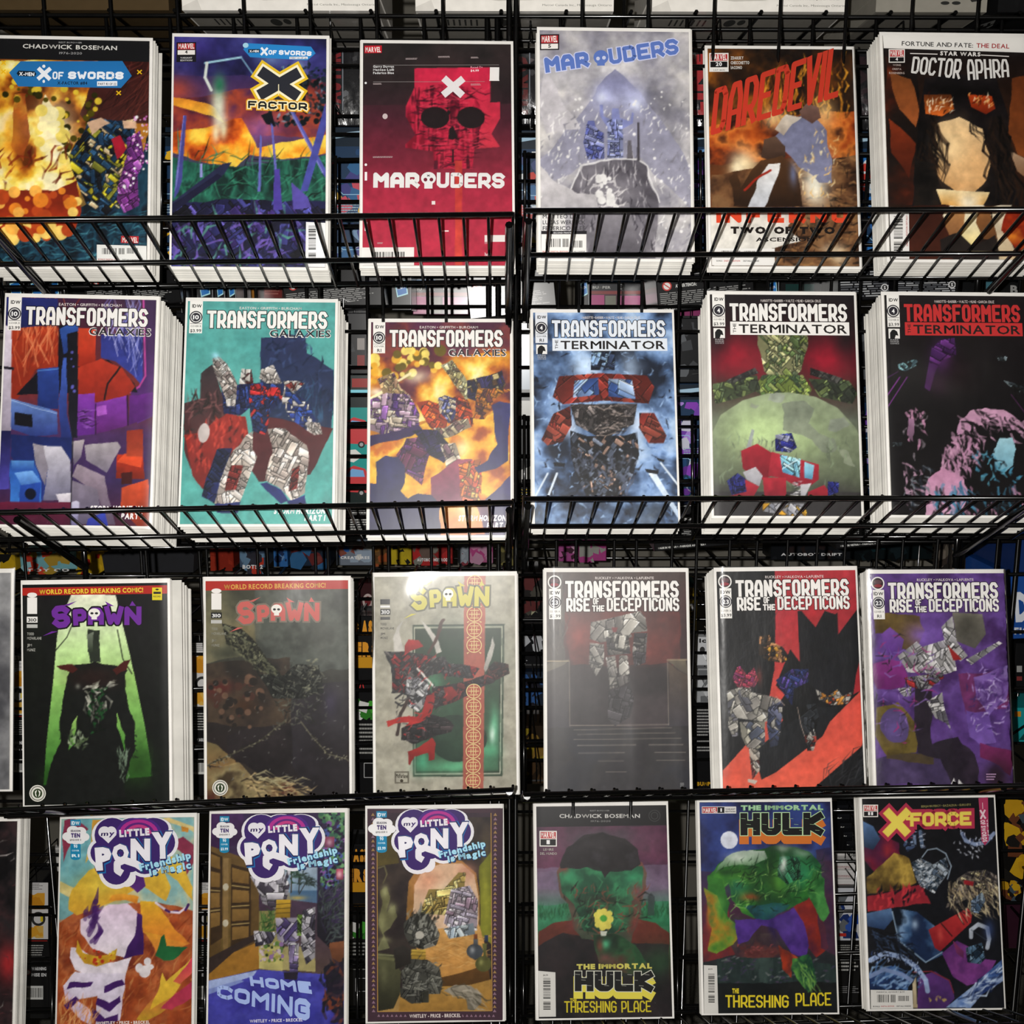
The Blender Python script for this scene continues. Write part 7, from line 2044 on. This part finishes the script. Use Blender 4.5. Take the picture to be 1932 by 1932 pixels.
band = [((-30, 1044, 30, 1098), 'a88a20', ['b8961c', '8a1c18', 'c8b868', '181818'], None, 'yellow toy card with red and black, at the left edge below the second shelf'),
 ((38, 1040, 144, 1086), '6ca0a8', ['a83424', '88b4bc', 'b8402c', '9c8030'], 'TOY CO', 'light blue and red toy box below the split machine comic'),
 ((134, 1036, 198, 1086), 'a8881c', ['b8961c', 'a8881c', '8a2018', 'c0c0b8'], None, 'yellow toy card with a slanted corner below the split machine comic'),
 ((396, 1020, 440, 1078), '7a2418', ['8a2c1c', '7a2418'], None, 'dark red toy box below the teal comic'),
 ((452, 1020, 502, 1084), '3c4c60', ['8a98a8', '2c2c34', '5c7890', 'a83424'], 'BOTS 2', 'blue and white toy card below the teal comic'),
 ((516, 1022, 542, 1062), '2c5c94', ['5c7ca0', '1c2c4c'], None, 'small blue toy card below the teal comic'),
 ((546, 1018, 622, 1076), '1c2838', ['5c2424', '6c3430', '2c5880', '181c24'], None, 'dark blue toy box with a red car below the gap after the teal comic'),
 ((634, 1018, 706, 1062), '6c7480', ['c0c0bc', '2c5ca0', '7a4438', '8a98a8'], 'CREATURES', 'white and blue toy box left of the space under the orange battle comic'),
 ((704, 1020, 734, 1070), '5c4020', ['7a5424', '8a4420', '4a3018'], None, 'brown toy box under the orange battle comic'),
 ((738, 1022, 776, 1066), 'a08c1c', ['a8941c', '181814', 'a8941c'], None, 'yellow toy card with black figures under the orange battle comic'),
 ((778, 1016, 854, 1068), '7a1c1c', ['5c4c44', '8a1c1c', '6c6c64', '9c2424'], 'AUTOBOT HOT ROD', 'red toy blister under the orange battle comic'),
 ((864, 1018, 884, 1068), '7c828a', ['8a9098', '6c2c34'], None, 'narrow pale grey toy box under the orange battle comic'),
 ((886, 1020, 930, 1068), '9c5078', ['b07090', '9c3c70', 'a87c94'], None, 'pink and lilac toy box at the right end under the orange battle comic'),
 ((936, 1016, 978, 1068), '4c4628', ['6c6438', '3c3820', '8a5c20'], None, 'olive toy bubble beside the centre posts, below the second shelf'),
 ((1054, 1018, 1086, 1062), '94447c', ['a8588c', '3c1c2c', 'b890a8'], None, 'pink toy card with black strokes under the icy blue comic'),
 ((1092, 1018, 1144, 1062), '9c3c78', ['8a8a84', '9c3c78', '8a8a84'], None, 'pink framed toy box with a grey window under the icy blue comic'),
 ((1455, 1012, 1606, 1056), '131518', ['1a1c20', '241c1c'], 'AUTOBOT DRIFT', 'black toy box with a blue stripe and red base under the green globe comic'),
 ((1608, 1012, 1760, 1062), '0f1618', ['12282c', '162024', '0c1012'], None, 'very dark teal toy box under the black comic with pink locks')]
for k, (r_, base, cols, tx, lb) in enumerate(band): package('toy_package', lb, 'toy package', r_, FB+.004*k, .06, base, card(cols, k, tx), shape='peg' if k in (0, 2, 4, 5, 9) else None, rest=ZR)
def dome(x, lb):
    C = at(x, 1062, 1.60); t = thing('toy_dome', lb, 'toy', (C.x, 1.60, ZR)); b = MB(); n, m = 16, 6; R_ = .022
    vs = [(R_*math.cos(math.pi/2*j/m)*math.cos(2*math.pi*i/n), R_*math.cos(math.pi/2*j/m)*math.sin(2*math.pi*i/n)*.7, R_*1.1*math.sin(math.pi/2*j/m)) for j in range(m+1) for i in range(n)]
    b.add(vs, [(j*n+i, j*n+(i+1) % n, (j+1)*n+(i+1) % n, (j+1)*n+i) for j in range(m) for i in range(n)]); b.obj('shell', mat('teal_plastic', (.13, .42, .42), rough=.3), t, True)
    b = MB(); b.tube([(R_*1.08*math.cos(a), R_*.76*math.sin(a), 0) for a in [2*math.pi*k/20 for k in range(21)]], .0022, 6); b.obj('rim', mat('pale_plastic', (.5, .56, .55), rough=.4), t, True)
dome(1236, 'teal plastic dome under the icy blue comic, the left one'); dome(1286, 'teal plastic dome under the icy blue comic, the right one')
# a dark hanging bag with handles under the split machine comic
C = at(280, 1062, 1.70); t = thing('hanging_bag', 'dark navy bag with two handles hanging below the first two comics of the second row', 'bag', (C.x, 1.70, ZR))
b = MB(); pr = [(-.075, 0), (.075, 0), (.078, .03), (.06, .042), (-.06, .042), (-.078, .03)]
vs = [(x, y, z) for y in (0, .05) for x, z in pr]; b.add(vs, [tuple(range(6)), tuple(range(11, 5, -1))]+[(k, (k+1) % 6, (k+1) % 6+6, k+6) for k in range(6)]); M_NAVY = mat('navy_cloth', (.05, .055, .085), rough=.8, noise=.3, nscale=60); b.obj('bag_body', M_NAVY, t)
for y in (0, .05):
    b = MB(); b.tube([(-.04, y, .04), (-.036, y, .06), (-.028, y, .066), (.028, y, .066), (.036, y, .06), (.04, y, .04)], .003, 8); b.obj('handle', M_NAVY, t, True)
# row three and four gaps
def orange_white(c, x0, y0, x1, y1):
    w, h = x1-x0, y1-y0
    rpoly(c, 'c0bebc', x0+1, y0+1, x1-1, y0+h*.42); blobs(c, ['c8902c', 'b87c20', 'c0bebc'], x0+w*.15, y0+h*.08, x1-w*.15, y0+h*.2, 8, 3, .5)
    c.ell('2c2c2c', x0+w*.6, y0+h*.27, w*.28, w*.28); c.ell('c0bebc', x0+w*.6, y0+h*.27, w*.18, w*.18); rpoly(c, 'c8b020', x0+w*.68, y0+h*.25, x0+w*.78, y0+h*.29)
    blobs(c, ['c8902c', 'c8a04c'], x0+w*.2, y0+h*.32, x1-w*.2, y0+h*.41, 8, 6, .5); c.line('8a2420', 2, [(x0+2, y0+h*.43), (x1-2, y0+h*.43)])
    for k in range(4): c.fine(x0+w*.1, y0+h*(.01+.012*k), x1-w*.2, y0+h*(.018+.012*k), 1, '444', k)
    rpoly(c, '151516', x0, y0+h*.44, x1, y1); c.fine(x0+w*.08, y0+h*.46, x1-w*.06, y0+h*.58, 7, '9a9a96', 5, .45); c.text('WARNING', x0+w*.35, y0+h*.645, x1-w*.08, y0+h*.645, 6, 'ccc', .04); c.text('MISE EN', x0+w*.35, y0+h*.69, x1-w*.08, y0+h*.69, 6, 'ccc', .04)
    c.ell('a83c3c', x0+w*.2, y0+h*.66, w*.11, w*.11); c.ell('c8c4c0', x0+w*.2, y0+h*.66, w*.08, w*.08)
    c.bar(x0+w*.08, y0+h*.76, x0+w*.8, y0+h*.86, seed=int(x0), bg='c8c8c4', frac=.85)
for r_, lb in (((4, 1246, 56, 1490), 'white and orange toy card over black warning print, left of the dark figure comic'), ((352, 1212, 402, 1500), 'white and orange toy card right of the dark figure comic'),
 ((44, 1664, 92, 1920), 'white and orange toy card left of the yellow swirl comic'), ((362, 1664, 404, 1920), 'white and orange toy card between the yellow swirl and the wooden door comic')):
    package('toy_card', lb, 'toy package', r_, 1.37, .04, '151516', orange_white, m=M_BLIS)
for k, (r_, lb) in enumerate((((22, 1238, 60, 1260), 'white card tab with fine print beside the dark figure comic, lower'), ((14, 1250, 40, 1262), 'white card tab with fine print beside the dark figure comic, farther'), ((92, 1600, 124, 1630), 'white card tab left of the yellow swirl comic, highest'), ((84, 1626, 120, 1644), 'white card tab left of the yellow swirl comic, second'), ((50, 1656, 72, 1668), 'white card tab above the orange toy card, lower left'), ((378, 1632, 402, 1662), 'white card tab between the swirl and the door comic'))):
    package('card_tab', lb, 'toy package', r_, 1.40+.01*k, .01, 'bcbab6', lambda c, x0, y0, x1, y1: c.fine(x0+2, y0+3, x1-2, y0+9, 2, '555', 3), shape='peg')
def orangeletters(c, x0, y0, x1, y1):
    w, h = x1-x0, y1-y0
    for k, tx in enumerate(('MASH', 'ERS')): c.text(tx, x0+3, y0+h*(.1+.12*k), x1-3, y0+h*(.1+.12*k), h*.07, 'c8882c', .09)
    rpoly(c, 'b88420', x0, y0+h*.23, x1, y0+h*.29)
    c.text('//\\', x0+w*.1, y0+h*.4, x0+w*.4, y0+h*.4, 9, 'b83434', .06); blobs(c, ['3c8c2c', '2c6c24', 'c0c0bc'], x0+w*.1, y0+h*.46, x1-4, y0+h*.58, 10, 3, .3)
    c.fine(x0+4, y0+h*.6, x1-4, y0+h*.78, 8, '8a8a86', 4, .45); c.line('aaa', 1.2, [(x0+w*.4, y0+h*.82), (x1-4, y0+h*.82), (x1-4, y0+h*.9), (x0+w*.4, y0+h*.9), (x0+w*.4, y0+h*.82)])
package('toy_card', 'black toy card with orange block letters, right of the murky brown comic', 'toy package', (668, 1162, 716, 1500), 1.37, .04, '141415', orangeletters, m=M_BLIS)
package('toy_card', 'black toy card with orange block letters, between the door and the arched room comics', 'toy package', (652, 1594, 700, 1900), 1.37, .04, '141415', orangeletters, m=M_BLIS)
package('toy_card', 'dark red emblem card right of the murky brown comic, high up', 'toy package', (676, 1100, 712, 1158), 1.42, .03, '2a1214', lambda c, x0, y0, x1, y1: (c.ell('9a8c88', (x0+x1)/2, y0+34, 10, 14), c.ell('5a1c20', (x0+x1)/2, y0+34, 6, 9)), m=M_BLIS)
for k, (r_, lb) in enumerate((((984, 1080, 1026, 1178), 'row of small dark figures behind the centre posts, upper box'), ((984, 1190, 1026, 1262), 'dark boxed toy with a silver figure behind the centre posts'), ((982, 1268, 1026, 1340), 'blue and grey toy card behind the centre posts'), ((982, 1370, 1028, 1480), 'brown and yellow toy card low behind the centre posts'))):
    package('toy_box', lb, 'toy box', r_, 1.5, .06, ('1c1a1a', '141416', '1c2430', '241c14')[k], (lambda kk: lambda c, x0, y0, x1, y1: (blobs(c, (['3c3a34', '141414', '8a8870', '4c2424'], ['9a9ca0', '2c2e30', '141416'], ['2c4c7c', '5c6068', '1c1c24'], ['6c5424', '3c2c1c', '7a6a20'])[kk], x0+2, y0+4, x1-2, y1-4, 14, kk, .3), c.line('8a1c1c' if kk == 0 else '3c3c3c', 3, [(x0, y1-8), (x1, y1-8)])))(k))
package('toy_card', 'white card with small black letters, between the stairway and the coral beam comics', 'toy package', (1316, 1202, 1346, 1256), 1.37, .02, 'b0b2b4', lambda c, x0, y0, x1, y1: (c.text('ic', x0+3, y0+10, x0+16, y0+10, 8, '222', .05), c.ell('333', x0+9, y0+24, 5, 6)), m=M_BLIS)
package('toy_card', 'grey printed card below the white one, between the stairway and the coral beam comics', 'toy package', (1316, 1262, 1346, 1326), 1.37, .02, '8c8e90', lambda c, x0, y0, x1, y1: blobs(c, ['5c5e60', 'a8aaac', '3c3e40'], x0+1, y0+2, x1-1, y1-2, 10, 4, .4), m=M_BLIS)
package('toy_carton', 'black carton with white outlines, between the stairway and the coral beam comics', 'toy box', (1312, 1332, 1348, 1490), 1.37, .06, '131314', lambda c, x0, y0, x1, y1: (c.fine(x0+3, y0+6, x1-6, y0+88, 14, '8a8a88', 3, .5), c.text('BUMP', x0+3, y1-8, x1-8, y1-8, 7, 'b88c20', .05)))
package('toy_card', 'yellow striped card behind the gap right of the stairway comic', 'toy package', (1300, 1120, 1314, 1194), 1.42, .02, 'a88a20', lambda c, x0, y0, x1, y1: c.text('BUMBLE', x0+10, y1-4, x0+10, y0+4, 7, '222', .05), m=M_BLIS)
# cartons filed one behind the other between the last two comics of the bottom row
for k in range(6):
    y = 1520+k*17; x = 1572+k*6
    package('toy_carton', 'black toy carton with white lettering, %s in the file right of the moon comic' % ('farthest', 'second', 'third', 'fourth', 'fifth', 'nearest')[k], 'toy box', (x, y, 1626, y+60), 1.50-.02*k, .016, '16171a', lambda c, x0, y0, x1, y1: (c.text('POWER & PRIME', x0+2, y0+11, x1+10, y0+11, 6, 'b8b8b4', .04), c.ell('101112', x0+30, y0+26, 9, 5)))
for k in range(3):
    package('toy_carton', 'white toy carton lid, %s of three right of the moon comic' % ('upper', 'middle', 'lower')[k], 'toy box', (1574, 1626+k*17, 1622, 1645+k*17), 1.385-.006*k, .02, 'c0bebc', lambda c, x0, y0, x1, y1: c.fine(x0+4, y0+8, x1-10, y0+13, 2, '8a6060', 2))
package('toy_card', 'white toy card with blue parts over black print, right of the moon comic', 'toy package', (1576, 1674, 1626, 1900), 1.365, .03, '141415', lambda c, x0, y0, x1, y1: (rpoly(c, 'b8bac0', x0+1, y0+1, x1-1, y0+100), blobs(c, ['2c4c9c', '1c2c5c', '5c6064', '2c4c9c'], x0+2, y0+10, x1-2, y0+96, 12, 4, .3), rpoly(c, 'a82c24', x0+6, y0+86, x0+20, y0+92), c.fine(x0+4, y0+108, x1-4, y0+128, 5, '8a8a86', 3), c.fine(x0+4, y0+140, x1-4, y0+160, 3, 'a8a8a4', 6), c.fine(x0+4, y0+186, x1-4, y0+200, 4, '777', 6)), m=M_BLIS)
# right edge
package('toy_box', 'bright blue toy box with a big white letter, at the right edge', 'toy box', (1910, 1086, 2000, 1204), 1.345, .14, '1c4488', lambda c, x0, y0, x1, y1: (c.text('D', x0+8, y0+82, x0+34, y0+82, 52, 'c8ccd4', .06), c.text('FIGURE', x0+4, y0+108, x0+70, y0+112, 12, 'b8bcc4', .06)), 3)
package('toy_box', 'dark blue toy box above the bright blue one at the right edge', 'toy box', (1916, 990, 2010, 1080), 1.35, .14, '162c5c', None)
package('toy_box', 'black toy box with small tags under the blue one at the right edge', 'toy box', (1914, 1214, 1990, 1308), 1.36, .12, '131314', lambda c, x0, y0, x1, y1: (rpoly(c, '8a8a88', x0+4, y0+42, x0+14, y0+54), rpoly(c, '6c2c2c', x0+4, y0+62, x0+14, y0+70)))
package('toy_box', 'teal toy box with an orange tag at the right edge beside the purple comic', 'toy box', (1908, 1336, 1990, 1406), 1.36, .12, '1c8488', lambda c, x0, y0, x1, y1: (rpoly(c, 'b87c24', x0+6, y0+6, x0+18, y0+16), c.line('101414', 5, [(x0, y0+50), (x0+50, y0+16)]), c.poly('103c3c', [(x0+14, y0+60), (x0+30, y0+40), (x0+60, y0+60)])))
def yellowcard(c, x0, y0, x1, y1): blobs(c, ['b0861c', 'b8901c', '1c1a18', '5c3420', '3c4850', '101010', 'b0861c'], x0, y0, x1, y1, 34, int(y0), .3)
package('toy_card', 'yellow and black illustrated card right of the blue steel tube comic, upper', 'toy package', (1894, 1508, 1960, 1660), 1.36, .03, '121110', yellowcard)
package('toy_card', 'yellow and black illustrated card right of the blue steel tube comic, lower', 'toy package', (1888, 1656, 1960, 1700), 1.37, .03, '14110e', yellowcard)
package('toy_box', 'dull maroon box right of the blue steel tube comic', 'toy box', (1890, 1704, 1970, 1790), 1.38, .05, '2c1420', None)
# upright magazines at the right, below the second shelf
for k in range(5):
    x = 1768+k*27
    package('magazine', 'dim illustrated magazine standing below the second shelf at the right, %s from the left' % ('first', 'second', 'third', 'fourth', 'fifth')[k], 'magazine', (x, 1008, x+22, 1086), 1.46+.03*k, .012, '25211e', (lambda kk: lambda c, x0, y0, x1, y1: blobs(c, ['4a443c', '1c1a18', '5c544c', '33404c' if kk == 1 else '2c2622'], x0+1, y0+2, x1-1, y1-2, 18, kk, .5))(k), rest=ZR)
# flat wire shelf behind the grid, above the top row, with cartons lying on it
za = at(640, 27, GF+.02).z
t = thing('flat_wire_shelf', 'flat black wire shelf behind the grid above the top row, seen from below', 'shelf', (0, GF+.02, za))
for k in range(7):
    b = MB(); b.tube([(-.72, .006+k*.052, 0), (.78, .006+k*.052, 0)], .0024, 6); b.obj('cross_rod', M_WIRE, t, True)
for k in range(20):
    b = MB(); b.tube([(-.70+k*.0762+.012, 0, .004), (-.70+k*.0762+.012, .34, .004)], .0024, 6); b.obj('depth_rod', M_WIRE, t, True)
def carton_on_shelf(name, label, px0, px1, depth, h, base, fn, under=None):
    """a carton standing on that shelf: its front face shows above the rods and its underside between them"""
    Z = za+.0068; F = GF+.03; A = at_z(px0, 22, Z); B = at_z(px1, 22, Z); k = F/A.y; x0, x1 = A.x*k, B.x*k
    t = thing(name, label, 'carton', ((x0+x1)/2, F, Z)); b = MB(); w2 = (x1-x0)/2
    b.box(-w2, 0, 0, w2, depth, h, hexc(base)); b.box(-w2-.0012, -.0012, .02, w2+.0012, depth+.0012, h+.0015, hexc(base)); co = b.obj('carton', M_BOX, t)
    if fn: cv = Canvas(lambda u, v, z: (-w2+2*w2*u, -z, .02*(1-v)), .0003, .00005); fn(cv); cv.obj('carton_print', M_BOX, co)
    if under: cv = Canvas(lambda u, v, z: (-w2+2*w2*u, depth*v, -z), .0003, .00005); under(cv); cv.obj('underside_print_shade', M_BOX, co)  # underside marks, with painted-in shade on the white cartons
def wfront(c):
    c.text('MADE IN CHINA. FABRIQUE EN CHINE.', .64, .35, .96, .35, .14, '4a4a46', .02); c.text('Mattel Canada Inc., Mississauga Ontario', .64, .72, .99, .72, .12, '7a7a74', .0)
    c.poly('c8c4bc', [(.2, 0), (.3, .3), (.42, .45), (.6, .4), (.52, .3), (.36, .25)]); c.poly('d8d4cc', [(.0, .8), (.08, .4), (.1, 1), (0, 1)])
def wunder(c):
    c.poly('8a867e', [(.01, .05), (.99, .05), (.99, .97), (.01, .97)])  # grey fill: the dimness under the white carton put into its colour
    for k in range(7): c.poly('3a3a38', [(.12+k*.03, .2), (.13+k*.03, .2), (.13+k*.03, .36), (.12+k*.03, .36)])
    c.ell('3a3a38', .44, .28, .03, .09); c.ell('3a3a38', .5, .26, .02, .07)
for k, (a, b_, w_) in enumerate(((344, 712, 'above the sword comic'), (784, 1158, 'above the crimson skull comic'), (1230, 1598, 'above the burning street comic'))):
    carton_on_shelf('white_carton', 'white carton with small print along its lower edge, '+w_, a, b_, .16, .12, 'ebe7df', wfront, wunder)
carton_on_shelf('brown_carton', 'brown cardboard carton on the shelf above the yellow flame comic', -60, 318, .3, .14, '4a3c28', None, lambda c: [c.line('2c2418', .01, [(0, .2*k), (1, .2*k+.02)]) for k in range(1, 5)])
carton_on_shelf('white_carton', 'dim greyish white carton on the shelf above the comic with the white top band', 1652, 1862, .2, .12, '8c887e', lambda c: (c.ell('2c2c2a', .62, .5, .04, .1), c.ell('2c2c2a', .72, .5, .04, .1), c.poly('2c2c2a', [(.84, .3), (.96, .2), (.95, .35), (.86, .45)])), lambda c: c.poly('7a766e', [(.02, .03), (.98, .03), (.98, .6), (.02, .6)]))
carton_on_shelf('black_carton', 'black carton with grey lettering in the upper right corner', 1882, 2060, .3, .12, '141415', None, lambda c: c.text('EXCLUSIVE', .1, .1, .6, .7, -.12, '6a6a68', .04))
t = package('toy_card', 'red toy card seen under the white cartons, above the crimson comic', 'toy package', (812, 54, 936, 96), 1.62, .05, '5c1818', lambda c, x0, y0, x1, y1: rpoly(c, '8a7c40', x0+92, y0+4, x0+104, y0+14))
package('toy_card', 'red toy card in the dark left of the comic with slanting red letters', 'toy package', (1300, 56, 1400, 96), 1.62, .05, '5c1818', None)
package('toy_box', 'red and black toy box in the dark above the sword comic', 'toy box', (520, 58, 668, 96), 1.62, .05, '1c1214', lambda c, x0, y0, x1, y1: (rpoly(c, '7a1c1c', x0+86, y0+4, x0+116, y0+12), rpoly(c, '9a9a96', x0+92, y0+6, x0+100, y0+12)))
